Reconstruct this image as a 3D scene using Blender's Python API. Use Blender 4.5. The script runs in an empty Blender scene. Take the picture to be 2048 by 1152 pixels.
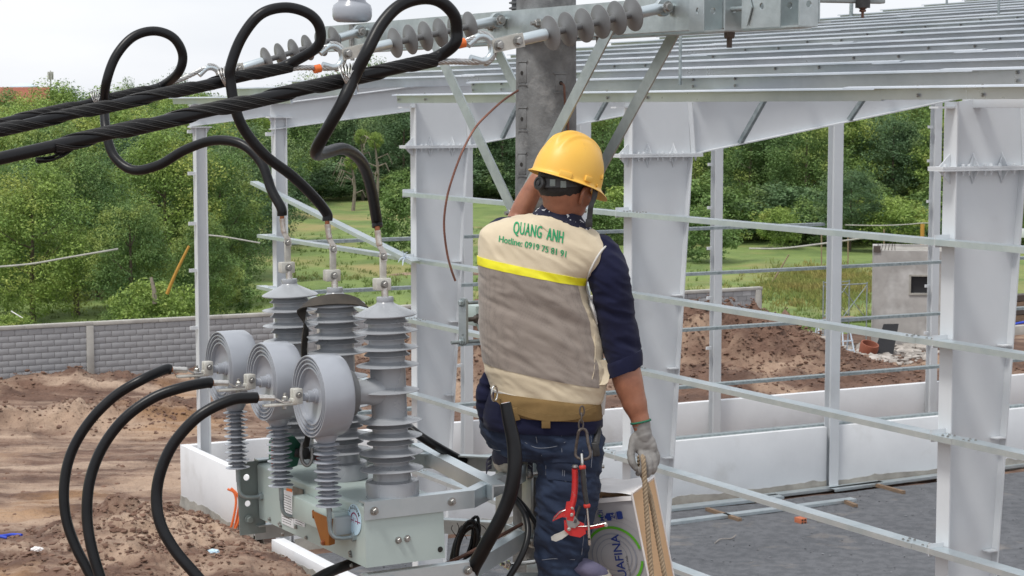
import bpy, bmesh, math, random
import numpy as np
from mathutils import Vector, Matrix, noise, Euler
from mathutils.bvhtree import BVHTree

SC = bpy.context.scene
COL = SC.collection
R = math.radians
PI = math.pi

# ------------------------------------------------------------------ camera
F = 3925.0                       # focal length in pixels of the 2048 px wide photograph
HC = 8.5                         # height of the camera above the ground
HORIZON = 215.0
TH = math.atan((576 - HORIZON) / F)
CT, ST = math.cos(TH), math.sin(TH)
cam_data = bpy.data.cameras.new('camera')
cam = bpy.data.objects.new('camera', cam_data)
COL.objects.link(cam)
cam_data.sensor_width = 36.0
cam_data.lens = F / 2048 * 36
cam_data.clip_start = 0.1
cam_data.clip_end = 6000
cam.location = (0, 0, HC)
cam.rotation_euler = (R(90) - TH, 0, 0)
cam_data.dof.use_dof = True
cam_data.dof.focus_distance = 7.6
cam_data.dof.aperture_fstop = 20.0
SC.camera = cam

# ------------------------------------------------------------------ sky and sun (bright overcast)
world = bpy.data.worlds.new('World')
SC.world = world
world.use_nodes = True
wn = world.node_tree
wn.nodes.clear()
w_out = wn.nodes.new('ShaderNodeOutputWorld')
w_bg = wn.nodes.new('ShaderNodeBackground')
w_sky = wn.nodes.new('ShaderNodeTexSky')
w_sky.sky_type = 'NISHITA'
w_sky.sun_disc = False
SUN_EL, SUN_AZ = R(62), R(-140)   # azimuth from +Y, clockwise
w_sky.sun_elevation = SUN_EL
w_sky.sun_rotation = SUN_AZ
w_sky.air_density = 1.0
w_sky.dust_density = 3.0
w_co = wn.nodes.new('ShaderNodeTexCoord')
w_map = wn.nodes.new('ShaderNodeMapping')
w_map.inputs['Scale'].default_value = (1.0, 1.0, 3.5)
w_no = wn.nodes.new('ShaderNodeTexNoise')
w_no.inputs['Scale'].default_value = 3.2
w_no.inputs['Detail'].default_value = 6
w_ramp = wn.nodes.new('ShaderNodeValToRGB')
w_ramp.color_ramp.elements[0].position = 0.35
w_ramp.color_ramp.elements[0].color = (8.0, 8.35, 9.0, 1)
w_ramp.color_ramp.elements[1].position = 0.62
w_ramp.color_ramp.elements[1].color = (9.6, 9.75, 10.0, 1)
w_mix = wn.nodes.new('ShaderNodeMix')
w_mix.data_type = 'RGBA'
w_mix.inputs[0].default_value = 0.88
wn.links.new(w_co.outputs['Generated'], w_map.inputs['Vector'])
wn.links.new(w_map.outputs['Vector'], w_no.inputs['Vector'])
wn.links.new(w_no.outputs['Fac'], w_ramp.inputs['Fac'])
wn.links.new(w_sky.outputs['Color'], w_mix.inputs[6])
wn.links.new(w_ramp.outputs['Color'], w_mix.inputs[7])
wn.links.new(w_mix.outputs[2], w_bg.inputs['Color'])
w_bg.inputs['Strength'].default_value = 0.105
wn.links.new(w_bg.outputs['Background'], w_out.inputs['Surface'])

sun_data = bpy.data.lights.new('sun', 'SUN')
sun_data.energy = 2.3
sun_data.angle = R(12)
sun_data.color = (1.0, 0.965, 0.91)
sun = bpy.data.objects.new('sun', sun_data)
COL.objects.link(sun)
sun_dir = Vector((math.sin(SUN_AZ) * math.cos(SUN_EL), math.cos(SUN_AZ) * math.cos(SUN_EL), math.sin(SUN_EL)))
sun.rotation_euler = (-sun_dir).to_track_quat('-Z', 'Y').to_euler()
sun.location = sun_dir * 60

SC.view_settings.view_transform = 'Standard'
SC.view_settings.look = 'None'
SC.view_settings.exposure = 0.12
SC.view_settings.gamma = 1.0
SC.view_settings.use_curve_mapping = False

# ------------------------------------------------------------------ geometry helpers
def ray(px, py):
    u, v = (px - 1024) / F, (576 - py) / F
    return Vector((u, CT + v * ST, v * CT - ST))

def P(px, py, Y):
    """world point seen at photo pixel (px, py) at forward distance Y"""
    d = ray(px, py)
    k = Y / d.y
    return Vector((d.x * k, Y, HC + d.z * k))

def G(px, py, z=0.0):
    d = ray(px, py)
    k = (z - HC) / d.z
    return Vector((d.x * k, d.y * k, z))

def srgb(r, g, b):
    out = []
    for c in (r, g, b):
        c /= 255.0
        out.append(c / 12.92 if c <= 0.04045 else ((c + 0.055) / 1.055) ** 2.4)
    return tuple(out)

rnd = random.Random(7)

def frame_from(axis, up=Vector((0, 0, 1))):
    """matrix 3x3 whose z column is axis"""
    z = Vector(axis).normalized()
    up = Vector(up)
    if abs(z.dot(up.normalized())) > 0.98:
        up = Vector((1, 0, 0)) if abs(z.x) < 0.9 else Vector((0, 1, 0))
    x = up.cross(z).normalized()
    y = z.cross(x)
    return Matrix((x, y, z)).transposed()

def smooth_path(pts, n=8, closed=False):
    """Catmull-Rom through pts"""
    pts = [Vector(p) for p in pts]
    out = []
    m = len(pts)
    last = m if closed else m - 1
    for i in range(last):
        if closed:
            p0, p1, p2, p3 = pts[(i - 1) % m], pts[i], pts[(i + 1) % m], pts[(i + 2) % m]
        else:
            p1, p2 = pts[i], pts[i + 1]
            p0 = pts[i - 1] if i > 0 else p1 * 2 - p2
            p3 = pts[i + 2] if i + 2 < m else p2 * 2 - p1
        for k in range(n):
            t = k / n
            out.append(0.5 * ((2 * p1) + (p2 - p0) * t + (2 * p0 - 5 * p1 + 4 * p2 - p3) * t * t
                              + (3 * p1 - p0 - 3 * p2 + p3) * t ** 3))
    if not closed:
        out.append(pts[-1])
    return out

class MB:
    """collects shapes in world coordinates; build() links them as ONE mesh object"""
    def __init__(self):
        self.v, self.f = [], []

    def add(self, verts, faces):
        o = len(self.v)
        self.v += [tuple(p) for p in verts]
        self.f += [tuple(i + o for i in f) for f in faces]
        return self

    def box(self, c, size, rot=None, bevel=0.0):
        rot = rot or Matrix.Identity(3)
        c = Vector(c)
        hx, hy, hz = size[0] / 2, size[1] / 2, size[2] / 2
        if bevel <= 0:
            vs = [c + rot @ Vector((x * hx, y * hy, z * hz)) for z in (-1, 1) for x, y in ((-1, -1), (1, -1), (1, 1), (-1, 1))]
            return self.add(vs, [(3, 2, 1, 0), (4, 5, 6, 7), (0, 1, 5, 4), (1, 2, 6, 5), (2, 3, 7, 6), (3, 0, 4, 7)])
        bm = bmesh.new()
        bmesh.ops.create_cube(bm, size=1.0)
        for v in bm.verts:
            v.co = Vector((v.co.x * size[0], v.co.y * size[1], v.co.z * size[2]))
        bmesh.ops.bevel(bm, geom=bm.edges[:], offset=bevel, segments=2, affect='EDGES', profile=0.5)
        bm.verts.index_update()
        vs = [c + rot @ v.co for v in bm.verts]
        fs = [[v.index for v in f.verts] for f in bm.faces]
        bm.free()
        return self.add(vs, fs)

    def extrude(self, prof, A, B, up=(0, 0, 1), cap=True):
        """closed 2D profile (x across, y along up) swept from A to B"""
        A, B = Vector(A), Vector(B)
        m = frame_from(B - A, up)
        # frame x = up x axis, y = axis-orthogonal up
        n = len(prof)
        vs = [A + m @ Vector((x, y, 0)) for x, y in prof] + [B + m @ Vector((x, y, 0)) for x, y in prof]
        fs = [(i, (i + 1) % n, n + (i + 1) % n, n + i) for i in range(n)]
        if cap:
            fs += [tuple(range(n - 1, -1, -1)), tuple(range(n, 2 * n))]
        return self.add(vs, fs)

    def plate(self, pts, thick, normal=None):
        """flat polygon given by coplanar world points, thickened along its normal"""
        pts = [Vector(p) for p in pts]
        nrm = Vector(normal).normalized() if normal else (pts[1] - pts[0]).cross(pts[2] - pts[0]).normalized()
        n = len(pts)
        vs = [p - nrm * thick / 2 for p in pts] + [p + nrm * thick / 2 for p in pts]
        fs = [(i, (i + 1) % n, n + (i + 1) % n, n + i) for i in range(n)] + [tuple(range(n - 1, -1, -1)), tuple(range(n, 2 * n))]
        return self.add(vs, fs)

    def tube(self, pts, rad, seg=12, cap=True, closed=False, flat=1.0, up=None):
        pts = [Vector(p) for p in pts]
        n = len(pts)
        rr = rad if isinstance(rad, (list, tuple)) else [rad] * n
        vs, fs = [], []
        prev = None
        for i, p in enumerate(pts):
            if closed:
                t = pts[(i + 1) % n] - pts[(i - 1) % n]
            else:
                t = pts[min(i + 1, n - 1)] - pts[max(i - 1, 0)]
            t.normalize()
            if prev is None:
                m = frame_from(t, up or (0, 0, 1))
                x = m.col[0].copy()
            else:
                x = prev - t * prev.dot(t)
                x.normalize()
            y = t.cross(x)
            prev = x
            for k in range(seg):
                a = 2 * PI * k / seg
                vs.append(p + (x * math.cos(a) + y * math.sin(a) * flat) * rr[i])
        last = n if closed else n - 1
        for i in range(last):
            j = (i + 1) % n
            for k in range(seg):
                k2 = (k + 1) % seg
                fs.append((i * seg + k, i * seg + k2, j * seg + k2, j * seg + k))
        if cap and not closed:
            fs.append(tuple(range(seg - 1, -1, -1)))
            fs.append(tuple((n - 1) * seg + k for k in range(seg)))
        return self.add(vs, fs)

    def lathe(self, prof, origin, axis=(0, 0, 1), seg=32, up=(0, 1, 0)):
        """prof: list of (radius, height along axis)"""
        origin = Vector(origin)
        m = frame_from(axis, up)
        vs, fs = [], []
        n = len(prof)
        for r, h in prof:
            for k in range(seg):
                a = 2 * PI * k / seg
                vs.append(origin + m @ Vector((r * math.cos(a), r * math.sin(a), h)))
        for i in range(n - 1):
            for k in range(seg):
                k2 = (k + 1) % seg
                fs.append((i * seg + k, i * seg + k2, (i + 1) * seg + k2, (i + 1) * seg + k))
        fs.append(tuple(range(seg - 1, -1, -1)))
        fs.append(tuple((n - 1) * seg + k for k in range(seg)))
        return self.add(vs, fs)

    def cyl(self, A, B, r, seg=16):
        return self.tube([A, B], r, seg)

    def bolt(self, p, axis, r=0.012, h=0.012, shank=0.0):
        """hex head with washer and an optional shank"""
        p, axis = Vector(p), Vector(axis).normalized()
        self.lathe([(r * 1.35, 0), (r * 1.35, r * 0.25)], p, axis, 14)
        self.lathe([(r, r * 0.25), (r, r * 0.25 + h * 0.8), (r * 0.8, r * 0.25 + h)], p, axis, 6)
        if shank:
            self.lathe([(r * 0.52, h), (r * 0.52, h + shank)], p, axis, 8)
        return self

    def build(self, name, mat, parent=None, smooth=35, origin=None):
        me = bpy.data.meshes.new(name)
        if parent is not None:
            inv = MW[parent.name].inverted()
            M = None
        else:
            if origin is None:
                xs = [p[0] for p in self.v]; ys = [p[1] for p in self.v]; zs = [p[2] for p in self.v]
                origin = ((min(xs) + max(xs)) / 2, (min(ys) + max(ys)) / 2, min(zs))
            M = Matrix.Translation(origin)
            inv = M.inverted()
        arr = np.array(self.v, dtype=np.float64)
        im = np.array(inv)
        arr = arr @ im[:3, :3].T + im[:3, 3]
        me.from_pydata(arr.tolist(), [], self.f)
        finish(me, mat, smooth)
        o = bpy.data.objects.new(name, me)
        COL.objects.link(o)
        if parent is not None:
            o.parent = parent
            MW[o.name] = MW[parent.name]
        else:
            o.matrix_world = M
            MW[o.name] = M
        return o

def finish(me, mat, smooth=35):
    if mat is not None:
        for m in (mat if isinstance(mat, (list, tuple)) else [mat]):
            me.materials.append(m)
    me.validate()
    if smooth:
        me.polygons.foreach_set('use_smooth', [True] * len(me.polygons))
        me.update()
        me.set_sharp_from_angle(angle=R(smooth))
    me.update()

MW = {}

def tag(o, label=None, cat=None, group=None, kind=None):
    if label: o['label'] = label
    if cat: o['category'] = cat
    if group: o['group'] = group
    if kind: o['kind'] = kind
    return o

def thing(name, loc, label, cat, rotz=0.0, group=None):
    o = bpy.data.objects.new(name, None)
    o.empty_display_size = 0.2
    COL.objects.link(o)
    o.location = loc
    o.rotation_euler = (0, 0, rotz)
    MW[o.name] = Matrix.Translation(loc) @ Matrix.Rotation(rotz, 4, 'Z')
    return tag(o, label, cat, group)

def copy_tree(o, loc=None, rotz=None, parent=None, label=None, group=None, scale=None):
    c = o.copy()
    COL.objects.link(c)
    if parent is not None:
        c.parent = parent
    if loc is not None:
        c.location = loc
    if rotz is not None:
        c.rotation_euler = (0, 0, rotz)
    if scale is not None:
        c.scale = scale
    if label: c['label'] = label
    if group: c['group'] = group
    for ch in [x for x in SC.objects if x.parent == o]:
        copy_tree(ch, parent=c)
    return c

def part_copy(o, parent):
    """another instance of a part, mesh shared, under the given parent (coordinates local to parent)"""
    c = o.copy()
    COL.objects.link(c)
    c.parent = parent
    MW[c.name] = MW[parent.name]
    return c

def eval_mesh(o):
    dg = bpy.context.evaluated_depsgraph_get()
    dg.update()
    e = o.evaluated_get(dg)
    return bpy.data.meshes.new_from_object(e)

def fuse(mb, name, mat, parent=None, voxel=0.006, smooth_it=6, fac=0.5, disp=None):
    """one continuous surface grown from overlapping closed shapes"""
    o = mb.build('tmp_fuse', None, parent, smooth=0)
    md = o.modifiers.new('r', 'REMESH'); md.mode = 'VOXEL'; md.voxel_size = voxel; md.use_smooth_shade = True
    if smooth_it:
        s = o.modifiers.new('s', 'SMOOTH'); s.factor = fac; s.iterations = smooth_it
    me = eval_mesh(o)
    old = o.data
    o.modifiers.clear()
    o.data = me
    bpy.data.meshes.remove(old)
    o.name = name
    me.name = name
    MW[o.name] = MW[parent.name] if parent is not None else o.matrix_world.copy()
    me.materials.clear()
    me.materials.append(mat)
    if disp:
        n = len(me.vertices)
        co = np.empty(n * 3); no = np.empty(n * 3)
        me.vertices.foreach_get('co', co); me.vertices.foreach_get('normal', no)
        co = co.reshape(-1, 3); no = no.reshape(-1, 3)
        for i in range(n):
            co[i] += no[i] * disp(Vector(co[i]))
        me.vertices.foreach_set('co', co.ravel())
    me.polygons.foreach_set('use_smooth', [True] * len(me.polygons))
    me.update()
    return o

def capsule(mb, A, B, ra, rb, seg=20, flat=1.0, up=None):
    """closed tapered limb with round ends"""
    A, B = Vector(A), Vector(B)
    d = (B - A).normalized()
    pts, rr = [], []
    for k in range(5):
        a = PI / 2 * k / 4
        pts.append(A - d * ra * math.cos(a) * 0.9); rr.append(max(ra * math.sin(a), 0.0006))
    for k in range(5):
        a = PI / 2 * k / 4
        pts.append(B + d * rb * math.sin(a) * 0.9); rr.append(max(rb * math.cos(a), 0.0006))
    return mb.tube(pts, rr, seg, flat=flat, up=up)

def limb(mb, pts, rr, seg=20, n=6, flat=1.0, up=None):
    """round-ended tapered chain through several joints"""
    path = smooth_path(pts, n)
    rad = []
    for i in range(len(pts) - 1):
        for k in range(n):
            t = k / n
            t = t * t * (3 - 2 * t)
            rad.append(rr[i] * (1 - t) + rr[i + 1] * t)
    rad.append(rr[-1])
    d0 = (path[0] - path[1]).normalized(); d1 = (path[-1] - path[-2]).normalized()
    pre = [(path[0] + d0 * rr[0] * math.cos(a), max(rr[0] * math.sin(a), 0.0006)) for a in (0, 0.5, 1.0)]
    post = [(path[-1] + d1 * rr[-1] * math.cos(a), max(rr[-1] * math.sin(a), 0.0006)) for a in (1.0, 0.5, 0)]
    pts2 = [p for p, _ in pre] + path + [p for p, _ in post]
    rad2 = [r for _, r in pre] + rad + [r for _, r in post]
    return mb.tube(pts2, rad2, seg, flat=flat, up=up)

def ellipsoid(mb, c, size, rot=None, seg=24, rings=14):
    rot = rot or Matrix.Identity(3)
    c = Vector(c)
    vs, fs = [], []
    for i in range(rings + 1):
        th = PI * min(max(i / rings, 0.004), 0.996)
        for k in range(seg):
            a = 2 * PI * k / seg
            vs.append(c + rot @ Vector((size[0] * math.sin(th) * math.cos(a), size[1] * math.sin(th) * math.sin(a), size[2] * math.cos(th))))
    for i in range(rings):
        for k in range(seg):
            k2 = (k + 1) % seg
            fs.append((i * seg + k, (i + 1) * seg + k, (i + 1) * seg + k2, i * seg + k2))
    fs.append(tuple(range(seg)))
    fs.append(tuple(rings * seg + k for k in range(seg - 1, -1, -1)))
    return mb.add(vs, fs)

def text_shape(s, size=1.0, shear=0.0, bold=0.0, spacing=1.0, align='LEFT'):
    """(verts2d, faces) of a line of lettering"""
    cu = bpy.data.curves.new('t', 'FONT')
    cu.body = s; cu.size = size; cu.shear = shear; cu.offset = bold; cu.space_character = spacing
    cu.align_x = align
    cu.resolution_u = 3
    o = bpy.data.objects.new('t', cu)
    COL.objects.link(o)
    me = eval_mesh(o)
    bm = bmesh.new(); bm.from_mesh(me)
    bmesh.ops.triangulate(bm, faces=bm.faces[:])
    bm.verts.index_update()
    vs = [(v.co.x, v.co.y) for v in bm.verts]
    fs = [tuple(v.index for v in f.verts) for f in bm.faces]
    bm.free()
    bpy.data.objects.remove(o); bpy.data.curves.remove(cu); bpy.data.meshes.remove(me)
    return vs, fs

# ------------------------------------------------------------------ materials
def M(name, col, rough=0.5, metal=0.0, col2=None, scale=6.0, amt=0.5, detail=5, bump=0.0, bscale=40.0, bdist=0.01,
      stretch=None, spec=0.5, rvar=0.0, trans=0.0, col3=None, scale3=1.0, coat=0.0, lo=0.35, hi=0.65, lo3=0.5, hi3=0.62, island=0.0, sheen=0.0):
    m = bpy.data.materials.new(name)
    m.use_nodes = True
    nt = m.node_tree
    N, L = nt.nodes, nt.links
    b = N['Principled BSDF']
    b.inputs['Base Color'].default_value = (*col, 1)
    b.inputs['Roughness'].default_value = rough
    b.inputs['Metallic'].default_value = metal
    b.inputs['Specular IOR Level'].default_value = spec
    if coat: b.inputs['Coat Weight'].default_value = coat
    if sheen: b.inputs['Sheen Weight'].default_value = sheen
    co = N.new('ShaderNodeTexCoord')
    src = co.outputs['Object']
    if stretch:
        mp = N.new('ShaderNodeMapping'); mp.inputs['Scale'].default_value = stretch
        L.new(src, mp.inputs['Vector']); src = mp.outputs['Vector']
    cur = None
    def ramped(sc, lo, hi, det):
        no = N.new('ShaderNodeTexNoise'); no.inputs['Scale'].default_value = sc; no.inputs['Detail'].default_value = det
        no.inputs['Roughness'].default_value = 0.62
        L.new(src, no.inputs['Vector'])
        mr = N.new('ShaderNodeMapRange'); mr.inputs['From Min'].default_value = lo; mr.inputs['From Max'].default_value = hi
        L.new(no.outputs['Fac'], mr.inputs['Value'])
        return mr.outputs['Result'], no
    if col2:
        f, no = ramped(scale, lo, hi, detail)
        mul = N.new('ShaderNodeMath'); mul.operation = 'MULTIPLY'; mul.inputs[1].default_value = amt
        L.new(f, mul.inputs[0])
        mx = N.new('ShaderNodeMix'); mx.data_type = 'RGBA'
        mx.inputs[6].default_value = (*col, 1); mx.inputs[7].default_value = (*col2, 1)
        L.new(mul.outputs[0], mx.inputs[0])
        cur = mx.outputs[2]
        if rvar:
            mr = N.new('ShaderNodeMapRange'); mr.inputs['To Min'].default_value = max(rough - rvar, 0.02); mr.inputs['To Max'].default_value = min(rough + rvar, 1)
            L.new(no.outputs['Fac'], mr.inputs['Value']); L.new(mr.outputs['Result'], b.inputs['Roughness'])
    if col3:
        f, _ = ramped(scale3, lo3, hi3, 4)
        mx = N.new('ShaderNodeMix'); mx.data_type = 'RGBA'
        if cur: L.new(cur, mx.inputs[6])
        else: mx.inputs[6].default_value = (*col, 1)
        mx.inputs[7].default_value = (*col3, 1)
        L.new(f, mx.inputs[0]); cur = mx.outputs[2]
    if island:
        ge = N.new('ShaderNodeNewGeometry')
        hs = N.new('ShaderNodeHueSaturation')
        mr = N.new('ShaderNodeMapRange'); mr.inputs['To Min'].default_value = 1 - island; mr.inputs['To Max'].default_value = 1 + island
        L.new(ge.outputs['Random Per Island'], mr.inputs['Value']); L.new(mr.outputs['Result'], hs.inputs['Value'])
        if cur: L.new(cur, hs.inputs['Color'])
        else: hs.inputs['Color'].default_value = (*col, 1)
        cur = hs.outputs['Color']
    if cur: L.new(cur, b.inputs['Base Color'])
    if bump:
        no = N.new('ShaderNodeTexNoise'); no.inputs['Scale'].default_value = bscale; no.inputs['Detail'].default_value = 6
        L.new(src, no.inputs['Vector'])
        bp = N.new('ShaderNodeBump'); bp.inputs['Strength'].default_value = bump; bp.inputs['Distance'].default_value = bdist
        L.new(no.outputs['Fac'], bp.inputs['Height']); L.new(bp.outputs['Normal'], b.inputs['Normal'])
    if trans:
        tr = N.new('ShaderNodeBsdfTranslucent')
        if cur: L.new(cur, tr.inputs['Color'])
        else: tr.inputs['Color'].default_value = (*col, 1)
        ms = N.new('ShaderNodeMixShader'); ms.inputs[0].default_value = trans
        L.new(b.outputs[0], ms.inputs[1]); L.new(tr.outputs[0], ms.inputs[2])
        L.new(ms.outputs[0], N['Material Output'].inputs['Surface'])
    return m

MT = {}
MT['galv'] = M('galvanised', (0.50, 0.55, 0.56), 0.42, 0.75, (0.36, 0.41, 0.42), 9, 0.9, bump=0.08, bscale=60, rvar=0.12)
MT['galv_pale'] = M('galvanised_new', (0.60, 0.66, 0.69), 0.36, 0.7, (0.45, 0.52, 0.55), 2.5, 0.9, stretch=(1, 1, 1), bump=0.03, bscale=30, rvar=0.1)
MT['galv_dull'] = M('galvanised_dull', (0.37, 0.42, 0.43), 0.55, 0.6, (0.22, 0.26, 0.27), 14, 0.9, bump=0.12, bscale=80, rvar=0.12)
MT['purlin'] = M('purlin_steel', (0.64, 0.68, 0.73), 0.30, 0.45, (0.40, 0.45, 0.50), 0.35, 1.0, stretch=(1.0, 1.0, 1.0), rvar=0.10, detail=8)
MT['white_steel'] = M('white_painted_steel', (0.59, 0.615, 0.64), 0.45, 0.0, (0.55, 0.575, 0.60), 1.4, 0.8, bump=0.012, bscale=8, col3=(0.46, 0.48, 0.495), scale3=0.6, lo3=0.58, hi3=0.80)
MT['concrete'] = M('pole_concrete', (0.20, 0.205, 0.207), 0.9, 0, (0.105, 0.108, 0.11), 11, 0.9, bump=0.6, bscale=110, bdist=0.004, col3=(0.29, 0.29, 0.285), scale3=6.5, lo3=0.56, hi3=0.74, detail=9)
MT['hole'] = M('dark_socket', (0.02, 0.018, 0.016), 0.9)
MT['plaster'] = M('white_plaster', (0.73, 0.745, 0.765), 0.8, 0, (0.68, 0.695, 0.715), 1.2, 0.9, bump=0.15, bscale=9, bdist=0.01, col3=(0.57, 0.575, 0.575), scale3=0.9, lo3=0.58, hi3=0.80)
MT['raw_conc'] = M('raw_cement', (0.36, 0.345, 0.31), 0.9, 0, (0.22, 0.21, 0.19), 2.5, 0.9, bump=0.5, bscale=14, bdist=0.02)
MT['block'] = M('cement_block', (0.39, 0.395, 0.41), 0.9, 0, (0.26, 0.265, 0.28), 0.8, 0.9, bump=0.4, bscale=25, bdist=0.01, island=0.16)
MT['mortar'] = M('mortar', (0.56, 0.555, 0.55), 0.95, 0, (0.32, 0.31, 0.30), 3, 0.9, bump=0.4, bscale=30)
MT['coping'] = M('wall_coping', (0.46, 0.45, 0.42), 0.9, 0, (0.34, 0.33, 0.31), 2, 0.9, bump=0.3, bscale=12)
MT['black'] = M('black_sheath', (0.0055, 0.0058, 0.007), 0.36, 0, (0.010, 0.0105, 0.012), 7, 0.9, bump=0.05, bscale=50, rvar=0.08, col3=(0.03, 0.03, 0.03), scale3=9, lo3=0.68, hi3=0.82, spec=0.28)
MT['black_rod'] = M('armour_rod_sheath', (0.006, 0.006, 0.0065), 0.42, 0, (0.014, 0.014, 0.014), 20, 0.9, spec=0.3)
MT['rod_edge'] = M('scuffed_rod_edge', (0.10, 0.10, 0.10), 0.6)
MT['steel_wire'] = M('bright_wire', (0.62, 0.62, 0.60), 0.35, 0.9, (0.40, 0.40, 0.40), 25, 0.9)
MT['tin'] = M('tinned_copper', (0.74, 0.72, 0.68), 0.32, 0.85, (0.52, 0.50, 0.47), 25, 0.9, bump=0.1, bscale=60)
MT['clamp'] = M('cast_clamp', (0.60, 0.59, 0.54), 0.5, 0.35, (0.45, 0.44, 0.40), 18, 0.9, bump=0.12, bscale=70)
MT['copper'] = M('bare_copper', (0.50, 0.20, 0.10), 0.4, 0.8, (0.28, 0.12, 0.07), 20, 0.8)
MT['dull_copper'] = M('dull_copper_wire', (0.23, 0.105, 0.075), 0.5, 0.55, (0.14, 0.07, 0.055), 20, 0.8)
MT['old_copper'] = M('brown_copper', (0.17, 0.085, 0.06), 0.5, 0.6, (0.10, 0.06, 0.05), 25, 0.8)
MT['silicone'] = M('grey_silicone', (0.315, 0.33, 0.35), 0.27, 0, (0.27, 0.283, 0.303), 3, 0.8, spec=0.6, rvar=0.06)
MT['silicone_pale'] = M('pale_grey_silicone', (0.335, 0.355, 0.395), 0.25, 0, (0.295, 0.315, 0.35), 3, 0.8, spec=0.6, rvar=0.05)
MT['shed_grey'] = M('grey_polymer', (0.20, 0.205, 0.21), 0.45, 0, (0.15, 0.155, 0.16), 9, 0.8)
MT['silicone_dark'] = M('dark_grey_silicone', (0.12, 0.124, 0.128), 0.5, 0, (0.13, 0.135, 0.14), 8, 0.8)
MT['tank'] = M('pale_green_paint', (0.43, 0.505, 0.485), 0.42, 0.15, (0.39, 0.465, 0.445), 2.5, 0.9, bump=0.02, bscale=50, col3=(0.35, 0.41, 0.39), scale3=1.6, lo3=0.55, hi3=0.75)
MT['dark_paint'] = M('grey_green_paint', (0.22, 0.26, 0.25), 0.5, 0.1, (0.18, 0.21, 0.20), 5, 0.8)
MT['box_grey'] = M('grey_plastic', (0.33, 0.37, 0.385), 0.45)
MT['bolt'] = M('bolt_steel', (0.42, 0.42, 0.41), 0.38, 0.85, (0.24, 0.23, 0.21), 40, 0.9)
MT['rusty_bolt'] = M('weathered_bolt', (0.13, 0.11, 0.10), 0.6, 0.5, (0.07, 0.055, 0.045), 60, 0.9)
MT['rust_orange'] = M('brown_orange_paint', (0.265, 0.088, 0.008), 0.45, 0, (0.19, 0.06, 0.006), 20, 0.8)
MT['orange'] = M('orange_plastic', (0.78, 0.17, 0.03), 0.5)
MT['orange_pipe'] = M('orange_conduit', (0.75, 0.16, 0.04), 0.45)
MT['white_print'] = M('white_label', (0.72, 0.73, 0.74), 0.5)
MT['ink'] = M('black_ink', (0.03, 0.03, 0.035), 0.6)
MT['name_plate'] = M('etched_plate', (0.23, 0.22, 0.20), 0.45, 0.5, (0.12, 0.115, 0.10), 30, 0.9)
MT['green_print'] = M('green_ink', (0.02, 0.27, 0.12), 0.6)
MT['vest_green'] = M('vest_lettering_green', (0.012, 0.29, 0.115), 0.8)
MT['magenta'] = M('magenta_ink', (0.27, 0.015, 0.10), 0.5)
MT['sticker'] = M('pale_blue_sticker', (0.52, 0.70, 0.82), 0.35)
MT['helmet'] = M('yellow_shell', (0.83, 0.49, 0.085), 0.42, 0, (0.76, 0.43, 0.065), 5, 0.6, spec=0.45, bump=0.02, bscale=30, col3=(0.63, 0.35, 0.07), scale3=9, lo3=0.62, hi3=0.76)
MT['beige'] = M('beige_cotton', (0.62, 0.53, 0.385), 0.9, 0, (0.55, 0.465, 0.33), 9, 0.8, bump=0.25, bscale=260, bdist=0.002, sheen=0.15)
MT['yellow_tape'] = M('yellow_tape', (0.83, 0.78, 0.02), 0.5, 0, (0.72, 0.66, 0.02), 26, 0.8, bump=0.15, bscale=120, bdist=0.002)
MT['trim'] = M('pale_grey_binding', (0.55, 0.54, 0.52), 0.85)
MT['navy'] = M('navy_cotton', (0.008, 0.010, 0.036), 0.9, 0, (0.006, 0.007, 0.024), 6, 0.8, bump=0.15, bscale=220, bdist=0.002, sheen=0.06, spec=0.25)
MT['denim'] = M('blue_denim', (0.017, 0.031, 0.068), 0.9, 0, (0.009, 0.016, 0.038), 7, 0.9, bump=0.3, bscale=320, bdist=0.002, col3=(0.042, 0.072, 0.135), scale3=4.2, lo3=0.54, hi3=0.72)
MT['stitch'] = M('pale_stitching', (0.22, 0.24, 0.28), 0.9)
MT['skin'] = M('brown_skin', (0.325, 0.14, 0.082), 0.42, 0, (0.22, 0.085, 0.05), 13, 0.8, bump=0.3, bscale=240, bdist=0.0015, col3=(0.37, 0.15, 0.085), scale3=40, lo3=0.5, hi3=0.8)
MT['hair'] = M('black_hair', (0.011, 0.010, 0.010), 0.6, 0, (0.02, 0.018, 0.017), 90, 0.9, bump=0.5, bscale=300, bdist=0.002)
MT['glove'] = M('grey_rubber_glove', (0.265, 0.255, 0.245), 0.75, 0, (0.19, 0.185, 0.175), 16, 0.8, bump=0.25, bscale=90, bdist=0.003)
MT['glove_edge'] = M('green_cuff_edge', (0.02, 0.13, 0.075), 0.9)
MT['khaki'] = M('khaki_webbing', (0.20, 0.125, 0.045), 0.9, 0, (0.145, 0.09, 0.03), 14, 0.8, bump=0.3, bscale=200, bdist=0.002)
MT['strap'] = M('black_plastic', (0.018, 0.018, 0.019), 0.5, 0, (0.05, 0.05, 0.05), 30, 0.6, bump=0.1, bscale=120)
MT['shoe'] = M('faded_purple_canvas', (0.135, 0.125, 0.195), 0.9, 0, (0.09, 0.085, 0.14), 15, 0.8, bump=0.2, bscale=180, bdist=0.002)
MT['shoe_dark'] = M('faded_navy_canvas', (0.05, 0.05, 0.075), 0.9, 0, (0.03, 0.03, 0.05), 15, 0.8, bump=0.2, bscale=180, bdist=0.002)
MT['sole'] = M('dirty_rubber_sole', (0.56, 0.52, 0.44), 0.7, 0, (0.36, 0.32, 0.25), 12, 0.9)
MT['rope'] = M('tan_rope', (0.34, 0.26, 0.175), 0.95, 0, (0.23, 0.175, 0.115), 40, 0.8, bump=0.5, bscale=200, bdist=0.002)
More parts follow.
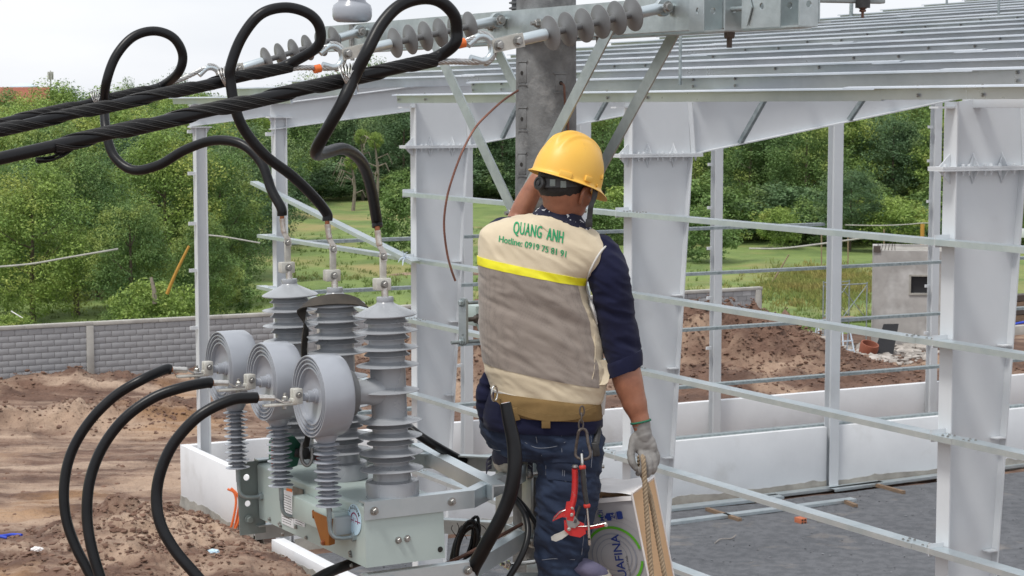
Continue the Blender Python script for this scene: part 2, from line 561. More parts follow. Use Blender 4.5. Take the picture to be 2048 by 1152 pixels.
MT['red'] = M('red_enamel', (0.56, 0.022, 0.022), 0.4, 0, (0.40, 0.02, 0.02), 12, 0.8, col3=(0.28, 0.20, 0.18), scale3=28, lo3=0.64, hi3=0.72)
MT['red_grip'] = M('red_rubber', (0.50, 0.035, 0.025), 0.55)
MT['grey_steel'] = M('worn_steel', (0.36, 0.35, 0.34), 0.4, 0.85, (0.2, 0.19, 0.18), 20, 0.9)
MT['chrome'] = M('bright_steel', (0.66, 0.65, 0.62), 0.22, 0.95, (0.45, 0.43, 0.4), 25, 0.7)
MT['carton'] = M('bare_cardboard', (0.60, 0.395, 0.225), 0.9, 0, (0.54, 0.345, 0.19), 4, 0.8, bump=0.25, bscale=40, bdist=0.003, col3=(0.36, 0.21, 0.11), scale3=14, lo3=0.68, hi3=0.76)
MT['carton_grey'] = M('printed_grey_board', (0.36, 0.36, 0.375), 0.6, 0, (0.33, 0.33, 0.345), 4, 0.8, bump=0.06, bscale=30)
MT['carton_white'] = M('white_board', (0.80, 0.78, 0.77), 0.8, 0, (0.7, 0.67, 0.66), 6, 0.8, bump=0.2, bscale=30)
MT['lime'] = M('lime_ink', (0.09, 0.36, 0.015), 0.6)
MT['blue_ink'] = M('blue_ink', (0.012, 0.035, 0.20), 0.6)
MT['ring_ink'] = M('grey_ring_ink', (0.245, 0.26, 0.30), 0.6)
MT['sling'] = M('black_webbing', (0.022, 0.019, 0.016), 0.8, 0, (0.055, 0.045, 0.035), 10, 0.9, bump=0.3, bscale=200, bdist=0.002)
MT['hoist_green'] = M('green_enamel', (0.015, 0.13, 0.075), 0.45, 0, (0.01, 0.07, 0.045), 12, 0.8)
MT['hoist_pale'] = M('bright_green_label', (0.05, 0.36, 0.20), 0.5)
MT['hoist_red'] = M('dull_red_enamel', (0.22, 0.02, 0.02), 0.5)
MT['tile_roof'] = M('red_roof_tiles', (0.30, 0.10, 0.06), 0.9, 0, (0.22, 0.08, 0.05), 2, 0.9)
MT['far_blue'] = M('pale_blue_metal', (0.55, 0.64, 0.74), 0.6)
MT['timber'] = M('raw_timber', (0.25, 0.17, 0.11), 0.85, 0, (0.16, 0.11, 0.075), 5, 0.9, stretch=(1, 1, 6), bump=0.2)
MT['red_brick'] = M('red_clay_brick', (0.52, 0.16, 0.075), 0.85, 0, (0.40, 0.13, 0.07), 20, 0.8, bump=0.3, bscale=60)
MT['bark'] = M('grey_brown_bark', (0.13, 0.10, 0.075), 0.95, 0, (0.07, 0.055, 0.04), 5, 0.9, stretch=(3, 3, 0.6), bump=0.6, bscale=12, bdist=0.03)
MT['pale_bark'] = M('pale_dead_wood', (0.26, 0.22, 0.18), 0.95, 0, (0.16, 0.135, 0.11), 5, 0.9)
MT['blue_pipe'] = M('blue_plastic', (0.02, 0.06, 0.50), 0.5)
MT['yellow_pole'] = M('yellow_painted_bamboo', (0.50, 0.27, 0.05), 0.7, 0, (0.40, 0.2, 0.03), 8, 0.8)
MT['bamboo'] = M('dry_bamboo', (0.30, 0.225, 0.15), 0.8, 0, (0.22, 0.16, 0.10), 6, 0.8)
MT['rubble'] = M('pale_rubble', (0.42, 0.39, 0.36), 0.95, 0, (0.26, 0.235, 0.21), 3, 0.9, island=0.25)
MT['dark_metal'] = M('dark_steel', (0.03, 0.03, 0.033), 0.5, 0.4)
# ------------------------------------------------------------------ reference frames of the site
d2 = Vector((0.8803, 0.4744, 0)).normalized()     # along the gable and the block wall, to the right and away
d1 = Vector((-d2.y, d2.x, 0))                     # along the long side of the building, to the left and away
K = G(362, 1010)                                  # left corner of the building
BROT = math.atan2(d2.y, d2.x)

def Bw(x, y, z=0.0):
    return Vector((K.x, K.y, 0)) + d2 * x + d1 * y + Vector((0, 0, z))

def hit(px, py, p0, n):
    d = ray(px, py)
    o = Vector((0, 0, HC))
    t = (p0 - o).dot(n) / d.dot(n)
    return o + d * t

def toB(p):
    q = Vector((p.x - K.x, p.y - K.y, 0))
    return q.dot(d2), q.dot(d1), p.z

def onA(px, py, off=0.0):           # plane of the long side wall
    return toB(hit(px, py, Bw(off, 0), d2))

def onG(px, py, y=0.0):             # planes parallel to the gable
    return toB(hit(px, py, Bw(0, y), d1))

Y4 = onA(548, 500)[1]               # last full frame, seen end-on at its column
Y3 = onA(827, 500)[1]
Y2 = onA(1249, 500)[1]
Y1 = onA(1878, 500)[1]

WB0 = G(180, 772)                   # block wall: a point at its foot
def Wb(x, y=0.0, z=0.0):
    return Vector((WB0.x, WB0.y, 0)) + d2 * x + d1 * y + Vector((0, 0, z))
def wall_x(px, py=700):
    p = hit(px, py, WB0, d1)
    return (p - WB0).dot(d2)

# ------------------------------------------------------------------ ground
MOUNDS = []
def mound(px, py, r, h, sx=1.0):
    p = G(px, py)
    MOUNDS.append((p.x, p.y, r, h, sx))
for a in [(235, 1085, 1.5, 0.50), (300, 1075, 1.3, 0.40), (420, 1100, 1.4, 0.26), (90, 1125, 1.8, 0.28), (500, 1145, 1.3, 0.2),
          (200, 1155, 2.0, 0.3), (385, 1050, 0.7, 0.18), (465, 1085, 0.7, 0.14), (330, 1135, 1.6, 0.3),
          (60, 850, 1.6, 0.16), (200, 845, 1.8, 0.2), (330, 850, 1.6, 0.16),
          (1375, 745, 2.2, 1.15), (1440, 735, 2.6, 1.5), (1520, 738, 2.7, 1.55), (1590, 748, 2.1, 0.9), (1680, 762, 1.8, 0.38), (1760, 766, 1.8, 0.26),
          (1840, 768, 1.8, 0.24), (1420, 785, 2.0, 0.5), (1560, 780, 2.6, 0.45), (930, 770, 2.2, 1.2), (740, 775, 2.0, 0.9), (1020, 770, 2.6, 1.1), (860, 772, 2.4, 1.0), (1960, 742, 2.0, 0.7)]:
    mound(*a)

def ground_h(x, y):
    bx = (x - K.x) * d2.x + (y - K.y) * d2.y
    by = (x - K.x) * d1.x + (y - K.y) * d1.y
    wy = (x - WB0.x) * d1.x + (y - WB0.y) * d1.y
    h = 0.0
    inside = bx > -0.12 and by < 0.1
    v = Vector((x, y, 0))
    if 20 < y < 90 and -40 < x < 40:
        n1 = noise.noise(v * 0.35)
        n2 = noise.noise(v * 1.3 + Vector((7, 3, 0)))
        n3 = noise.noise(v * 3.6 + Vector((1, 9, 0)))
        m = 0.0
        for mx, my, r, hh, sx in MOUNDS:
            dx, dy = x - mx, y - my
            q = (dx * dx + dy * dy) / (r * r)
            if q < 5:
                m = max(m, hh * math.exp(-q * 1.1)) if m < 0.05 else m + hh * math.exp(-q * 1.1) * 0.45
        wlx = (x - WB0.x) * d2.x + (y - WB0.y) * d2.y
        if wlx < 14:
            ridge = 0.55 * math.exp(-((wy + 1.0) / 1.0) ** 2) * (0.8 + 0.9 * noise.noise(v * 0.9))
            m += max(ridge, 0)
            bank = 0.42 * math.exp(-((wy + 7.2) / 1.3) ** 2) * (0.9 + 0.7 * noise.noise(v * 0.5))
            m += max(bank, 0)
        h = m * (1 + 0.35 * n2 + 0.30 * n3) + 0.05 * n1 + 0.035 * n2 + 0.02 * n3
        if -21 < wy < -7.6 and not inside:
            h += 0.07 * noise.noise(Vector((wlx * 0.16 + 0.05 * wy, wy * 1.7, 2.0))) * min(1, (wy + 21) / 2, (-7.6 - wy) / .8)
        if not inside:
            h += (0.03 + 0.07 * min(m, .6)) * abs(noise.noise(v * 4.6 + Vector((2, 8, 1)))) + (0.02 + 0.035 * min(m, .6)) * abs(noise.noise(v * 10.0)) + (0.02 + 0.16 * min(m, .8)) * abs(noise.noise(v * 2.2 + Vector((4, 4, 4)))) + 0.13 * min(m, .8) * noise.noise(v * 6.5)
    if wy > 0.25:
        h = min(h, 0.0) - 0.12
    if inside:
        h = -0.06 if by < Y4 else min(h, 0.0) - 0.02
    elif bx > -0.35 and by < 0.4:
        h = min(h, 0.22)
    return h

xs = [-2500, -1000, -400, -150, -80, -50] + list(np.arange(-34, -13, 0.25)) + list(np.arange(-13, -3.5, 0.085)) + list(np.arange(-3.5, 36, 0.25)) + [45, 70, 120, 300, 900, 2500]
ys = [-40, 0, 12, 22] + list(np.arange(30, 36, 0.3)) + list(np.arange(36, 50, 0.09)) + list(np.arange(50, 84, 0.2)) + [95, 120, 180, 300, 600, 1200, 4500]
gv = [(x, y, ground_h(x, y)) for y in ys for x in xs]
nx = len(xs)
gf = [(j * nx + i, j * nx + i + 1, (j + 1) * nx + i + 1, (j + 1) * nx + i) for j in range(len(ys) - 1) for i in range(nx - 1)]
mt_soil = M('brown_soil', (0.155, 0.090, 0.063), 0.95, 0, (0.085, 0.046, 0.032), 1.1, 0.95, detail=10, bump=1.0, bscale=7, bdist=0.10, lo=0.4, hi=0.62,
            col3=(0.35, 0.245, 0.175), scale3=0.22, lo3=0.50, hi3=0.62)
# ochre patch of subsoil that was dug out beside the building
nt = mt_soil.node_tree
bs = nt.nodes['Principled BSDF']
cur = bs.inputs['Base Color'].links[0].from_socket
tc = nt.nodes.new('ShaderNodeTexCoord'); nz = nt.nodes.new('ShaderNodeTexNoise'); nz.inputs['Scale'].default_value = 0.23; nz.inputs['Detail'].default_value = 7
mp = nt.nodes.new('ShaderNodeMapping'); mp.inputs['Location'].default_value = (3.1, 1.7, 0)
nt.links.new(tc.outputs['Object'], mp.inputs['Vector']); nt.links.new(mp.outputs['Vector'], nz.inputs['Vector'])
mr = nt.nodes.new('ShaderNodeMapRange'); mr.inputs['From Min'].default_value = 0.57; mr.inputs['From Max'].default_value = 0.74
nt.links.new(nz.outputs['Fac'], mr.inputs['Value'])
mx = nt.nodes.new('ShaderNodeMix'); mx.data_type = 'RGBA'; mx.inputs[7].default_value = (0.34, 0.19, 0.085, 1)
sx_ = nt.nodes.new('ShaderNodeSeparateXYZ'); nt.links.new(tc.outputs['Object'], sx_.inputs[0])
mk_ = nt.nodes.new('ShaderNodeMapRange'); mk_.inputs['From Min'].default_value = -2.0; mk_.inputs['From Max'].default_value = -5.0; nt.links.new(sx_.outputs['X'], mk_.inputs['Value'])
ml_ = nt.nodes.new('ShaderNodeMath'); ml_.operation = 'MULTIPLY'; nt.links.new(mr.outputs['Result'], ml_.inputs[0]); nt.links.new(mk_.outputs['Result'], ml_.inputs[1])
nt.links.new(ml_.outputs[0], mx.inputs[0]); nt.links.new(cur, mx.inputs[6]); nt.links.new(mx.outputs[2], bs.inputs['Base Color'])
# paler wheel-smeared streaks along the track in front of the wall
cur = bs.inputs['Base Color'].links[0].from_socket
mp2 = nt.nodes.new('ShaderNodeMapping'); mp2.inputs['Rotation'].default_value = (0, 0, -BROT); mp2.inputs['Scale'].default_value = (0.10, 0.75, 1)
nt.links.new(tc.outputs['Object'], mp2.inputs['Vector'])
n2_ = nt.nodes.new('ShaderNodeTexNoise'); n2_.inputs['Scale'].default_value = 1.6; n2_.inputs['Detail'].default_value = 8; n2_.inputs['Roughness'].default_value = 0.65
nt.links.new(mp2.outputs['Vector'], n2_.inputs['Vector'])
r2_ = nt.nodes.new('ShaderNodeMapRange'); r2_.inputs['From Min'].default_value = 0.47; r2_.inputs['From Max'].default_value = 0.66; r2_.inputs['To Max'].default_value = 0.85
nt.links.new(n2_.outputs['Fac'], r2_.inputs['Value'])
m2_ = nt.nodes.new('ShaderNodeMath'); m2_.operation = 'MULTIPLY'; nt.links.new(r2_.outputs['Result'], m2_.inputs[0]); nt.links.new(mk_.outputs['Result'], m2_.inputs[1])
x2_ = nt.nodes.new('ShaderNodeMix'); x2_.data_type = 'RGBA'; x2_.inputs[7].default_value = (0.43, 0.32, 0.24, 1)
nt.links.new(m2_.outputs[0], x2_.inputs[0]); nt.links.new(cur, x2_.inputs[6]); nt.links.new(x2_.outputs[2], bs.inputs['Base Color'])
MT['soil'] = mt_soil
me = bpy.data.meshes.new('ground'); me.from_pydata(gv, [], gf); finish(me, mt_soil, 80)
ground = bpy.data.objects.new('ground', me); COL.objects.link(ground); tag(ground, kind='structure', label='brown churned soil of the building site')

# grass field beyond the block wall
gs = []
fx = [-900, -300, -120] + list(np.arange(-60, 90, 1.6)) + [130, 300, 900]
fy = [0.3] + list(np.arange(1.5, 150, 1.6)) + [200, 400, 1500, 4000]
def field_h(p):
    v = Vector((p.x, p.y, 0))
    return -0.05 + 0.45 * noise.noise(v * 0.045) + 0.22 * noise.noise(v * 0.2) + 0.08 * noise.noise(v * 0.9) + 0.25
for y in fy:
    for x in fx:
        p = Wb(x, y)
        gs.append((p.x, p.y, field_h(p) if y > 1 else -0.1))
n = len(fx)
gf = [(j * n + i, j * n + i + 1, (j + 1) * n + i + 1, (j + 1) * n + i) for j in range(len(fy) - 1) for i in range(n - 1)]
mt_grass = M('meadow_grass', (0.185, 0.25, 0.066), 0.95, 0, (0.10, 0.155, 0.04), 0.35, 0.95, detail=8, bump=1.0, bscale=1.6, bdist=0.25,
             col3=(0.29, 0.245, 0.10), scale3=0.09, lo3=0.50, hi3=0.68)
me = bpy.data.meshes.new('grass_field'); me.from_pydata(gs, [], gf); finish(me, mt_grass, 80)
fld = bpy.data.objects.new('grass_field', me); COL.objects.link(fld); tag(fld, kind='structure', label='green meadow behind the block wall')

# gravel floor inside the frame
mt_gravel = M('dark_gravel', (0.135, 0.14, 0.153), 0.95, 0, (0.095, 0.10, 0.11), 4.0, 0.9, detail=12, bump=0.9, bscale=22, bdist=0.04, lo=0.42, hi=0.58,
              col3=(0.225, 0.205, 0.19), scale3=0.7, lo3=0.60, hi3=0.72)
gs, gf = [], []
nxg, nyg = 110, 130
for j in range(nyg + 1):
    for i in range(nxg + 1):
        p = Bw(0.14 + i * 0.27, Y4 - 0.15 - j * 0.2)
        gs.append((p.x, p.y, 0.02 + 0.025 * noise.noise(Vector((p.x * 0.7, p.y * 0.7, 0))) + 0.012 * noise.noise(Vector((p.x * 4, p.y * 4, 3)))))
for j in range(nyg):
    for i in range(nxg):
        a = j * (nxg + 1) + i
        gf.append((a, a + nxg + 1, a + nxg + 2, a + 1))
gf = [tuple(reversed(f)) for f in gf]
me = bpy.data.meshes.new('gravel_floor'); me.from_pydata(gs, [], gf); finish(me, mt_gravel, 80)
flo = bpy.data.objects.new('gravel_floor', me); COL.objects.link(flo); tag(flo, kind='structure', label='dark grey gravel floor inside the steel frame')

def scatter_lumps(name, mat, pts, smin, smax, label, seed=1, flat=0.75, zoff=0.0):
    """many small irregular lumps joined in one mesh"""
    rg = random.Random(seed)
    bm0 = bmesh.new(); bmesh.ops.create_icosphere(bm0, subdivisions=1, radius=1.0)
    bm0.verts.index_update()
    base = [v.co.copy() for v in bm0.verts]; fcs = [tuple(v.index for v in f.verts) for f in bm0.faces]; bm0.free()
    V, Fc = [], []
    for p in pts:
        s = smin + (smax - smin) * rg.random() ** 3
        e = Euler((rg.random() * 6, rg.random() * 6, rg.random() * 6)).to_matrix()
        sx, sy, sz = s * rg.uniform(0.7, 1.4), s * rg.uniform(0.7, 1.3), s * rg.uniform(0.55, 1.0) * flat
        o = len(V)
        for b in base:
            q = e @ (b * rg.uniform(0.65, 1.2))
            V.append((p[0] + q.x * sx, p[1] + q.y * sy, p[2] + zoff + q.z * sz))
        Fc += [tuple(i + o for i in f) for f in fcs]
    me = bpy.data.meshes.new(name); me.from_pydata(V, [], Fc); finish(me, mat, 50)
    o = bpy.data.objects.new(name, me); COL.objects.link(o)
    return tag(o, kind='stuff', label=label)

rg = random.Random(11)
pts = []
for mx_, my_, r, hh, _ in MOUNDS:
    for _ in range(int(620 * r * min(1.2, 0.3 + hh))):
        x, y = mx_ + rg.gauss(0, r * 0.75), my_ + rg.gauss(0, r * 0.75)
        bx, by, _z = toB(Vector((x, y, 0)))
        if bx > -0.2 and by < 0.2: continue
        pts.append((x, y, ground_h(x, y)))
for _ in range(2200):
    wx = rg.uniform(-8, 14)
    p = Wb(wx, -0.35 - abs(rg.gauss(0, 0.9)))
    pts.append((p.x, p.y, ground_h(p.x, p.y)))
for _ in range(2600):
    p = Wb(rg.uniform(-9, 16), rg.uniform(-24, -1))
    bx, by, _z = toB(p)
    if bx > -0.2 and by < 0.2: continue
    pts.append((p.x, p.y, ground_h(p.x, p.y)))
mt_clod = M('soil_clod', (0.225, 0.155, 0.12), 0.95, 0, (0.15, 0.097, 0.073), 2, 0.9, bump=0.8, bscale=14, bdist=0.05, island=0.2)
mt_clod = M('soil_clod', (0.18, 0.105, 0.074), 0.95, 0, (0.12, 0.068, 0.048), 1.1, 0.9, island=0.15)
scatter_lumps('soil_clods', mt_clod, pts, 0.010, 0.075, 'loose clods of brown soil on the heaps', 3)

pts = []
for _ in range(5000):
    p = Bw(rg.uniform(0.3, 22), rg.uniform(Y4 - 22, Y4 - 0.2))
    pts.append((p.x, p.y, 0.03))
mt_stone = M('gravel_stone', (0.18, 0.185, 0.2), 0.95, 0, (0.10, 0.105, 0.115), 9, 0.9, island=0.55)
scatter_lumps('gravel_stones', mt_stone, pts, 0.006, 0.028, 'scattered grey stones on the gravel floor', 4)

# ------------------------------------------------------------------ block wall behind the site
def quad_len(a, b): return (b - a).length
wx0, wx1 = wall_x(-90), wall_x(1524, 620)
block_wall = thing('block_wall', Wb(wx0), 'long grey cement block wall with pale coping between the soil and the trees', 'wall', BROT)
WH = 1.86
mb = MB()
mb.box(Wb((wx0 + wx1) / 2, 0.075, WH / 2), (wx1 - wx0, 0.125, WH), Matrix.Rotation(BROT, 3, 'Z'))
mb.build('mortar_core', MT['mortar'], block_wall)
mb = MB()
seg_n = 14
for i in range(seg_n):
    a = wx0 + (wx1 - wx0) * i / seg_n; b = wx0 + (wx1 - wx0) * (i + 1) / seg_n - 0.006
    mb.box(Wb((a + b) / 2, 0.075, WH + 0.055 + rg.uniform(-0.006, 0.006)), (b - a, 0.24, 0.11), Matrix.Rotation(BROT, 3, 'Z'), 0.008)
mb.build('coping', MT['coping'], block_wall)
pil = [wall_x(180), wall_x(640), wall_x(1515, 620), wall_x(1060)]
for p_ in pil:
    mb = MB(); mb.box(Wb(p_, 0.06, WH / 2 - 0.002), (0.22, 0.25, WH), Matrix.Rotation(BROT, 3, 'Z'), 0.01)
    mb.build('pillar', MT['coping'], block_wall)
bl, bh, jt = 0.395, 0.184, 0.014
proto = MB(); proto.box(Wb(wx0, 0.0, 0.0) + Vector((0, 0, 0)), (bl - jt, 0.03, bh - jt), Matrix.Rotation(BROT, 3, 'Z'), 0.004)
brick0 = proto.build('brick', MT['block'], block_wall)
cells = []
rows = int(WH / bh)
for r_ in range(rows):
    x = wx0 + 0.2 + (0.5 * bl if r_ % 2 else 0)
    while x < wx1 - 0.25:
        if True:
            cells.append((r_, x))
        x += bl
vis = []
rest = []
lim_l, lim_r = wall_x(-10), wall_x(565)
rl, rr_ = wall_x(1350, 620), wall_x(1530, 620)
for c_ in cells:
    (vis if lim_l < c_[1] < lim_r or rl < c_[1] < rr_ else rest).append(c_)
vis.sort(key=lambda c: c[1])
rest += vis[298:]
vis = vis[:298]
first = True
for r_, x in vis:
    o = brick0 if first else part_copy(brick0, block_wall)
    first = False
    o.location = (x - wx0 + rg.uniform(-0.004, 0.004), 0.0 - rg.uniform(0, 0.006), (r_ + 0.5) * bh + 0.01 + rg.uniform(-0.002, 0.002))
mb = MB()
for r_, x in rest:
    mb.box(Wb(x, 0.0 - rg.uniform(0, 0.006), (r_ + 0.5) * bh + 0.01), (bl - jt, 0.03, bh - jt), Matrix.Rotation(BROT, 3, 'Z'))
tag(mb.build('bricks', MT['block'], block_wall), kind='stuff')

# ------------------------------------------------------------------ trees
def leaf_mat(name, a, b, c):
    return M(name, a, 0.6, 0, b, 0.55, 0.9, detail=3, island=0.32, trans=0.26, col3=c, scale3=0.30, lo3=0.5, hi3=0.58, spec=0.35)
LEAF = {
    'light': leaf_mat('fresh_leaves', (0.27, 0.37, 0.085), (0.15, 0.255, 0.07), (0.35, 0.40, 0.10)),
    'mid': leaf_mat('green_leaves', (0.175, 0.275, 0.08), (0.09, 0.17, 0.06), (0.27, 0.34, 0.09)),
    'dark': leaf_mat('deep_green_leaves', (0.13, 0.215, 0.095), (0.078, 0.145, 0.07), (0.19, 0.27, 0.10)),
}
def crown_mesh(seed, tone, h=9.0, w=5.4, z0=0.22, nclump=120, nleaf=85, leaf=0.2, shape=1.0):
    rs = np.random.RandomState(seed)
    V = np.zeros((nclump * nleaf, 4, 3))
    cz = h * (z0 + (1 - z0) / 2); rz = h * (1 - z0) / 2 * 0.93
    # main lobes make the outline uneven
    lob = rs.uniform(-1, 1, (7, 3)); lob /= np.linalg.norm(lob, axis=1, keepdims=True)
    for c in range(nclump):
        d = rs.normal(size=3); d /= np.linalg.norm(d)
        bump_ = 0.72 + 0.38 * np.max(np.clip(lob @ d, 0, 1) ** 3) + rs.uniform(-0.10, 0.10)
        rad = bump_ * rs.uniform(0.25, 1.0) ** 0.42
        wz = 1.0 - 0.30 * max(d[2], 0) * shape
        ctr = np.array([d[0] * w / 2 * rad * wz, d[1] * w / 2 * rad * wz, cz + d[2] * rz * rad])
        cr = rs.uniform(0.45, 0.95) * w / 5.4
        dd = rs.normal(size=(nleaf, 3)); dd /= np.linalg.norm(dd, axis=1, keepdims=True)
        dd[:, 2] = dd[:, 2] * 0.75 + 0.1
        pos = ctr + dd * cr * rs.uniform(0.35, 1.0, (nleaf, 1)) ** 0.6
        nrm = dd * 0.7 + rs.normal(size=(nleaf, 3)) * 0.65 + np.array([0, 0, 0.45])
        nrm /= np.linalg.norm(nrm, axis=1, keepdims=True)
        t = np.cross(nrm, rs.normal(size=(nleaf, 3))); t /= np.linalg.norm(t, axis=1, keepdims=True)
        b = np.cross(nrm, t)
        L_ = leaf * rs.uniform(0.7, 1.45, (nleaf, 1)); W_ = L_ * rs.uniform(0.34, 0.55, (nleaf, 1))
        sl = slice(c * nleaf, (c + 1) * nleaf)
        V[sl, 0] = pos - t * L_ / 2
        V[sl, 1] = pos + b * W_ / 2 + nrm * L_ * 0.07
        V[sl, 2] = pos + t * L_ / 2
        V[sl, 3] = pos - b * W_ / 2 + nrm * L_ * 0.07
    V = V.reshape(-1, 3)
    n = len(V); nf = n // 4
    me = bpy.data.meshes.new('crown')
    me.vertices.add(n); me.vertices.foreach_set('co', V.ravel())
    me.loops.add(n); me.loops.foreach_set('vertex_index', np.arange(n, dtype=np.int32))
    me.polygons.add(nf)
    me.polygons.foreach_set('loop_start', np.arange(0, n, 4, dtype=np.int32))
    me.update(calc_edges=True)
    me.materials.append(LEAF[tone])
    return me

def trunk_mesh(seed, h=9.0, lean=0.3, mat='bark'):
    rs = random.Random(seed)
    mb = MB()
    top = Vector((rs.uniform(-lean, lean), rs.uniform(-lean, lean), h * 0.8))
    path = smooth_path([(0, 0, -0.3), (rs.uniform(-.15, .15), rs.uniform(-.15, .15), h * 0.25), (top.x * 0.6, top.y * 0.6, h * 0.5), top], 5)
    mb.tube(path, [0.15 * (1 - 0.8 * i / (len(path) - 1)) + 0.012 for i in range(len(path))], 8)
    for k in range(9):
        s = path[int(len(path) * rs.uniform(0.25, 0.9))]
        a = rs.uniform(0, 2 * PI); l = rs.uniform(0.9, 2.1)
        e = s + Vector((math.cos(a) * l, math.sin(a) * l, l * rs.uniform(0.5, 1.0)))
        mb.tube(smooth_path([s, (s + e) / 2 + Vector((0, 0, -0.12)), e], 3), [0.055, 0.05, 0.045, 0.035, 0.03, 0.022, 0.012], 5)
    o = mb.build('trunk', MT[mat], None, 60, origin=(0, 0, 0))
    me = o.data; bpy.data.objects.remove(o)
    return me

CROWNS = {}
for i, (tone, kw) in enumerate([('light', dict(z0=0.05, w=5.6)), ('light', dict(z0=0.0, w=5.0, shape=0.6)), ('mid', dict(z0=0.06, w=5.4)), ('mid', dict(z0=0.0, w=4.8, shape=0.5)),
                                ('dark', dict(z0=0.0, w=5.8)), ('dark', dict(z0=0.04, w=5.0, shape=0.4)), ('mid', dict(z0=0.0, w=6.2, shape=1.2))]):
    CROWNS.setdefault(tone, []).append(crown_mesh(40 + i, tone, nclump=210, nleaf=130, leaf=0.135, **kw))
BUSH = {t: crown_mesh(80 + i, t, h=3.0, w=3.2, z0=0.0, nclump=70, nleaf=120, leaf=0.12) for i, t in enumerate(('light', 'mid', 'dark'))}
TRUNKS = [trunk_mesh(60 + i) for i in range(3)]

trs = random.Random(5)
ORDW = ['first', 'second', 'third', 'fourth', 'fifth', 'sixth', 'seventh', 'eighth', 'ninth', 'tenth', 'eleventh', 'twelfth', 'thirteenth', 'fourteenth', 'fifteenth', 'sixteenth']
TONE = {'light': 'light green', 'mid': 'mid green', 'dark': 'dark green'}
def ordinal_labels(rows, where):
    """rows: {row name: [(px, tone), ...]} -> labels by place"""
    out = {}
    for rn, items in rows.items():
        for i, (px, tone) in enumerate(sorted(items)):
            out[(rn, px)] = '%s tree, %s from left in %s row of %s' % (TONE[tone], ORDW[i], rn, where)
    return out
def tree(px, depth, h, tone, label, w=1.0, name='tree', group='trees behind the site', bush=False, var=None):
    p = P(px, 400, depth)
    wy = (p - WB0).dot(d1)
    z = field_h(p) if wy > 1 else 0.0
    t = thing(name, (p.x, p.y, z - 0.05), label, 'bush' if bush else 'tree', trs.uniform(0, 6.28), group)
    base = 3.0 if bush else 9.0
    s = h / base
    lst = CROWNS[tone]
    me = BUSH[tone] if bush else lst[trs.randrange(len(lst)) if var is None else var % len(lst)]
    c = bpy.data.objects.new('crown', me); COL.objects.link(c); c.parent = t; c.scale = (s * w, s * w, s)
    if not bush:
        k = bpy.data.objects.new('trunk', trs.choice(TRUNKS)); COL.objects.link(k); k.parent = t; k.scale = (s, s, s)
    return t

# the belt of trees right behind the wall, left half of the picture
G1 = 'trees right behind the block wall'
tree(-45, 74, 6.6, 'mid', 'green tree cut by the left picture edge behind the block wall', 1.1, group=G1)
tree(62, 71, 6.4, 'light', 'pale yellowish green tree left of the wall pillar, behind the block wall', 1.15, group=G1)
tree(150, 77, 7.2, 'mid', 'broad mid green tree behind the block wall above the wall pillar', 1.1, group=G1)
tree(262, 70, 5.6, 'mid', 'green tree beside the dark gap behind the block wall', 1.0, group=G1)
tree(330, 80, 7.6, 'light', 'light green tree left of the white corner post', 1.15, group=G1)
tree(436, 82, 6.6, 'mid', 'rounded green tree at the right end of the belt, beside the meadow', 1.0, group=G1)
tree(405, 74, 4.6, 'mid', 'small leafy tree showing just right of the white corner post', 1.0, group=G1)
tree(300, 66.5, 2.9, 'light', 'low bright green shrub at the wall with a bare pale stem', 1.0, 'shrub', G1, True)
tree(440, 77, 2.6, 'mid', 'low round green shrub at the edge of the meadow behind the wall', 1.1, 'shrub', G1, True)
tree(20, 66, 1.6, 'light', 'low weedy shrub above the coping near the left picture edge', 1.2, 'shrub', G1, True)
tree(225, 66.5, 1.5, 'mid', 'low weedy shrub above the coping in the dark gap', 1.2, 'shrub', G1, True)
LBW = {-70: 'cut by the picture edge', 20: 'near the left picture edge', 105: 'left of the wall pillar', 200: 'above the right side of the wall pillar', 290: 'above the slanting yellow stake', 385: 'behind the white corner post', 470: 'just left of the second post', 60: 'low in the left gap', 190: 'in the dark gap over the pillar', 345: 'left of the corner post'}
for px, dep, h, tone in [(-70, 92, 8.4, 'mid'), (20, 94, 8.2, 'light'), (105, 90, 8.4, 'mid'), (200, 96, 8.7, 'light'), (290, 92, 8.3, 'dark'), (385, 98, 8.4, 'mid'), (470, 94, 7.6, 'dark'),
                         (60, 84, 6.5, 'dark'), (190, 86, 6.4, 'dark'), (345, 90, 6.8, 'dark')]:
    rn_ = 'front' if dep < 91 and h < 7 else 'back'
    tree(px, dep, h, tone, '%s tree, %s part of left belt, %s' % (TONE[tone], rn_, LBW[px]), 1.15, group='second row of the left tree belt')
LCL = [(-60, 128, 10.0), (25, 132, 9.8), (90, 125, 9.9), (165, 130, 10.4), (235, 126, 9.7), (300, 150, 10.4), (370, 140, 9.8), (430, 150, 10.2), (500, 145, 9.4), (560, 165, 10.4), (20, 112, 9.0), (130, 112, 9.2), (250, 110, 9.0), (340, 114, 9.0), (430, 112, 8.6), (510, 118, 8.2)]
tn_ = lambda i: ('light', 'mid', 'light', 'dark')[i % 4]
row_ = lambda d: 'near' if d < 120 else ('skyline' if d < 138 else 'far')
rows_ = {}
for i, (px, dep, h) in enumerate(LCL): rows_.setdefault(row_(dep), []).append((px, tn_(i)))
lab_ = ordinal_labels(rows_, 'left wood')
for i, (px, dep, h) in enumerate(LCL):
    tree(px, dep, h, tn_(i), lab_[(row_(dep), px)], 1.2, group='wood along the left skyline')
tree(258, 175, 11.3, 'mid', 'slim treetop rising alone above the left skyline', 0.45)
tree(345, 178, 12.4, 'dark', 'treetop above the skyline inside the leftmost cable loop', 0.7)
tree(735, 205, 14.2, 'mid', 'tall tree above the skyline behind the middle strain insulator', 1.15)
tree(655, 215, 12.6, 'mid', 'tall tree left of the tallest one on the skyline', 1.1)
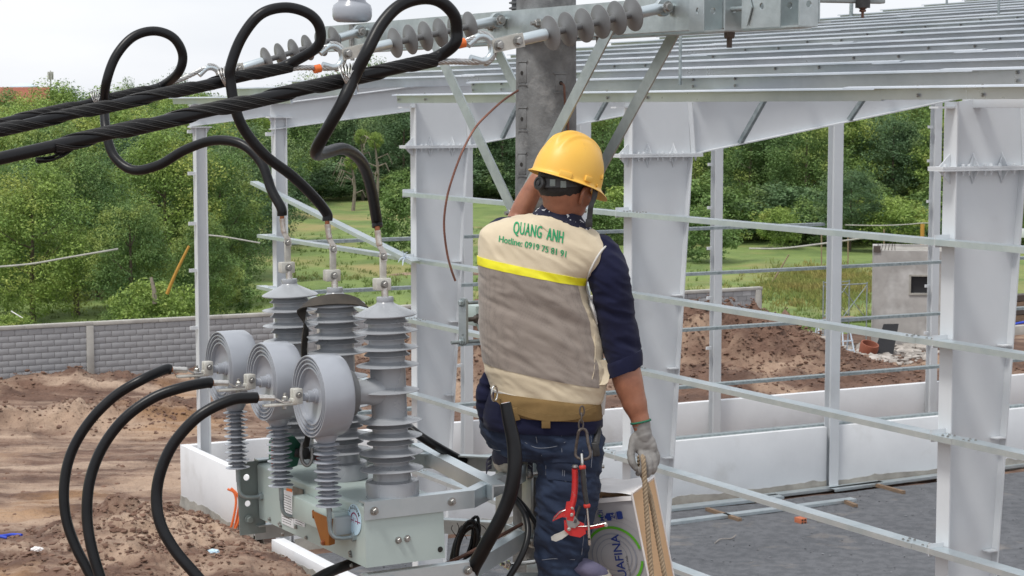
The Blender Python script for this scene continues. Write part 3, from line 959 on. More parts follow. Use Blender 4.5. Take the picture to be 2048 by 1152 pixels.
LDL = [(560, 168, 9.0), (620, 182, 10.0), (665, 190, 9.6), (710, 182, 9.8), (760, 192, 10.2), (805, 176, 9.8), (850, 186, 10.5), (900, 178, 10.0), (950, 182, 10.4), (1000, 176, 10.0), (1050, 184, 10.5), (1100, 180, 10),
                                  (600, 200, 11.5), (690, 210, 11.6), (780, 208, 12.0), (870, 210, 11.5), (960, 212, 12.0), (1050, 208, 12.0), (1140, 196, 11.5)]
tn_ = lambda i: ('dark', 'dark', 'mid', 'dark')[i % 4]
row_ = lambda d: 'front' if d < 194 else 'back'
rows_ = {}
for i, (px, dep, h) in enumerate(LDL): rows_.setdefault(row_(dep), []).append((px, tn_(i)))
lab_ = ordinal_labels(rows_, 'far meadow wood')
for i, (px, dep, h) in enumerate(LDL):
    tree(px, dep, h, tn_(i), lab_[(row_(dep), px)], 1.25, group='far wood behind the meadow', )
tree(640, 180, 5.2, 'dark', 'short dark tree at the far edge of the meadow', 1.2, group='far wood behind the meadow')
tree(818, 112, 4.3, 'mid', 'single rounded bush on the meadow beside the third white column', 1.05, 'shrub', None, True)
LEL = [(1205, 128, 8.6), (1240, 138, 9.6), (1390, 122, 8.2), (1445, 134, 9.0), (1500, 128, 8.8), (1560, 132, 9.4), (1610, 124, 8.6), (1670, 128, 9.0), (1725, 136, 9.6), (1785, 128, 8.9), (1840, 132, 9.3), (1900, 126, 8.8), (1965, 130, 9.2), (2030, 124, 8.8), (2095, 128, 9),
                                  (1210, 160, 11), (1300, 160, 11), (1400, 162, 11), (1480, 158, 10.6), (1570, 164, 11), (1650, 160, 10.8), (1740, 162, 11), (1830, 160, 11), (1920, 162, 11), (2010, 160, 11), (2090, 160, 11), (1540, 184, 12), (1700, 186, 12), (1860, 186, 12), (1380, 186, 12)]
tn_ = lambda i: ('mid', 'light', 'mid', 'dark')[(i * 7) % 4]
row_ = lambda d: 'front' if d < 145 else ('middle' if d < 175 else 'back')
rows_ = {}
for i, (px, dep, h) in enumerate(LEL): rows_.setdefault(row_(dep), []).append((px, tn_(i)))
lab_ = ordinal_labels(rows_, 'right wood')
for i, (px, dep, h) in enumerate(LEL):
    tree(px, dep, h, tn_(i), lab_[(row_(dep), px)], 1.2, group='wood on the right')
tree(1700, 112, 5.4, 'dark', 'dark low tree right of the middle white post', 1.25)
tree(1420, 104, 3.2, 'mid', 'round bush behind the grey wall end on the right', 1.1, 'shrub', None, True)
tree(1555, 112, 2.6, 'light', 'light bush in the tall grass left of the middle white post', 1.1, 'shrub', None, True)
tree(1795, 112, 3.4, 'light', 'yellowish bush above the grey cement hut', 1.3, 'shrub', None, True)

UND = ['left of the second white column', 'behind the second white column', 'just right of the second column', 'left of the first thin post', 'right of the first thin post', 'midway between the thin posts', 'left of the middle white post', 'behind the middle white post', 'right of the middle white post', 'left of the hut roof', 'above the hut roof', 'behind the nearest column', 'right of the nearest column', 'at the right picture edge']
for i, px in enumerate((1215, 1275, 1372, 1408, 1468, 1512, 1580, 1640, 1712, 1760, 1828, 1900, 1975, 2045)):
    tree(px, 117 + (i * 5 % 7), 2.6 + (i * 3 % 5) * 0.35, ('mid', 'light', 'dark', 'mid')[i % 4], '%s bush edging the right wood, %s' % (TONE[('mid', 'light', 'dark', 'mid')[i % 4]], UND[i]), 1.7, 'shrub', 'undergrowth of the right wood', True)
for i, px in enumerate((585, 640, 690, 745, 800, 850, 950, 985, 1020)):
    tree(px, 170 + (i * 5 % 9), 2.8 + (i * 3 % 4) * 0.4, ('dark', 'mid', 'dark')[i % 3], '%s bush at the far meadow edge, %s from left' % (TONE[('dark', 'mid', 'dark')[i % 3]], ORDW[i]), 1.9, 'shrub', 'undergrowth of the far meadow wood', True)

# pale leafless trees with a few leaves at the far edge of the meadow
for px, dep, h, lab in [(752, 166, 5.6, 'bare pale trunk topped by a small leafy tuft'), (705, 160, 4.0, 'pale leafless tree with drooping twigs'), (724, 172, 5.8, 'slim pale tree with sparse leaves beside the bare trunk')]:
    p = P(px, 300, dep)
    t = thing('bare_tree', (p.x, p.y, 0.2), lab, 'tree')
    mb = MB()
    path = smooth_path([p + Vector((0, 0, -p.z)), p + Vector((.15, 0, -p.z + h * 0.5)), p + Vector((-.1, 0, -p.z + h))], 4)
    mb.tube(path, [0.17 * (1 - 0.6 * i / (len(path) - 1)) for i in range(len(path))], 7)
    for k in range(12):
        s = path[3 + trs.randrange(len(path) - 3)]
        a = trs.uniform(0, 6.28); l = trs.uniform(0.8, 1.8)
        mb.tube([s, s + Vector((math.cos(a) * l * .7, math.sin(a) * l * .7, l * .3)), s + Vector((math.cos(a) * l, math.sin(a) * l, -l * .35))], [0.06, 0.045, 0.02], 4)
    mb.build('trunk', MT['pale_bark'], t)
    c = bpy.data.objects.new('crown', BUSH['light']); COL.objects.link(c); c.parent = t; c.location = (0, 0, h - 1.0); c.scale = (0.45, 0.45, 0.6)
# tall grass tufts on the meadow and at the foot of the wall
def tufts(name, label, spots, mat, seed=2, blades=9):
    rs = random.Random(seed)
    V, Fc = [], []
    for p, s in spots:
        for _ in range(blades):
            a = rs.uniform(0, 6.28); r = s * rs.uniform(0.1, 0.8); h = s * rs.uniform(0.5, 1.2)
            bx, by = p.x + rs.gauss(0, s * 0.5), p.y + rs.gauss(0, s * 0.5)
            w = 0.03 * s + 0.02
            o = len(V)
            ca, sa = math.cos(a), math.sin(a)
            V += [(bx - sa * w, by + ca * w, p.z - 0.05), (bx + sa * w, by - ca * w, p.z - 0.05), (bx + ca * r * .45, by + sa * r * .45, p.z + h * .7), (bx + ca * r, by + sa * r, p.z + h)]
            Fc += [(o, o + 1, o + 2), (o, o + 2, o + 3)]
    me = bpy.data.meshes.new(name); me.from_pydata(V, [], Fc); finish(me, mat, 0)
    o = bpy.data.objects.new(name, me); COL.objects.link(o)
    return tag(o, kind='stuff', label=label)
rg = random.Random(21)
sp = []
for _ in range(4200):
    x = rg.uniform(-14, 34); y = 0.6 + rg.random() ** 2.2 * 60
    x += y * 0.1 * rg.uniform(-1, 3)
    p = Wb(x, y); p.z = field_h(p)
    sp.append((p, rg.uniform(0.10, 0.24)))
mt_tuft = M('grass_blades', (0.20, 0.27, 0.07), 0.8, 0, (0.12, 0.18, 0.048), 0.3, 0.9, island=0.25, trans=0.35, col3=(0.31, 0.26, 0.11), scale3=0.07, lo3=0.56, hi3=0.72)
tufts('meadow_grass', 'tufts of tall meadow grass behind the block wall', sp, mt_tuft)
sp = []
for _ in range(2200):
    p = P(rg.gauss(1650, 62), 500, rg.gauss(91, 4.5)); p.z = field_h(p)
    if (p - WB0).dot(d1) < 1 or toB(p)[1] < 1: continue
    sp.append((p, rg.uniform(0.08, 0.34)))
mt_dry = M('dry_reed_blades', (0.34, 0.29, 0.10), 0.85, 0, (0.18, 0.25, 0.06), 0.35, 0.9, island=0.3, trans=0.25)
tufts('dry_reeds', 'patch of yellowing reeds left of the cement hut', sp, mt_dry, 5, 8)

# ------------------------------------------------------------------ far left skyline
mb = MB()
p = P(30, 185, 240)
mb.box((p.x, p.y, 4.7), (9.5, 6, 9.4)); house = thing('far_house', (p.x, p.y, 0), 'distant house whose red tiled roof shows above the left treetops', 'house')
mb.build('wall', MT['coping'], house)
mb = MB()
mb.plate([(p.x - 7, p.y - 3.8, 9.1), (p.x + 5.2, p.y - 3.8, 9.1), (p.x + 4.2, p.y, 10.9), (p.x - 7, p.y, 10.9)], 0.15)
mb.plate([(p.x + 5.2, p.y + 3.8, 9.1), (p.x - 7, p.y + 3.8, 9.1), (p.x - 7, p.y, 10.9), (p.x + 4.2, p.y, 10.9)], 0.15)
mb.build('roof', MT['tile_roof'], house)
p = P(48, 170, 420)
tank = thing('far_tank', (p.x, p.y, 0), 'distant pale blue flat domed shed roof on the left skyline', 'tank')
MB().lathe([(3.0, 0), (3.0, 12.6), (2.9, 13.0), (1.4, 13.5), (0.3, 13.7)], (p.x, p.y, 0), seg=24).build('shell', MT['far_blue'], tank)
p = P(101, 150, 430)
mast = thing('antenna_mast', (p.x, p.y, 0), 'thin far antenna mast above the left treetops', 'mast')
mb = MB(); mb.tube([(p.x, p.y, 0), (p.x, p.y, 16.5)], [0.35, 0.12], 6); mb.build('pole', MT['coping'], mast)
mb = MB()
for k in range(6):
    a = k * PI / 3
    mb.box((p.x + 0.5 * math.cos(a), p.y + 0.5 * math.sin(a), 15.4), (0.25, 0.25, 1.7))
mb.build('antenna', MT['coping'], mast)

# ------------------------------------------------------------------ cement hut and clutter beyond the gable, right
rz = Matrix.Rotation(BROT, 3, 'Z')
hl = G(1744, 694)
HANG = math.atan2(-0.17, 0.985)
hx_, hy_ = Vector((0.985, -0.17, 0)), Vector((0.17, 0.985, 0))
Hx = lambda x, y, z: Vector((hl.x, hl.y, 0)) + hx_ * x + hy_ * y + Vector((0, 0, z))
rz0, rz = rz, Matrix.Rotation(HANG, 3, 'Z')
hut = thing('cement_hut', Hx(0, 0, 0), 'unfinished grey cement hut with one dark window beyond the far dwarf wall', 'hut', HANG)
hh = 3.45
wx_a, wx_b, wz_a, wz_b = 1.32, 2.02, 1.95, 2.55
mb = MB()
mb.box(Hx(wx_a / 2, 0.1, hh / 2), (wx_a, 0.2, hh), rz)
mb.box(Hx((wx_b + 4.2) / 2, 0.1, hh / 2), (4.2 - wx_b, 0.2, hh), rz)
mb.box(Hx((wx_a + wx_b) / 2, 0.1, wz_a / 2), (wx_b - wx_a, 0.2, wz_a), rz)
mb.box(Hx((wx_a + wx_b) / 2, 0.1, (wz_b + hh) / 2), (wx_b - wx_a, 0.2, hh - wz_b), rz)
mb.box(Hx(0.1, 1.7, hh / 2), (0.2, 3.0, hh), rz); mb.box(Hx(4.1, 1.7, hh / 2), (0.2, 3.0, hh), rz); mb.box(Hx(2.1, 3.3, hh / 2), (4.2, 0.2, hh), rz)
mt_hut = M('patchy_cement_render', (0.40, 0.385, 0.37), 0.95, 0, (0.27, 0.26, 0.25), 0.9, 0.9, bump=0.3, bscale=5, bdist=0.03, col3=(0.48, 0.47, 0.46), scale3=0.5)
mb.build('wall', mt_hut, hut)
mb = MB(); mb.box(Hx(2.1, 1.7, hh - 0.12), (4.1, 3.3, 0.1), rz); mb.build('roof', MT['raw_conc'], hut)
w_ = MB(); w_.box(Hx((wx_a + wx_b) / 2, -0.005, wz_a - 0.03), (0.84, 0.08, 0.06), rz); w_.box(Hx(wx_a - 0.03, -0.005, (wz_a + wz_b) / 2), (0.06, 0.08, 0.6), rz)
w_.box(Hx(wx_b + 0.03, -0.005, (wz_a + wz_b) / 2), (0.06, 0.08, 0.6), rz); w_.box(Hx((wx_a + wx_b) / 2, -0.005, wz_b + 0.03), (0.84, 0.08, 0.06), rz)
w_ = w_.build('window', MT['raw_conc'], hut)
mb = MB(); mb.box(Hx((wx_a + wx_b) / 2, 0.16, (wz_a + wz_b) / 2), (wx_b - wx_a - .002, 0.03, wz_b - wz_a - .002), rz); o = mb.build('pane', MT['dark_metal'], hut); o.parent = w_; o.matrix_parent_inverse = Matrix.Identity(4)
mb = MB()
for k in range(6):
    mb.tube([Hx(0.15 + k * 0.12, 0.1, hh), Hx(0.15 + k * 0.12 + rg.uniform(-.1, .1), 0.1, hh + rg.uniform(0.15, 0.4))], 0.012, 5)
mb.box(Hx(0.12, 0.05, hh + 0.05), (0.25, 0.2, 0.22), rz)
mb.build('rebar', MT['rusty_bolt'], hut)

rz = rz0
# scaffold frame beside the hut
sc0 = G(1680, 700)
Sx = lambda x, y, z: Vector((sc0.x, sc0.y, 0)) + d2 * x + d1 * y + Vector((0, 0, z))
scaf = thing('scaffold', sc0, 'light metal scaffold tower standing left of the cement hut', 'scaffold', BROT)
for y in (0, 1.0):
    for x in (0, 1.15):
        mb = MB(); mb.cyl(Sx(x, y, 0), Sx(x, y, 2.35), 0.024, 8); mb.build('post', MT['galv_dull'], scaf)
for y in (0, 1.0):
    for z in (1.0, 2.3):
        mb = MB(); mb.cyl(Sx(0, y, z), Sx(1.15, y, z), 0.02, 8); mb.build('rail', MT['galv_dull'], scaf)
for y in (0, 1.0):
    mb = MB(); mb.cyl(Sx(0, y, 1.05), Sx(1.15, y, 2.25), 0.015, 6); mb.cyl(Sx(1.15, y + .01, 1.05), Sx(0, y + .01, 2.25), 0.015, 6); mb.build('brace', MT['galv_dull'], scaf)
mb = MB(); mb.box(Sx(0.57, 0.5, 1.04), (1.2, 0.9, 0.05), rz); mb.build('deck', MT['bamboo'], scaf)

def trestle(px, py, s, label):
    q = G(px, py)
    t = thing('trestle', q, label, 'trestle', BROT, 'trestles by the hut')
    U = lambda x, y, z: q + d2 * x + d1 * y + Vector((0, 0, z))
    for sx in (-1, 1):
        for sy in (-1, 1):
            mb = MB(); mb.cyl(U(sx * .28 * s, sy * .3 * s, 0), U(sx * .16 * s, 0, 1.25 * s), 0.025, 7); mb.build('leg', MT['far_blue'], t)
    mb = MB()
    for k in (0.35, 0.7, 1.05):
        mb.box(U(0, -0.3 * s * (1 - k / 1.25), k * s), (0.5 * s, 0.05, 0.04), rz)
    mb.box(U(0, 0, 1.26 * s), (0.55 * s, 0.14, 0.05), rz)
    mb.build('rung', MT['far_blue'], t)
trestle(1643, 715, 1.0, 'pale folding step ladder left of the middle white post by the debris')
trestle(1690, 718, 0.9, 'pale folding step ladder right of the middle white post by the debris')

pts = []
for _ in range(420):
    q = G(rg.uniform(1640, 1875), rg.uniform(694, 742)); pts.append((q.x, q.y, ground_h(q.x, q.y) + 0.03))
for _ in range(120):
    q = G(rg.uniform(1560, 1660), rg.uniform(655, 700)); pts.append((q.x, q.y, 0.02))
scatter_lumps('rubble', MT['rubble'], pts, 0.05, 0.28, 'pale broken concrete and debris in front of the hut', 8)
def plank(name, a, b, w, t, mat, label, cat, up=(0, 0, 1)):
    mb = MB(); mb.extrude([(-w / 2, -t / 2), (w / 2, -t / 2), (w / 2, t / 2), (-w / 2, t / 2)], a, b, up)
    return tag(mb.build(name, MT[mat]), label, cat)
q = G(1778, 712)
mb = MB(); mb.plate([q + Vector((-.55, 0, 0)), q + Vector((.15, .1, 0)), q + Vector((.42, .55, 1.05)), q + Vector((-.12, .45, 1.05))], 0.04)
tag(mb.build('dark_board', MT['dark_metal']), 'dark board leaning against the foot of the cement hut', 'board')
q = G(1734, 712)
tag(MB().lathe([(0.05, 0), (0.30, 0.02), (0.33, 0.3), (0.31, 0.42), (0.27, 0.42), (0.26, 0.1), (0.05, 0.09)], q + Vector((0, 0, 0.05)), (0.2, -0.3, 1), 20).build('orange_basin', MT['tile_roof']), 'brownish orange basin lying among the debris by the hut', 'basin')
for px0, py0, z0, px1, py1, dep, lab in [(1540, 572, 0, 1578, 509, 92, 'thin slanting bamboo pole stuck in the tall grass'), ]:
    a = P(px0, py0, dep); b = P(px1, py1, dep)
    tag(MB().tube([a, b], [0.05, 0.03], 7).build('bamboo_pole', MT['bamboo']), lab, 'pole')
for px, t_, b_, lab in [(1643, 455, 530, 'left thin fence stake on the far meadow'), (1696, 470, 528, 'middle thin fence stake on the far meadow'), (1768, 458, 505, 'right thin fence stake behind the hut')]:
    tag(MB().tube([P(px, b_, 100), P(px, t_, 100)], 0.035, 6).build('fence_stake', MT['bamboo']), lab, 'stake', 'thin stakes on the far meadow')
tag(MB().tube(smooth_path([P(1498, 497, 98), P(1560, 497, 98), P(1640, 488, 98), P(1755, 472, 98)], 5), 0.05, 6).build('pale_hose', MT['coping']), 'pale hose strung along the stakes on the far meadow', 'hose')
tag(MB().tube(smooth_path([P(1690, 450, 101), P(1760, 451, 101), P(1812, 449, 101), P(1850, 446, 101), P(1880, 449, 101)], 5), 0.03, 6).build('boundary_rope', MT['coping']), 'sagging pale rope above the cement hut', 'rope')
tag(MB().tube([P(1844, 500, 84), P(1845, 448, 84)], 0.09, 8).build('yellow_post', MT['yellow_pole']), 'yellow orange post standing behind the cement hut', 'post')
tag(MB().tube([P(1211, 475, 120), P(1213, 466, 120)], 0.11, 8).build('orange_stake', MT['yellow_pole']), 'short orange stake on the far meadow right of the worker', 'stake')
# slanted broken yellow pole among the leaves, left
tag(MB().tube(smooth_path([P(334, 588, 64.5), P(352, 545, 64.5), P(378, 492, 64.5)], 4), [0.06, 0.058, 0.056, 0.054, 0.05, 0.05, 0.046, 0.044, 0.04], 8).build('yellow_stake', MT['yellow_pole']), 'slanting yellow bamboo stake in front of the trees beside the corner post', 'stake')
tag(MB().tube(smooth_path([P(-20, 535, 65), P(60, 528, 65), P(130, 516, 65), P(200, 504, 65), P(235, 498, 66)], 5), 0.035, 6).build('sagging_wire', MT['coping']), 'thin pale wire sagging in front of the left trees', 'wire')
tag(MB().tube(smooth_path([P(412, 470, 66), P(450, 474, 66), P(520, 486, 66)], 5), 0.028, 6).build('sagging_wire', MT['coping']), 'thin pale wire right of the corner post in front of the trees', 'wire')
tag(MB().tube([P(310, 608, 65.5), P(308, 580, 65.6), P(302, 555, 65.7)], [0.085, 0.07, 0.05], 7).build('dead_stem', MT['pale_bark']), 'short pale dead stem standing at the wall coping', 'stem')
q = G(30, 660)
mb = MB()
for k in range(3):
    mb.tube([P(22 + 8 * k, 622 + 5 * k, 63.0), P(46, 636, 63.0)], [0.05, 0.02], 6, flat=0.3)
tag(mb.build('plastic_sheet', MT['carton_white']), 'crumpled pale plastic bag caught on the weeds behind the wall', 'bag')
# right of the first column: timber stack, kerb and a white panel
q = G(2050, 642)
st = thing('timber_stack', q, 'stack of dark brown timbers right of the nearest white column', 'timber stack', BROT)
for r_ in range(4):
    for k in range(2):
        mb = MB(); a = q + d2 * -1.4 + d1 * (k * 0.32) + Vector((0, 0, 0.14 + r_ * 0.27)); mb.extrude([(-.13, -.12), (.13, -.12), (.13, .12), (-.13, .12)], a, a + d2 * 3.2)
        mb.build('timber', MT['rusty_bolt'] if r_ % 2 else MT['timber'], st)
q = G(2052, 668)
mb = MB(); mb.box(q + Vector((0, 0, 0.1)), (2.4, 0.25, 0.5), rz, 0.03); tag(mb.build('concrete_kerb', MT['coping']), 'pale concrete kerb block right of the nearest white column', 'kerb')
tag(MB().tube(smooth_path([P(2022, 650, 74), P(2045, 645, 74), P(2070, 643, 74)], 4), 0.05, 8).build('blue_hose', MT['blue_pipe']), 'blue hose on the kerb right of the nearest white column', 'hose')
q = P(2052, 466, 108)
mb = MB(); mb.box(q, (2.6, 0.12, 0.5), rz, 0.02); tag(mb.build('sheet_wall', MT['plaster']), 'white low sheet wall in the meadow right of the nearest column', 'wall')
def GH(px, py, z):
    q = G(px, py)
    return Vector((q.x, q.y, ground_h(q.x, q.y) + z))
# left foreground: blue hose and scraps of plastic on the soil
q = G(0, 1088)
tag(MB().tube(smooth_path([GH(-30, 1092, .06), GH(0, 1087, .07), GH(25, 1084, .06), GH(44, 1087, .03)], 5), 0.032, 8).build('blue_hose', MT['blue_pipe']), 'upper blue hose end on the soil at the left picture edge', 'hose')
tag(MB().tube(smooth_path([GH(-30, 1101, .05), GH(-5, 1096, .06), GH(14, 1096, .04)], 5), 0.03, 8).build('blue_hose', MT['blue_pipe']), 'lower blue hose end on the soil at the left picture edge', 'hose')
for px, py, s, lab, mt_ in [(75, 1150, .08, 'scrap of pale plastic on the soil, bottom left', 'carton_white'), (428, 1148, .07, 'crumpled pale blue plastic scrap on the front soil heap', 'sticker')]:
    q = G(px, py); z = ground_h(q.x, q.y)
    bm = bmesh.new(); bmesh.ops.create_icosphere(bm, subdivisions=3, radius=1.0)
    for v in bm.verts:
        v.co = Vector((v.co.x * s * 1.4, v.co.y * s, v.co.z * s * .5)) * (1 + 0.45 * noise.noise(v.co * 3 + Vector((px, 0, 0))))
    me = bpy.data.meshes.new('scrap'); bm.to_mesh(me); bm.free(); finish(me, MT[mt_], 20)
    o = bpy.data.objects.new('plastic_scrap', me); COL.objects.link(o); o.location = (q.x, q.y, z + 0.08); tag(o, lab, 'plastic scrap')
# ------------------------------------------------------------------ steel frame of the building
XA = 0.22                                     # outer face of the columns
colY = {1: onA(1896, 500, XA)[1], 2: onA(1255, 500, XA)[1], 3: onA(827, 500, XA)[1], 4: onA(549, 500, XA)[1], 5: onA(392, 500, XA)[1]}
frame = thing('steel_building', Bw(0, 0), 'unclad white steel portal frame with galvanised girts and roof purlins', 'steel frame', BROT)
zEP = onA(1249, 311, XA)[2]
zTOP = HC + 0.06
SL = 0.118
RT = lambda x: zTOP + SL * (x - XA)           # top of the rafters
rB = Matrix.Rotation(BROT, 3, 'Z')
ROWS = [onA(1600, 456, 0.0)[2], onA(1600, 640, 0.0)[2], onA(1600, 812, 0.0)[2], onA(1600, 1022, 0.0)[2], onA(870, 958, 0.0)[2]]
WS = MT['white_steel']

def tapered_column(y, zbot=0.0):
    fw, ft = 0.20, 0.016
    dep = lambda z: 0.46 + (0.95 - 0.46) * z / zEP
    mb = MB()
    pl = lambda pts, t: mb.plate(pts, t, d1)
    pl([Bw(XA + ft, y, zbot), Bw(XA + dep(0), y, zbot), Bw(XA + dep(zEP), y, zEP - .02), Bw(XA + ft, y, zEP - .02)], 0.012)
    col = mb.build('column', WS, frame, 30)
    def sub(name, fn, m=WS, sm=30):
        q = MB(); fn(q); o = q.build(name, m, frame, sm); o.parent = col; return o
    sub('flange', lambda q: q.box(Bw(XA + ft / 2, y, (zbot + zTOP) / 2), (ft, fw, zTOP - zbot), rB))
    def inner(q):
        a, b = Bw(XA + dep(0), y, zbot), Bw(XA + dep(zEP), y, zEP - 0.02)
        q.extrude([(-fw / 2, -ft / 2), (fw / 2, -ft / 2), (fw / 2, ft / 2), (-fw / 2, ft / 2)], a, b, d2)
    sub('flange', inner)
    # bolted end plates at the knee
    for dz in (-0.012, 0.012):
        sub('end_plate', lambda q: q.box(Bw(XA + 0.46, y, zEP + dz), (1.30, 0.24, 0.022), rB))
    for k, x in enumerate((-0.08, 0.30, 0.70)):
        for s in (-1, 1):
            def stiff(q):
                c = Bw(XA + x, y - 0.008, zEP + s * 0.024)
                if k == 0:
                    q.plate([c + d2 * .07, c - d2 * .07, c + d2 * .07 + Vector((0, 0, s * .13))], 0.012)
                else:
                    q.plate([c - d1 * .0, c - d1 * .10, c + Vector((0, 0, s * .14))], 0.012)
                    q.plate([c - d2 * .06 - d1 * .012, c + d2 * .06 - d1 * .012, c - d1 * .012 + Vector((0, 0, s * .13))], 0.012)
            sub('stiffener', stiff)
    def bolts(q):
        for x in (-0.12, 0.12, 0.2, 0.42, 0.5, 0.62, 0.82, 1.02):
            q.bolt(Bw(XA + x, y - 0.07, zEP + 0.024), (0, 0, 1), 0.018, 0.02)
            q.bolt(Bw(XA + x, y - 0.07, zEP - 0.024), (0, 0, -1), 0.018, 0.02, 0.03)
    tag(sub('bolts', bolts), kind='stuff')
    # knee above the plates, then the haunch of the rafter in one plane
    sub('knee_web', lambda q: q.plate([Bw(XA + ft, y, zEP + .026), Bw(XA + .98, y, zEP + .026), Bw(XA + 0.93, y, RT(XA + .93)), Bw(XA + ft, y, zTOP - .01)], 0.012, d1))
    sub('knee_stiffener', lambda q: q.extrude([(-fw / 2, -.007), (fw / 2, -.007), (fw / 2, .007), (-fw / 2, .007)], Bw(XA + 1.0, y, zEP + .02), Bw(XA + 0.93, y, RT(XA + .93) - .02), d2))
    for z in ROWS:
        sub('cleat', lambda q: q.box(Bw(XA - 0.10, y - 0.02, z - 0.015), (0.2, 0.008, 0.13), rB))
        sub('lug', lambda q: q.box(Bw(XA + dep(z) - 0.09, y - 0.06, z - 0.1), (0.13, 0.10, 0.012), rB))
    sub('cleat', lambda q: q.box(Bw(XA - 0.10, y, zTOP - 0.06), (0.26, 0.14, 0.02), rB))
    sub('base_plate', lambda q: q.box(Bw(XA + 0.24, y, 0.012), (0.6, 0.26, 0.024), rB))
    return col

def rafter(y, x0, zb0, x1, depth, xend=27.0, fw=0.20):
    """tapered haunch from x0 to x1, constant depth beyond"""
    mb = MB()
    pts = [Bw(x0, y, zb0), Bw(x1, y, RT(x1) - depth), Bw(xend, y, RT(xend) - depth), Bw(xend, y, RT(xend)), Bw(x0, y, RT(x0))]
    mb.plate(pts, 0.012, d1)
    rf = mb.build('rafter', WS, frame, 30)
    for a, b in ((pts[0], pts[1]), (pts[1], pts[2]), (pts[4], pts[3])):
        q = MB(); q.extrude([(-fw / 2, -.008), (fw / 2, -.008), (fw / 2, .008), (-fw / 2, .008)], a, b, (0, 0, 1))
        o = q.build('flange', WS, frame, 30); o.parent = rf
    return rf

for k in (1, 2, 3):
    tapered_column(colY[k])
    rafter(colY[k], XA + 1.02, zEP + 0.02, XA + 6.2, 0.56)
# posts with a plain H section
def h_post(x, y, ztop, web=0.22, fw=0.19, cleat_dir=-1, rows=True, zbot=0.0, cap=True, along='x'):
    mb = MB()
    ft = 0.012
    if along == 'x':
        mb.box(Bw(x + ft / 2, y, (zbot + ztop) / 2), (ft, fw, ztop - zbot), rB)
        mb.box(Bw(x + web - ft / 2, y, (zbot + ztop) / 2), (ft, fw, ztop - zbot), rB)
        mb.box(Bw(x + web / 2, y, (zbot + ztop) / 2), (web - 2 * ft, 0.01, ztop - zbot), rB)
    else:
        mb.box(Bw(x + web / 2, y - fw / 2 + ft / 2, (zbot + ztop) / 2), (web, ft, ztop - zbot), rB)
        mb.box(Bw(x + web / 2, y + fw / 2 - ft / 2, (zbot + ztop) / 2), (web, ft, ztop - zbot), rB)
        mb.box(Bw(x + web / 2, y, (zbot + ztop) / 2), (0.01, fw - 2 * ft, ztop - zbot), rB)
    c = mb.build('column', WS, frame, 30)
    if rows:
        for z in ROWS + [zTOP - 0.55]:
            q = MB(); q.box(Bw(x - 0.075, y, z - 0.01), (0.15, 0.06, 0.07), rB); o = q.build('cleat', WS, frame); o.parent = c
    if cap:
        q = MB(); q.box(Bw(x + web / 2, y, ztop + 0.012), (web + 0.22, fw + 0.02, 0.024), rB); o = q.build('end_plate', WS, frame); o.parent = c
        for s in (-1, 1):
            q = MB(); c0 = Bw(x + web / 2 + s * web / 2, y - .02, ztop); q.plate([c0, c0 + d2 * s * .1, c0 + Vector((0, 0, -.16))], 0.012, d1); o = q.build('stiffener', WS, frame); o.parent = c
    q = MB(); q.box(Bw(x + web / 2, y, zbot + 0.012), (web + 0.1, fw + 0.1, 0.024), rB); o = q.build('base_plate', MT['dark_metal'], frame); o.parent = c
    return c
zc = onA(549, 236, XA)[2]
h_post(XA, colY[4], zc, 0.24, 0.2)
rafter(colY[4], XA - 0.05, RT(XA) - 0.47, XA + 6, 0.46)
h_post(XA, colY[5], RT(XA) - 0.48, 0.24, 0.2)
rafter(colY[5], XA - 0.1, RT(XA) - 0.45, XA + 6, 0.44)
xg = [onG(925, 650, -0.3)[0], onG(1425, 500, -0.3)[0], onG(1861, 500, -0.3)[0], onG(2200, 500, -0.3)[0]]
for x in xg:
    h_post(x, -0.3, RT(x) - 0.45, 0.22, 0.2, cap=False, along='y')
for px in (1150, 1654):
    x = onG(px, 500, colY[4])[0]
    h_post(x, colY[4] - 0.1, RT(x) - 0.47, 0.25, 0.22, cap=False, rows=False, along='y')

# ------------------------------------------------------------------ girts
GP = [(-.095, 0), (.095, 0), (.095, -.062), (.092, -.062), (.092, -.003), (-.092, -.003), (-.092, -.062), (-.095, -.062)]
def girt_side(z, ya, yb):
    mb = MB()
    mb.extrude([(-x, y) for x, y in GP], Bw(XA - 0.105, ya, z), Bw(XA - 0.105, yb, z), (0, 0, 1))
    return mb.build('girt', MT['galv_pale'], frame, 30)
yl = [onA(803, 388, 0)[1], onA(512, 484, 0)[1], onA(511, 588, 0)[1], onA(514, 700, 0)[1], onA(516, 840, 0)[1]]
for i, z in enumerate(ROWS):
    cuts = [yl[i]] + [c for c in (colY[3] - 0.35, colY[2] - 0.35, colY[1] - 0.35) if c < yl[i] - 1.5] + [-31.0]
    if i == 0: cuts = [yl[0], colY[2] - 0.35, -31.0]
    if i % 2: cuts = [c + (0.6 if 0 < k < len(cuts) - 1 else 0) for k, c in enumerate(cuts)]
    for k in range(len(cuts) - 1):
        girt_side(z + (0.004 if k % 2 else 0), cuts[k], cuts[k + 1] + 0.006)
        if k:
            q = MB()
            for s in (0.12, 0.2, -0.12, -0.2):
                q.bolt(Bw(XA - 0.15, cuts[k] + s, z + 0.003), (0, 0, 1), 0.012, 0.01); q.bolt(Bw(XA - 0.06, cuts[k] + s, z + 0.003), (0, 0, 1), 0.012, 0.01)
            tag(q.build('bolts', MT['bolt'], frame), kind='stuff')
def girt_cross(z, y, xa, xb):
    mb = MB()
    mb.extrude(GP, Bw(xa, y, z), Bw(xb, y, z), (0, 0, 1))
    mb.build('girt', MT['galv_dull'], frame, 30)
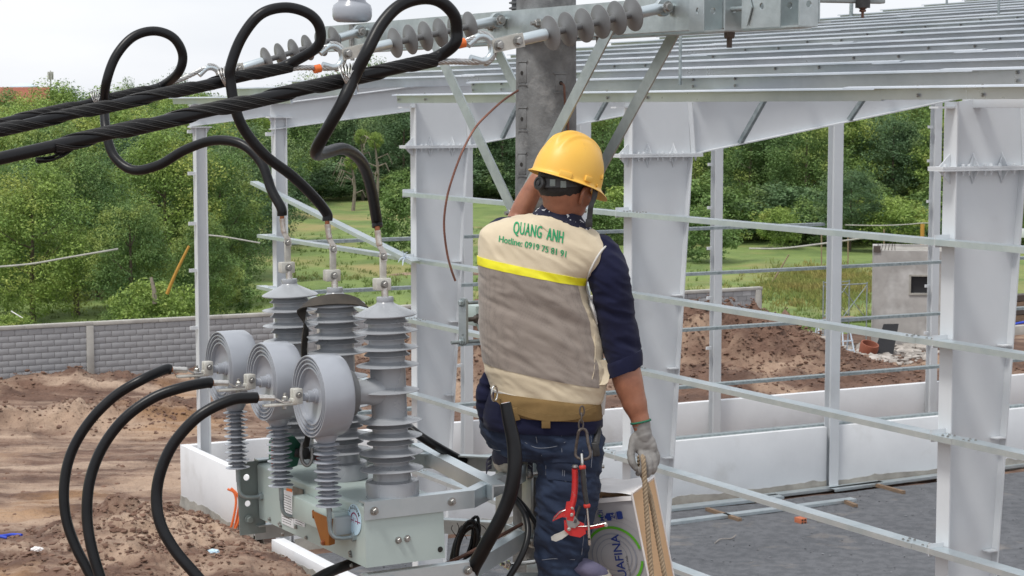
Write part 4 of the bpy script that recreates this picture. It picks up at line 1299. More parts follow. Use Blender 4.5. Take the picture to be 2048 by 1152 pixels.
PR = [onG(1366, 456, colY[4])[2], onG(1366, 547, colY[4])[2], onG(1358, 659, colY[4])[2], onG(1351, 774, colY[4])[2], onG(1347, 877, colY[4])[2]]
for i, z in enumerate(PR):
    xe = onG(1652, 440, colY[4])[0] if i == 0 else 26.5
    xm = onG(1668, 500, colY[4])[0]
    girt_cross(z, colY[4] + 0.12, XA + 0.25, min(xm, xe) - 0.003)
    if xe > xm: girt_cross(z + 0.004, colY[4] + 0.12, xm + 0.003, xe)

# ------------------------------------------------------------------ roof purlins
ZP = [(.003, 0), (-.085, 0), (-.090, -.022), (-.086, -.022), (-.082, -.004), (0, -.004), (0, -.197), (.062, -.197), (.062, -.2), (.003, -.2)]
ROOF_UP = Vector((0, 0, 1)) - d2 * SL
def purlin(x, ya, yb, dz=0.0, name='purlin'):
    mb = MB()
    s = 0.74 if x < XA + 0.1 else 1.0
    mb.extrude([(px * 1.0, py * s) for px, py in ZP], Bw(x, ya, RT(x) + 0.2 * s + 0.012 + dz), Bw(x, yb, RT(x) + 0.2 * s + 0.012 + dz), ROOF_UP)
    return mb.build(name, MT['purlin'], frame, 30)
rg2 = random.Random(17)
yC3 = onA(795, 190, XA)[1]
xs_p = [XA - 0.02 + 1.372 * k for k in range(19)]
for k, x in enumerate(xs_p):
    starts = [0.75 if k > 1 else yC3]
    if k == 0:
        purlin(x, 0.75, colY[4] - 0.9)
    if k == 1:
        purlin(x, 0.75, colY[4] - 0.7)
    y = starts[0]
    j = 0
    while y > -31:
        ln = rg2.choice([6.2, 9.0, 12.4, 12.4])
        ye = max(y - ln, -31.4)
        purlin(x, y, ye, 0.012 if j % 2 else 0.0)
        y = ye + 0.55 if ye > -31.2 else -40
        j += 1
    # bolt heads along the web over the frames
    q = MB()
    for c in (1, 2, 3):
        for s in (-0.5, 0.5):
            q.bolt(Bw(x - 0.004, colY[c] + s, RT(x) + 0.16), -d2, 0.016, 0.012); q.bolt(Bw(x - 0.004, colY[c] + s, RT(x) + 0.07), -d2, 0.016, 0.012)
    tag(q.build('bolts', MT['bolt'], frame), kind='stuff')
def on_roof(px, py, h=0.0):
    n = (Vector((0, 0, 1)) - d2 * SL).normalized()
    return hit(px, py, Bw(XA, 0, zTOP + h), n)
def rod_up(px, yb, yt, r=0.016):
    p = on_roof(px, yb, 0.1)
    top = P(px + 1, yt, p.y)
    MB().tube([p, top], r, 8).build('sag_rod', MT['galv_dull'], frame)
rod_up(1360, 170, 62, 0.022); rod_up(1997, 40, -8, 0.025); rod_up(1893, 16, -10, 0.03); rod_up(1702, 37, 4, 0.05)
for c, xb in ((2, 1.75), (2, 3.6), (3, 1.6), (3, 3.4), (1, 1.9)):
    mb = MB()
    zb = zEP + 0.06 + (RT(6.4) - 0.56 - zEP) * max(xb - 1.2, 0) / 5.2
    a = Bw(XA + xb, colY[c] - 0.06, zb); b = Bw(XA + xb + 0.1, colY[c] - 0.62, RT(xb) + 0.02)
    mb.extrude([(-.03, -.03), (.03, -.03), (.03, -.025), (-.025, -.025), (-.025, .03), (-.03, .03)], a, b)
    mb.build('flange_brace', MT['galv_dull'], frame)
# eave strut starting at the nearest column
mb = MB()
p0 = hit(1933, 203, Bw(XA + 0.35, 0), d2); xx, yy, zz = toB(p0)
mb.box(Bw(xx, yy - 3.2, zz), (0.12, 6.4, 0.135), rB, 0.006)
mb.build('eave_strut', WS, frame)

# loose girt hanging diagonally between the fourth and third frames
a = hit(508, 362, Bw(-0.12, 0), d2); b = hit(832, 522, Bw(-0.12, 0), d2)
mb = MB(); mb.extrude([(-x * .8, y) for x, y in GP], a, b, (0, 0, 1))
tag(mb.build('loose_girt', MT['galv_pale'], None, 30), 'loose galvanised channel hanging diagonally in front of the second white post', 'steel channel')
q = hit(808, 516, Bw(-0.2, 0), d2)
mb = MB()
for k in range(7):
    a_ = k * 0.9
    e = q + Vector((math.cos(a_) * .10, -0.03, math.sin(a_) * .12 - (0.12 if k == 3 else 0)))
    mb.tube(smooth_path([q, (q + e) / 2 + Vector((0, 0, .03)), e], 3), [.02, .02, .018, .016, .014, .012, .008], 5, flat=0.35)
tag(mb.build('tie_ribbon', MT['far_blue']), 'pale blue ribbon tied round the girts left of the third column', 'ribbon')

# ------------------------------------------------------------------ white dwarf walls
def dwarf_wall(name, label, u0, u1, pos, thick, ztop, axis, zraw, group=None, seed=1):
    """axis 'x': runs along d2 at y = pos; axis 'y': runs along d1 at x = pos"""
    f = (lambda u, v, z: Bw(u, v, z)) if axis == 'x' else (lambda u, v, z: Bw(v, u, z))
    base = f((u0 + u1) / 2, pos, 0)
    t = thing(name, base, label, 'wall', BROT, group)
    mb = MB()
    size = (abs(u1 - u0), thick, ztop - zraw + 0.05) if axis == 'x' else (thick, abs(u1 - u0), ztop - zraw + 0.05)
    mb.box(f((u0 + u1) / 2, pos, (ztop + zraw - 0.05) / 2), size, rB, 0.008)
    mb.build('plaster_face', MT['plaster'], t)
    # bare cement strip with a ragged upper edge, slightly proud of the plaster
    mb = MB()
    n = max(6, int(abs(u1 - u0) / 0.12))
    rs = random.Random(seed)
    V, Fc = [], []
    hw = thick / 2 + 0.012
    for i in range(n + 1):
        u = u0 + (u1 - u0) * i / n
        h = zraw + 0.07 * noise.noise(Vector((u * 0.9, seed, 0))) + 0.05 * noise.noise(Vector((u * 4, seed, 0)))
        j = 0.012 * noise.noise(Vector((u * 3, seed, 5)))
        for v, z in ((-hw - 0.05 + j, -0.12), (-hw + j * .5, h * .55), (-hw + 0.004, h), (hw - 0.004, h), (hw, h * .55), (hw + 0.05, -0.12)):
            V.append(f(u, pos + v, z))
    for i in range(n):
        for k in range(5):
            Fc.append((i * 6 + k, i * 6 + k + 1, (i + 1) * 6 + k + 1, (i + 1) * 6 + k))
    mb.add(V, Fc)
    mb.build('bare_footing', MT['raw_conc'], t, 50)
    return t
zW = onA(362, 890)[2]
yend = onA(507, 1000)[1]
dwarf_wall('dwarf_wall', 'far white dwarf wall running right from the left building corner', 0.006, 27, -0.09, 0.18, zW - 0.004, 'x', 0.16, seed=2)
dwarf_wall('dwarf_wall', 'short white dwarf wall coming forward from the left building corner', yend, 0.0, 0.09, 0.18, zW, 'y', 0.22, seed=3)
zPw = onG(1600, 857, colY[4])[2]
for s_, (u0, u1) in enumerate([(XA + .3, onG(1654, 500, colY[4])[0] - 0.01), (onG(1654, 500, colY[4])[0] + 0.27, 27)]):
    dwarf_wall('dwarf_wall', ('near white dwarf wall left of the middle white post' if s_ == 0 else 'near white dwarf wall right of the middle white post'), u0, u1, colY[4] - 0.02, 0.18, zPw, 'x', 0.20, seed=4 + s_)
yp = onA(543, 1085)[1]
zpl = onA(552, 1076, 0.12)[2]
t = dwarf_wall('plinth', 'low white plinth running forward under the switchgear from the door gap', -31, yp, 0.13, 0.26, zpl, 'y', zpl * 0.3, seed=7)

# bent orange conduits rising from the soil beside the short wall
for i, (pts_, lab) in enumerate([([(456, 1076), (466, 1040), (472, 1005), (468, 985), (455, 978)], 'left bent orange conduit beside the short white wall'),
                                 ([(462, 1076), (476, 1045), (481, 1015), (475, 990), (462, 976)], 'middle bent orange conduit beside the short white wall'),
                                 ([(466, 1074), (474, 1035), (480, 1005), (485, 985)], 'straighter right orange conduit beside the short white wall')]):
    base = G(*pts_[0])
    tag(MB().tube(smooth_path([P(a_, b_, base.y) for a_, b_ in pts_], 6), 0.024, 8).build('conduit', MT['orange_pipe']), lab, 'conduit', 'orange conduits in the soil')

# ------------------------------------------------------------------ things on the gravel floor
def floor_channel(pa, pb, w, label, z=0.09):
    a, b = G(*pa, z), G(*pb, z)
    mb = MB(); mb.extrude([(-w, 0), (w, 0), (w, -.06), (w - .004, -.06), (w - .004, -.004), (-w + .004, -.004), (-w + .004, -.06), (-w, -.06)], a, b, (0, 0, 1))
    tag(mb.build('floor_channel', MT['galv_pale'], None, 30), label, 'steel channel', 'channels lying on the gravel')
floor_channel((1320, 1017), (1560, 990), 0.16, 'bright channel on the gravel nearest the left foot of the dwarf wall')
floor_channel((1500, 993), (1760, 962), 0.13, 'channel lying along the foot of the dwarf wall, middle')
floor_channel((1662, 977), (2110, 918), 0.12, 'long channel on the gravel running behind the nearest white column')
floor_channel((1320, 1045), (1707, 996), 0.11, 'front channel lying on two timber sleepers on the gravel')
def sleeper(pa, pb, label):
    a, b = G(*pa, 0.055), G(*pb, 0.055)
    mb = MB(); mb.extrude([(-.045, -.035), (.045, -.035), (.045, .035), (-.045, .035)], a, b)
    tag(mb.build('timber_sleeper', MT['timber'], None, 30), label, 'timber', 'sleepers under the channels')
sleeper((1414, 1018), (1480, 1040), 'timber sleeper under the front channel near the carton'); sleeper((1752, 970), (1808, 985), 'timber sleeper under the long channel'); sleeper((1690, 1003), (1712, 1012), 'short dark timber under the end of the front channel')
q = G(1601, 1048)
br_ = thing('clay_brick', q, 'single orange clay brick lying on the gravel', 'brick', 0.5)
mb = MB(); mb.box(q + Vector((0, 0, .07)), (0.15, 0.22, 0.13), Matrix.Rotation(0.5, 3, 'Z'), 0.006); mb.build('body', MT['red_brick'], br_)
mb = MB()
for x in (-.035, .035):
    for z in (.04, .1):
        c = q + Matrix.Rotation(0.5, 3, 'Z') @ Vector((x, -.1105, z)); mb.box(c, (.04, .004, .035), Matrix.Rotation(0.5, 3, 'Z'))
mb.build('hole', MT['hole'], br_)
q = G(1645, 1046); mb = MB(); mb.box(q + Vector((0, 0, .05)), (0.2, 0.12, 0.08), Matrix.Rotation(0.2, 3, 'Z'), 0.01); tag(mb.build('cement_lump', MT['raw_conc']), 'small grey cement piece right of the orange brick', 'cement piece')
q = G(1352, 1001); mb = MB(); mb.box(q + Vector((0, 0, .06)), (0.32, 0.2, 0.1), rB, 0.01); tag(mb.build('white_block', MT['plaster']), 'small white block at the left foot of the dwarf wall', 'block')
pts = []
for _ in range(90):
    px = rg2.uniform(1340, 1890); q = G(px, 990 - (px - 1340) * .118 + abs(rg2.gauss(0, 5))); pts.append((q.x, q.y, 0.03))
for _ in range(26):
    q = G(rg2.uniform(1620, 1700), rg2.uniform(950, 972)); pts.append((q.x, q.y, 0.04))
scatter_lumps('floor_debris', MT['rubble'], pts, 0.02, 0.09, 'small pale debris along the foot of the dwarf wall', 9)
q = G(1620, 1005)
tag(MB().tube(smooth_path([G(1430, 1086, .05), G(1442, 1078, .06), G(1462, 1077, .04), G(1472, 1070, .07)], 5), 0.012, 6).build('bent_wire', MT['rubble']), 'short bent wire lying on the gravel right of the carton', 'wire')
# ------------------------------------------------------------------ more helpers for the foreground
Z3 = Vector((0, 0, 1))

def holed_plate(mb, outline, holes, thick, fr):
    """flat plate with round holes; outline in 2D, fr maps (x, y, z) to the world"""
    cu = bpy.data.curves.new('pl', 'CURVE'); cu.dimensions = '2D'; cu.fill_mode = 'BOTH'; cu.extrude = thick / 2
    sp = cu.splines.new('POLY'); sp.points.add(len(outline) - 1); sp.use_cyclic_u = True
    for i, (x, y) in enumerate(outline): sp.points[i].co = (x, y, 0, 1)
    for hx, hy, hr in holes:
        sp = cu.splines.new('POLY'); sp.points.add(15); sp.use_cyclic_u = True
        for i in range(16):
            a = i * PI / 8; sp.points[i].co = (hx + hr * math.cos(a), hy + hr * math.sin(a), 0, 1)
    o = bpy.data.objects.new('pl', cu); COL.objects.link(o)
    me = eval_mesh(o)
    mb.add([fr(*v.co) for v in me.vertices], [tuple(p.vertices) for p in me.polygons])
    bpy.data.objects.remove(o); bpy.data.curves.remove(cu); bpy.data.meshes.remove(me)
    return mb

def twisted(mb, path, r_in, r_str, angles, pitch, seg=6, step=0.012, a0=0.0):
    """strands laid helically round a path"""
    path = [Vector(p) for p in path]
    acc = [0.0]
    for a, b in zip(path, path[1:]): acc.append(acc[-1] + (b - a).length)
    n = max(3, int(acc[-1] / step))
    fine, fr = [], []
    j = 0
    prev = None
    for i in range(n + 1):
        s = acc[-1] * i / n
        while j < len(path) - 2 and acc[j + 1] < s: j += 1
        t = (s - acc[j]) / max(acc[j + 1] - acc[j], 1e-9)
        p = path[j].lerp(path[j + 1], t)
        d = (path[min(j + 1, len(path) - 1)] - path[j]).normalized()
        if prev is None: x = frame_from(d).col[0].copy()
        else:
            x = prev - d * prev.dot(d); x.normalize()
        prev = x
        fine.append((p, x, d.cross(x), s))
    for an in angles:
        pts = []
        for p, x, y, s in fine:
            a = an + a0 + 2 * PI * s / pitch
            pts.append(p + (x * math.cos(a) + y * math.sin(a)) * r_in)
        mb.tube(pts, r_str, seg)
    return mb

def ribbon(mb, path, widths, thick=0.003):
    """flat strap: path points and a width vector for each"""
    V, Fc = [], []
    n = len(path)
    for i in range(n):
        p, w = Vector(path[i]), Vector(widths[i])
        t = Vector(path[min(i + 1, n - 1)]) - Vector(path[max(i - 1, 0)])
        nn = t.cross(w).normalized() * thick / 2
        V += [p - w / 2 - nn, p + w / 2 - nn, p + w / 2 + nn, p - w / 2 + nn]
    for i in range(n - 1):
        a, b = i * 4, i * 4 + 4
        for k in range(4):
            k2 = (k + 1) % 4
            Fc.append((a + k, a + k2, b + k2, b + k))
    Fc += [(3, 2, 1, 0), (4 * n - 4, 4 * n - 3, 4 * n - 2, 4 * n - 1)]
    return mb.add(V, Fc)

def lettering(s, fr, size, shear=0.0, bold=0.0, spacing=1.0, align='LEFT', mb=None, thick=0.0):
    vs, fs = text_shape(s, size, shear, bold, spacing, align)
    mb = mb or MB()
    return mb.add([fr(x, y) for x, y in vs], fs)

# ------------------------------------------------------------------ recloser
A30 = R(30)
Rv = Vector((math.cos(A30), math.sin(A30), 0))          # across the tank, towards the pole
Lv = Vector((-math.sin(A30), math.cos(A30), 0))         # along the tank, away from the camera
O = P(728, 1011, 7.15)
ZT = O.z
LEAN = -0.033
def RW(l, r, z):
    return O + Lv * l + Rv * r + Vector((LEAN * z, 0, z))
rR = Matrix.Rotation(A30, 3, 'Z')
UPL = Vector((LEAN, 0, 1)).normalized()
rec = thing('recloser', O + Vector((0, 0, -0.3)), 'pale green three phase vacuum recloser with grey ribbed insulators left of the worker', 'recloser', A30)

TW, TL, TH_ = 0.33, 1.02, 0.235
mb = MB()
def tank_shape(bev):
    bm = bmesh.new(); bmesh.ops.create_cube(bm, size=1.0)
    for v in bm.verts: v.co = Vector((v.co.x * TW, v.co.y * TL, v.co.z * TH_))
    ed = [e for e in bm.edges if all(v.co.z > 0 for v in e.verts)]
    bmesh.ops.bevel(bm, geom=ed, offset=0.022, segments=4, affect='EDGES', profile=0.6)
    bm.verts.index_update()
    vs = [RW(TL / 2 + v.co.y, TW / 2 + v.co.x, v.co.z - TH_ / 2) for v in bm.verts]
    fs = [[v.index for v in f.verts] for f in bm.faces]; bm.free()
    return vs, fs
mb.add(*tank_shape(0.02))
tank_o = mb.build('tank', MT['tank'], rec, 40)
def sub(parent, name, mat, fn, sm=35):
    q = MB(); fn(q); o = q.build(name, mat, rec, sm)
    o.parent = parent; o.matrix_parent_inverse = Matrix.Identity(4)
    return o
def onS(px, py, r=0.0):
    """point on the long left side of the tank (local l, z)"""
    h_ = hit(px, py, RW(0, r, 0), Rv)
    q = h_ - O
    return q.dot(Lv), q.z
# flange plate at the far end
def fl(q):
    holed_plate(q, [(-.085, -.30), (.03, -.30), (.03, .005), (-.085, .005)], [(-.045, -.06, .014), (-.045, -.17, .013)], 0.006,
                lambda x, y, z: RW(TL + .012 + z, x, y))
sub(tank_o, 'end_flange', MT['dark_paint'], fl)
l_, z_ = onS(512, 1050)
sub(tank_o, 'end_bolt', MT['dark_paint'], lambda q: q.bolt(RW(TL, -.045, -.235), -Lv, 0.015, 0.012))
def side_bolts(q):
    for px, py in [(537, 1038), (557, 1047), (600, 1037), (590, 1054), (563, 1068), (610, 1075), (698, 1105), (699, 1111), (700, 1131), (559, 1051), (645, 1083)]:
        l, z = onS(px, py); q.bolt(RW(l, -0.001, z), -Rv, 0.0065, 0.007)
tag(sub(tank_o, 'bolts', MT['bolt'], side_bolts), kind='stuff')
def front_holes(q):
    for r, z in ((0.30, -.045), (0.31, -.20)):
        q.lathe([(0.011, 0), (0.011, 0.0015)], RW(-0.0005, r, z), -Lv, 16)
sub(tank_o, 'hole', MT['hole'], front_holes)
def front_bolts(q):
    for r, z in ((0.135, -.145), (0.172, -.143)):
        q.bolt(RW(-0.001, r, z), -Lv, 0.010, 0.011)
tag(sub(tank_o, 'bolts', MT['bolt'], front_bolts), kind='stuff')
# operating box and its lever
la, _ = onS(697, 1030); lb, _ = onS(612, 1006)
zb0 = onS(694, 1068)[1]; zb1 = -0.045
box_o = MB().box(RW((la + lb) / 2, -0.033, (zb0 + zb1) / 2), (0.064, lb - la, zb1 - zb0), rR, 0.006).build('operating_box', MT['tank'], rec)
sub(box_o, 'end_cover', MT['box_grey'], lambda q: q.box(RW(la - 0.012, -0.033, (zb0 + zb1) / 2 - 0.004), (0.066, 0.024, zb1 - zb0 - 0.02), rR, 0.006))
def lever(q):
    pz = lambda px, py: (onS(px, py, -0.075))
    a, b, c, d = pz(623, 1021), pz(659, 1037), pz(655, 1091), pz(642, 1091)
    q.plate([RW(a[0], -0.075, a[1]), RW(b[0], -0.075, b[1]), RW(c[0], -0.075, c[1]), RW(d[0], -0.075, d[1])], 0.003, Rv)
    q.plate([RW(b[0] - .001, -0.075, b[1]), RW(b[0] - .001, -0.052, b[1] - .004), RW(c[0] - .001, -0.052, c[1] + .004), RW(c[0] - .001, -0.075, c[1])], 0.003, Lv)
    e = pz(616, 1018)
    q.plate([RW(a[0], -0.074, a[1]), RW(e[0] + .006, -0.040, a[1]), RW(e[0] + .006, -0.040, a[1] - .045), RW(a[0], -0.074, a[1] - .03)], 0.003)
lev = MB(); lever(lev); lev = lev.build('lever', MT['rust_orange'], rec)
def lb_(q):
    l, z = onS(645, 1085, -0.075); q.bolt(RW(l, -0.077, z), -Rv, 0.008, 0.008)
    l, z = onS(653, 1030, -0.075); q.bolt(RW(l, -0.060, z + .012), Z3, 0.006, 0.01)
sub(lev, 'pivot_bolt', MT['copper'], lb_)
# printed plates
def plate_on_side(name, mat, corners, r=-0.0022, t=0.003):
    q = MB(); q.plate([RW(*((onS(x, y)[0], r, onS(x, y)[1]))) for x, y in corners], t, Rv)
    return q.build(name, mat, rec)
lab1 = plate_on_side('label_plate', MT['white_print'], [(561, 979), (585.5, 982), (585.5, 1057), (562, 1046)])
lab2 = plate_on_side('label_plate', MT['white_print'], [(586.5, 982), (608, 990), (608, 1054), (586.5, 1047)])
sub(lab1, 'label_head', MT['orange'], lambda q: q.plate([RW(onS(x, y)[0], -0.0045, onS(x, y)[1]) for x, y in [(574, 976), (585, 978), (585, 984), (574, 981)]], 0.001, Rv))
sub(lab2, 'etched_plate', MT['name_plate'], lambda q: q.plate([RW(onS(x, y)[0], -0.0045, onS(x, y)[1]) for x, y in [(587, 972), (608, 979), (607, 1030), (587, 1020)]], 0.001, Rv))
sub(lab2, 'green_tab', MT['hoist_pale'], lambda q: q.plate([RW(onS(x, y)[0], -0.0055, onS(x, y)[1]) for x, y in [(590, 1018), (597, 1019), (597, 1031), (590, 1030)]], 0.001, Rv))
def print_lines(q):
    rs = random.Random(3)
    for x0, x1, ys_ in ((563, 583, range(986, 1046, 5)), (589, 606, range(1034, 1048, 5))):
        for y in ys_:
            xx = x0 + 1
            while xx < x1 - 2:
                w = rs.uniform(1.2, 3.2)
                yy = y + (xx - x0) * 0.42
                a, b = onS(xx, yy), onS(min(xx + w, x1), yy + w * .42)
                q.plate([RW(a[0], -.0042, a[1]), RW(b[0], -.0042, b[1]), RW(b[0], -.0042, b[1] - .0022), RW(a[0], -.0042, a[1] - .0022)], 0.0006, Rv)
                xx += w + 0.8
tag(sub(lab1, 'print', MT['ink'], print_lines, 0), kind='stuff')
# round sticker with the breaker symbol
sl, sz = onS(708.5, 1039)
SR = 0.0585
stk = MB().lathe([(SR, 0), (SR, 0.0012)], RW(sl, -0.001, sz), -Rv, 40).build('sticker', MT['sticker'], rec)
def sfr(x, y, lift=0.0026): return RW(sl - x, -lift, sz + y)
def symbol(q):
    n = 40
    for k in range(n):
        a, b = 2 * PI * k / n, 2 * PI * (k + 1) / n
        r0, r1 = 0.026, 0.0315
        q.add([sfr(r0 * math.cos(a), r0 * math.sin(a) - .004), sfr(r1 * math.cos(a), r1 * math.sin(a) - .004), sfr(r1 * math.cos(b), r1 * math.sin(b) - .004), sfr(r0 * math.cos(b), r0 * math.sin(b) - .004)], [(0, 1, 2, 3)])
    for x0, x1 in ((-.052, -.008), (.008, .052)):
        q.add([sfr(x0, .0015 - .004), sfr(x1, .0015 - .004), sfr(x1, -.004 - .0025), sfr(x0, -.004 - .0025)], [(0, 1, 2, 3)])
    for x in (-.008, .006):
        q.add([sfr(x, .011 - .004), sfr(x + .002, .011 - .004), sfr(x + .002, -.013 - .004), sfr(x, -.013 - .004)], [(0, 1, 2, 3)])
    q.add([sfr(-.028, -.044), sfr(-.023, -.030), sfr(-.021, -.032), sfr(-.026, -.046)], [(0, 1, 2, 3)])
sub(stk, 'symbol', MT['magenta'], symbol, 0)
def sword(q):
    for i, ch in enumerate('VACUUM'):
        a = R(146 - i * 22.5)
        cx, cy = 0.0405 * math.cos(a), 0.0405 * math.sin(a)
        t = a - PI / 2
        vs, fs = text_shape(ch, 0.0195, 0, 0.0004, 1, 'CENTER')
        q.add([sfr(cx + (x * math.cos(t) - y * math.sin(t)), cy + (x * math.sin(t) + y * math.cos(t)), .0028) for x, y in vs], fs)
sub(stk, 'lettering', MT['ink'], sword, 0)

# bushings
def shed_prof(out, core, items, z0, z1):
    pass
def bushing_profile():
    pr = [(0.101, 0.0), (0.101, 0.055), (0.098, 0.064), (0.080, 0.066), (0.0735, 0.070)]
    core = 0.067
    sheds = [(0.112, .1205), (.147, .090), (.173, .1205), (.210, .090), (.237, .1205), (.272, .089), (.294, .1205), (.408, .116), (.505, .118), (.544, .087), (.570, .118), (.607, .0865), (.634, .1175), (.668, .0855)]
    for z, r in sheds:
        pr += [(core, z + 0.001), (core + (r - core) * .5, z - .001), (r - 0.005, z - 0.0042), (r, z - 0.0032), (r, z - 0.0012), (r - 0.004, z + 0.0006), (core + (r - core) * .45, z + 0.0055), (core + .005, z + 0.0105), (core, z + 0.0145)]
    pr += [(core, .684), (.110, .688), (.116, .6915), (.116, .694), (.110, .699), (.072, .717), (.046, .729), (.035, .735), (.031, .741), (.033, .752), (.031, .760), (.0, .761)]
    return [(max(r, 0.0005), z) for r, z in pr]
BP = bushing_profile()
C0L, C0R, PITCH = 0.091, 0.164, 0.445
J_END = {}
Q_DISC = (0.205, 0.328)
ZD = 0.407
cols = []
for k in range(3):
    l = C0L + PITCH * k
    r = C0R
    base = RW(l, r, 0)
    mb = MB(); mb.lathe(BP, base, UPL, 56)
    bsh = mb.build('bushing', MT['silicone'], rec, 30)
    cols.append(bsh)
    # terminal on top
    top = RW(l, r, 0.755)
    camv = -Lv
    sub(bsh, 'terminal_pin', MT['tin'], lambda q: q.lathe([(0.0135, 0), (0.0135, 0.04)], top, UPL, 16))
    blk = top + UPL * 0.052 - Rv * 0.006
    sub(bsh, 'clamp_block', MT['clamp'], lambda q: (q.box(blk, (0.062, 0.022, 0.046), rR, 0.005), q.box(blk + Lv * 0.024, (0.058, 0.02, 0.044), rR, 0.005)))
    sub(bsh, 'bolt', MT['bolt'], lambda q: q.bolt(blk - Lv * 0.0115, -Lv, 0.0115, 0.012))
    tg0 = blk + UPL * 0.02 + Rv * 0.008 + Lv * 0.01
    sub(bsh, 'tongue', MT['clamp'], lambda q: q.box(tg0 + UPL * 0.048, (0.026, 0.011, 0.105), rR, 0.0025))
    lug0 = tg0 + UPL * 0.083 - Lv * 0.010
    sub(bsh, 'bolt', MT['bolt'], lambda q: (q.bolt(lug0 - Lv * 0.006 - Rv * .004, -Lv, 0.0105, 0.011), q.bolt(lug0 + Lv * 0.017 + Rv * .004, Lv, 0.0105, 0.011, 0.022)))
    def lug(q):
        p = [lug0 - UPL * .016, lug0 + UPL * .012, lug0 + UPL * .034 - Rv * .012, lug0 + UPL * .055 - Rv * .018, lug0 + UPL * .10 - Rv * .022]
        pth = smooth_path(p, 5)
        n = len(pth)
        ribbon(q, pth[:13], [Rv * (0.026 - 0.004 * i / 12) for i in range(13)], 0.006)
        tp = pth[12:]
        rr = [.0105, .0125, .0115, .0125, .0108, .0125, .0112, .0125, .0125]
        q.tube(tp, rr[:len(tp)], 12)
        J_END[k] = tp[-1].copy()
    sub(bsh, 'lug', MT['tin'], lug, 50)
    # side arm towards the disc housing
    ax = -Rv
    cz = RW(l, r, ZD)
    arm_p = [(0.058, 0.045), (0.052, 0.075), (0.046, 0.095), (0.046, 0.135), (0.056, 0.150)]
    sub(bsh, 'side_arm', MT['silicone'], lambda q: q.lathe([(max(a, .001), h) for a, h in [(0.05, 0.0)] + arm_p], cz, ax, 36, UPL), 40)
    sub(bsh, 'seal_ring', MT['silicone_dark'], lambda q: q.lathe([(0.056, .150), (0.086, .156), (0.092, .175), (0.092, .206)], cz, ax, 44, UPL), 30)
    # disc housing
    h0, h1 = Q_DISC
    RD = 0.1525
    pr = [(0.085, h0 - .008), (0.130, h0 - .004), (0.146, h0 + .002), (RD, h0 + .012), (RD + .001, h0 + .05), (RD, h1 - .006), (RD - .002, h1), (RD - .006, h1), (RD - .008, h1 - .012),
          (0.139, h1 - .010), (0.1375, h1 - .001), (0.1335, h1 - .001), (0.132, h1 - .012), (0.124, h1 - .012), (0.1225, h1 - .003), (0.1185, h1 - .003), (0.117, h1 - .016),
          (0.108, h1 - .016), (0.1065, h1 - .006), (0.1025, h1 - .006), (0.100, h1 - .022), (0.085, h1 - .027), (0.05, h1 - .030), (0.028, h1 - .030), (0.026, h1 - .020), (0.016, h1 - .018)]
    dq = MB(); dq.lathe(pr, cz, ax, 64, UPL)
    nk0 = RW(l, r - 0.265, ZD - 0.148); nk1 = RW(l, r - 0.265, 0.232)
    dsc = dq.build('disc_housing', MT['silicone_pale'], rec, 32)
    # seam band at the back of the rim
    sub(dsc, 'neck', MT['silicone_pale'], lambda q: q.tube([RW(l, r - .265, ZD - .125), nk0, nk1], [0.062, 0.048, 0.033], 28))
    # terminal of the disc
    t0 = RW(l, r - (h1 - .05), ZD)
    T = lambda q_, dz=0.0, dl=0.0: RW(l + dl, r - q_, ZD + dz)
    sub(dsc, 'terminal_pin', MT['silicone_pale'], lambda q: (q.cyl(T(h1 - .04), T(h1 + .034), 0.0155, 18), q.cyl(T(h1 - .035), T(h1 + .006), 0.022, 20)))
    sub(dsc, 'clamp_block', MT['clamp'], lambda q: (q.box(T(h1 + .048, .006, -.012), (0.036, 0.020, 0.058), rR, 0.005), q.box(T(h1 + .048, .006, .011), (0.036, 0.020, 0.056), rR, 0.005)))
    sub(dsc, 'bolt', MT['bolt'], lambda q: q.bolt(T(h1 + .048, .012, -.0225), -Lv, 0.009, 0.008))
    sub(dsc, 'tongue', MT['clamp'], lambda q: (q.box(T(h1 + .115, -.021), (0.13, 0.028, 0.010), rR, 0.003), q.box(T(h1 + .062, -.012), (0.02, 0.03, 0.022), rR, 0.003)))
    sub(dsc, 'bolt', MT['bolt'], lambda q: (q.bolt(T(h1 + .094, -.006), Z3, 0.0105, 0.012, 0.014), q.bolt(T(h1 + .094, -.027), -Z3, 0.0105, 0.010)))
    def dlug(q):
        p = smooth_path([T(h1 + .075, -.0115), T(h1 + .105, -.0115), T(h1 + .128, .000), T(h1 + .150, .006), T(h1 + .198, .010)], 5)
        ribbon(q, p[:13], [Lv * (0.028 - .004 * i / 12) for i in range(13)], 0.006)
        q.tube(p[12:], [.0105, .0125, .0115, .0125, .0108, .0125, .0112, .0125, .0125][:len(p) - 12], 12)
        J_END[k + 10] = p[-1].copy(); J_END[k + 20] = (p[-1] - p[-3]).normalized()
    sub(dsc, 'lug', MT['tin'], dlug, 50)
    # supporting insulator under the disc
    pr = [(0.036, 0.236)]
    nS = 15
    cz0 = RW(l, r - 0.265, 0)
    pr = []
    for i in range(nS):
        z = -0.004 + i * 0.0163
        rr = 0.0475 if i % 2 == 0 else 0.0375
        core = 0.021
        rr += 0.002
        pr += [(core, z - .0005), (rr - .003, z - .0024), (rr, z - .0016), (rr, z - .0002), (rr - .004, z + .0008), (core + .003, z + .0048), (core, z + .0065)]
    pr = [(0.012, -0.012), (0.018, -0.008)] + pr + [(0.03, .246), (.034, .252)]
    sup = MB().lathe(pr, cz0, UPL, 36).build('support_insulator', MT['silicone_pale'], rec, 30)
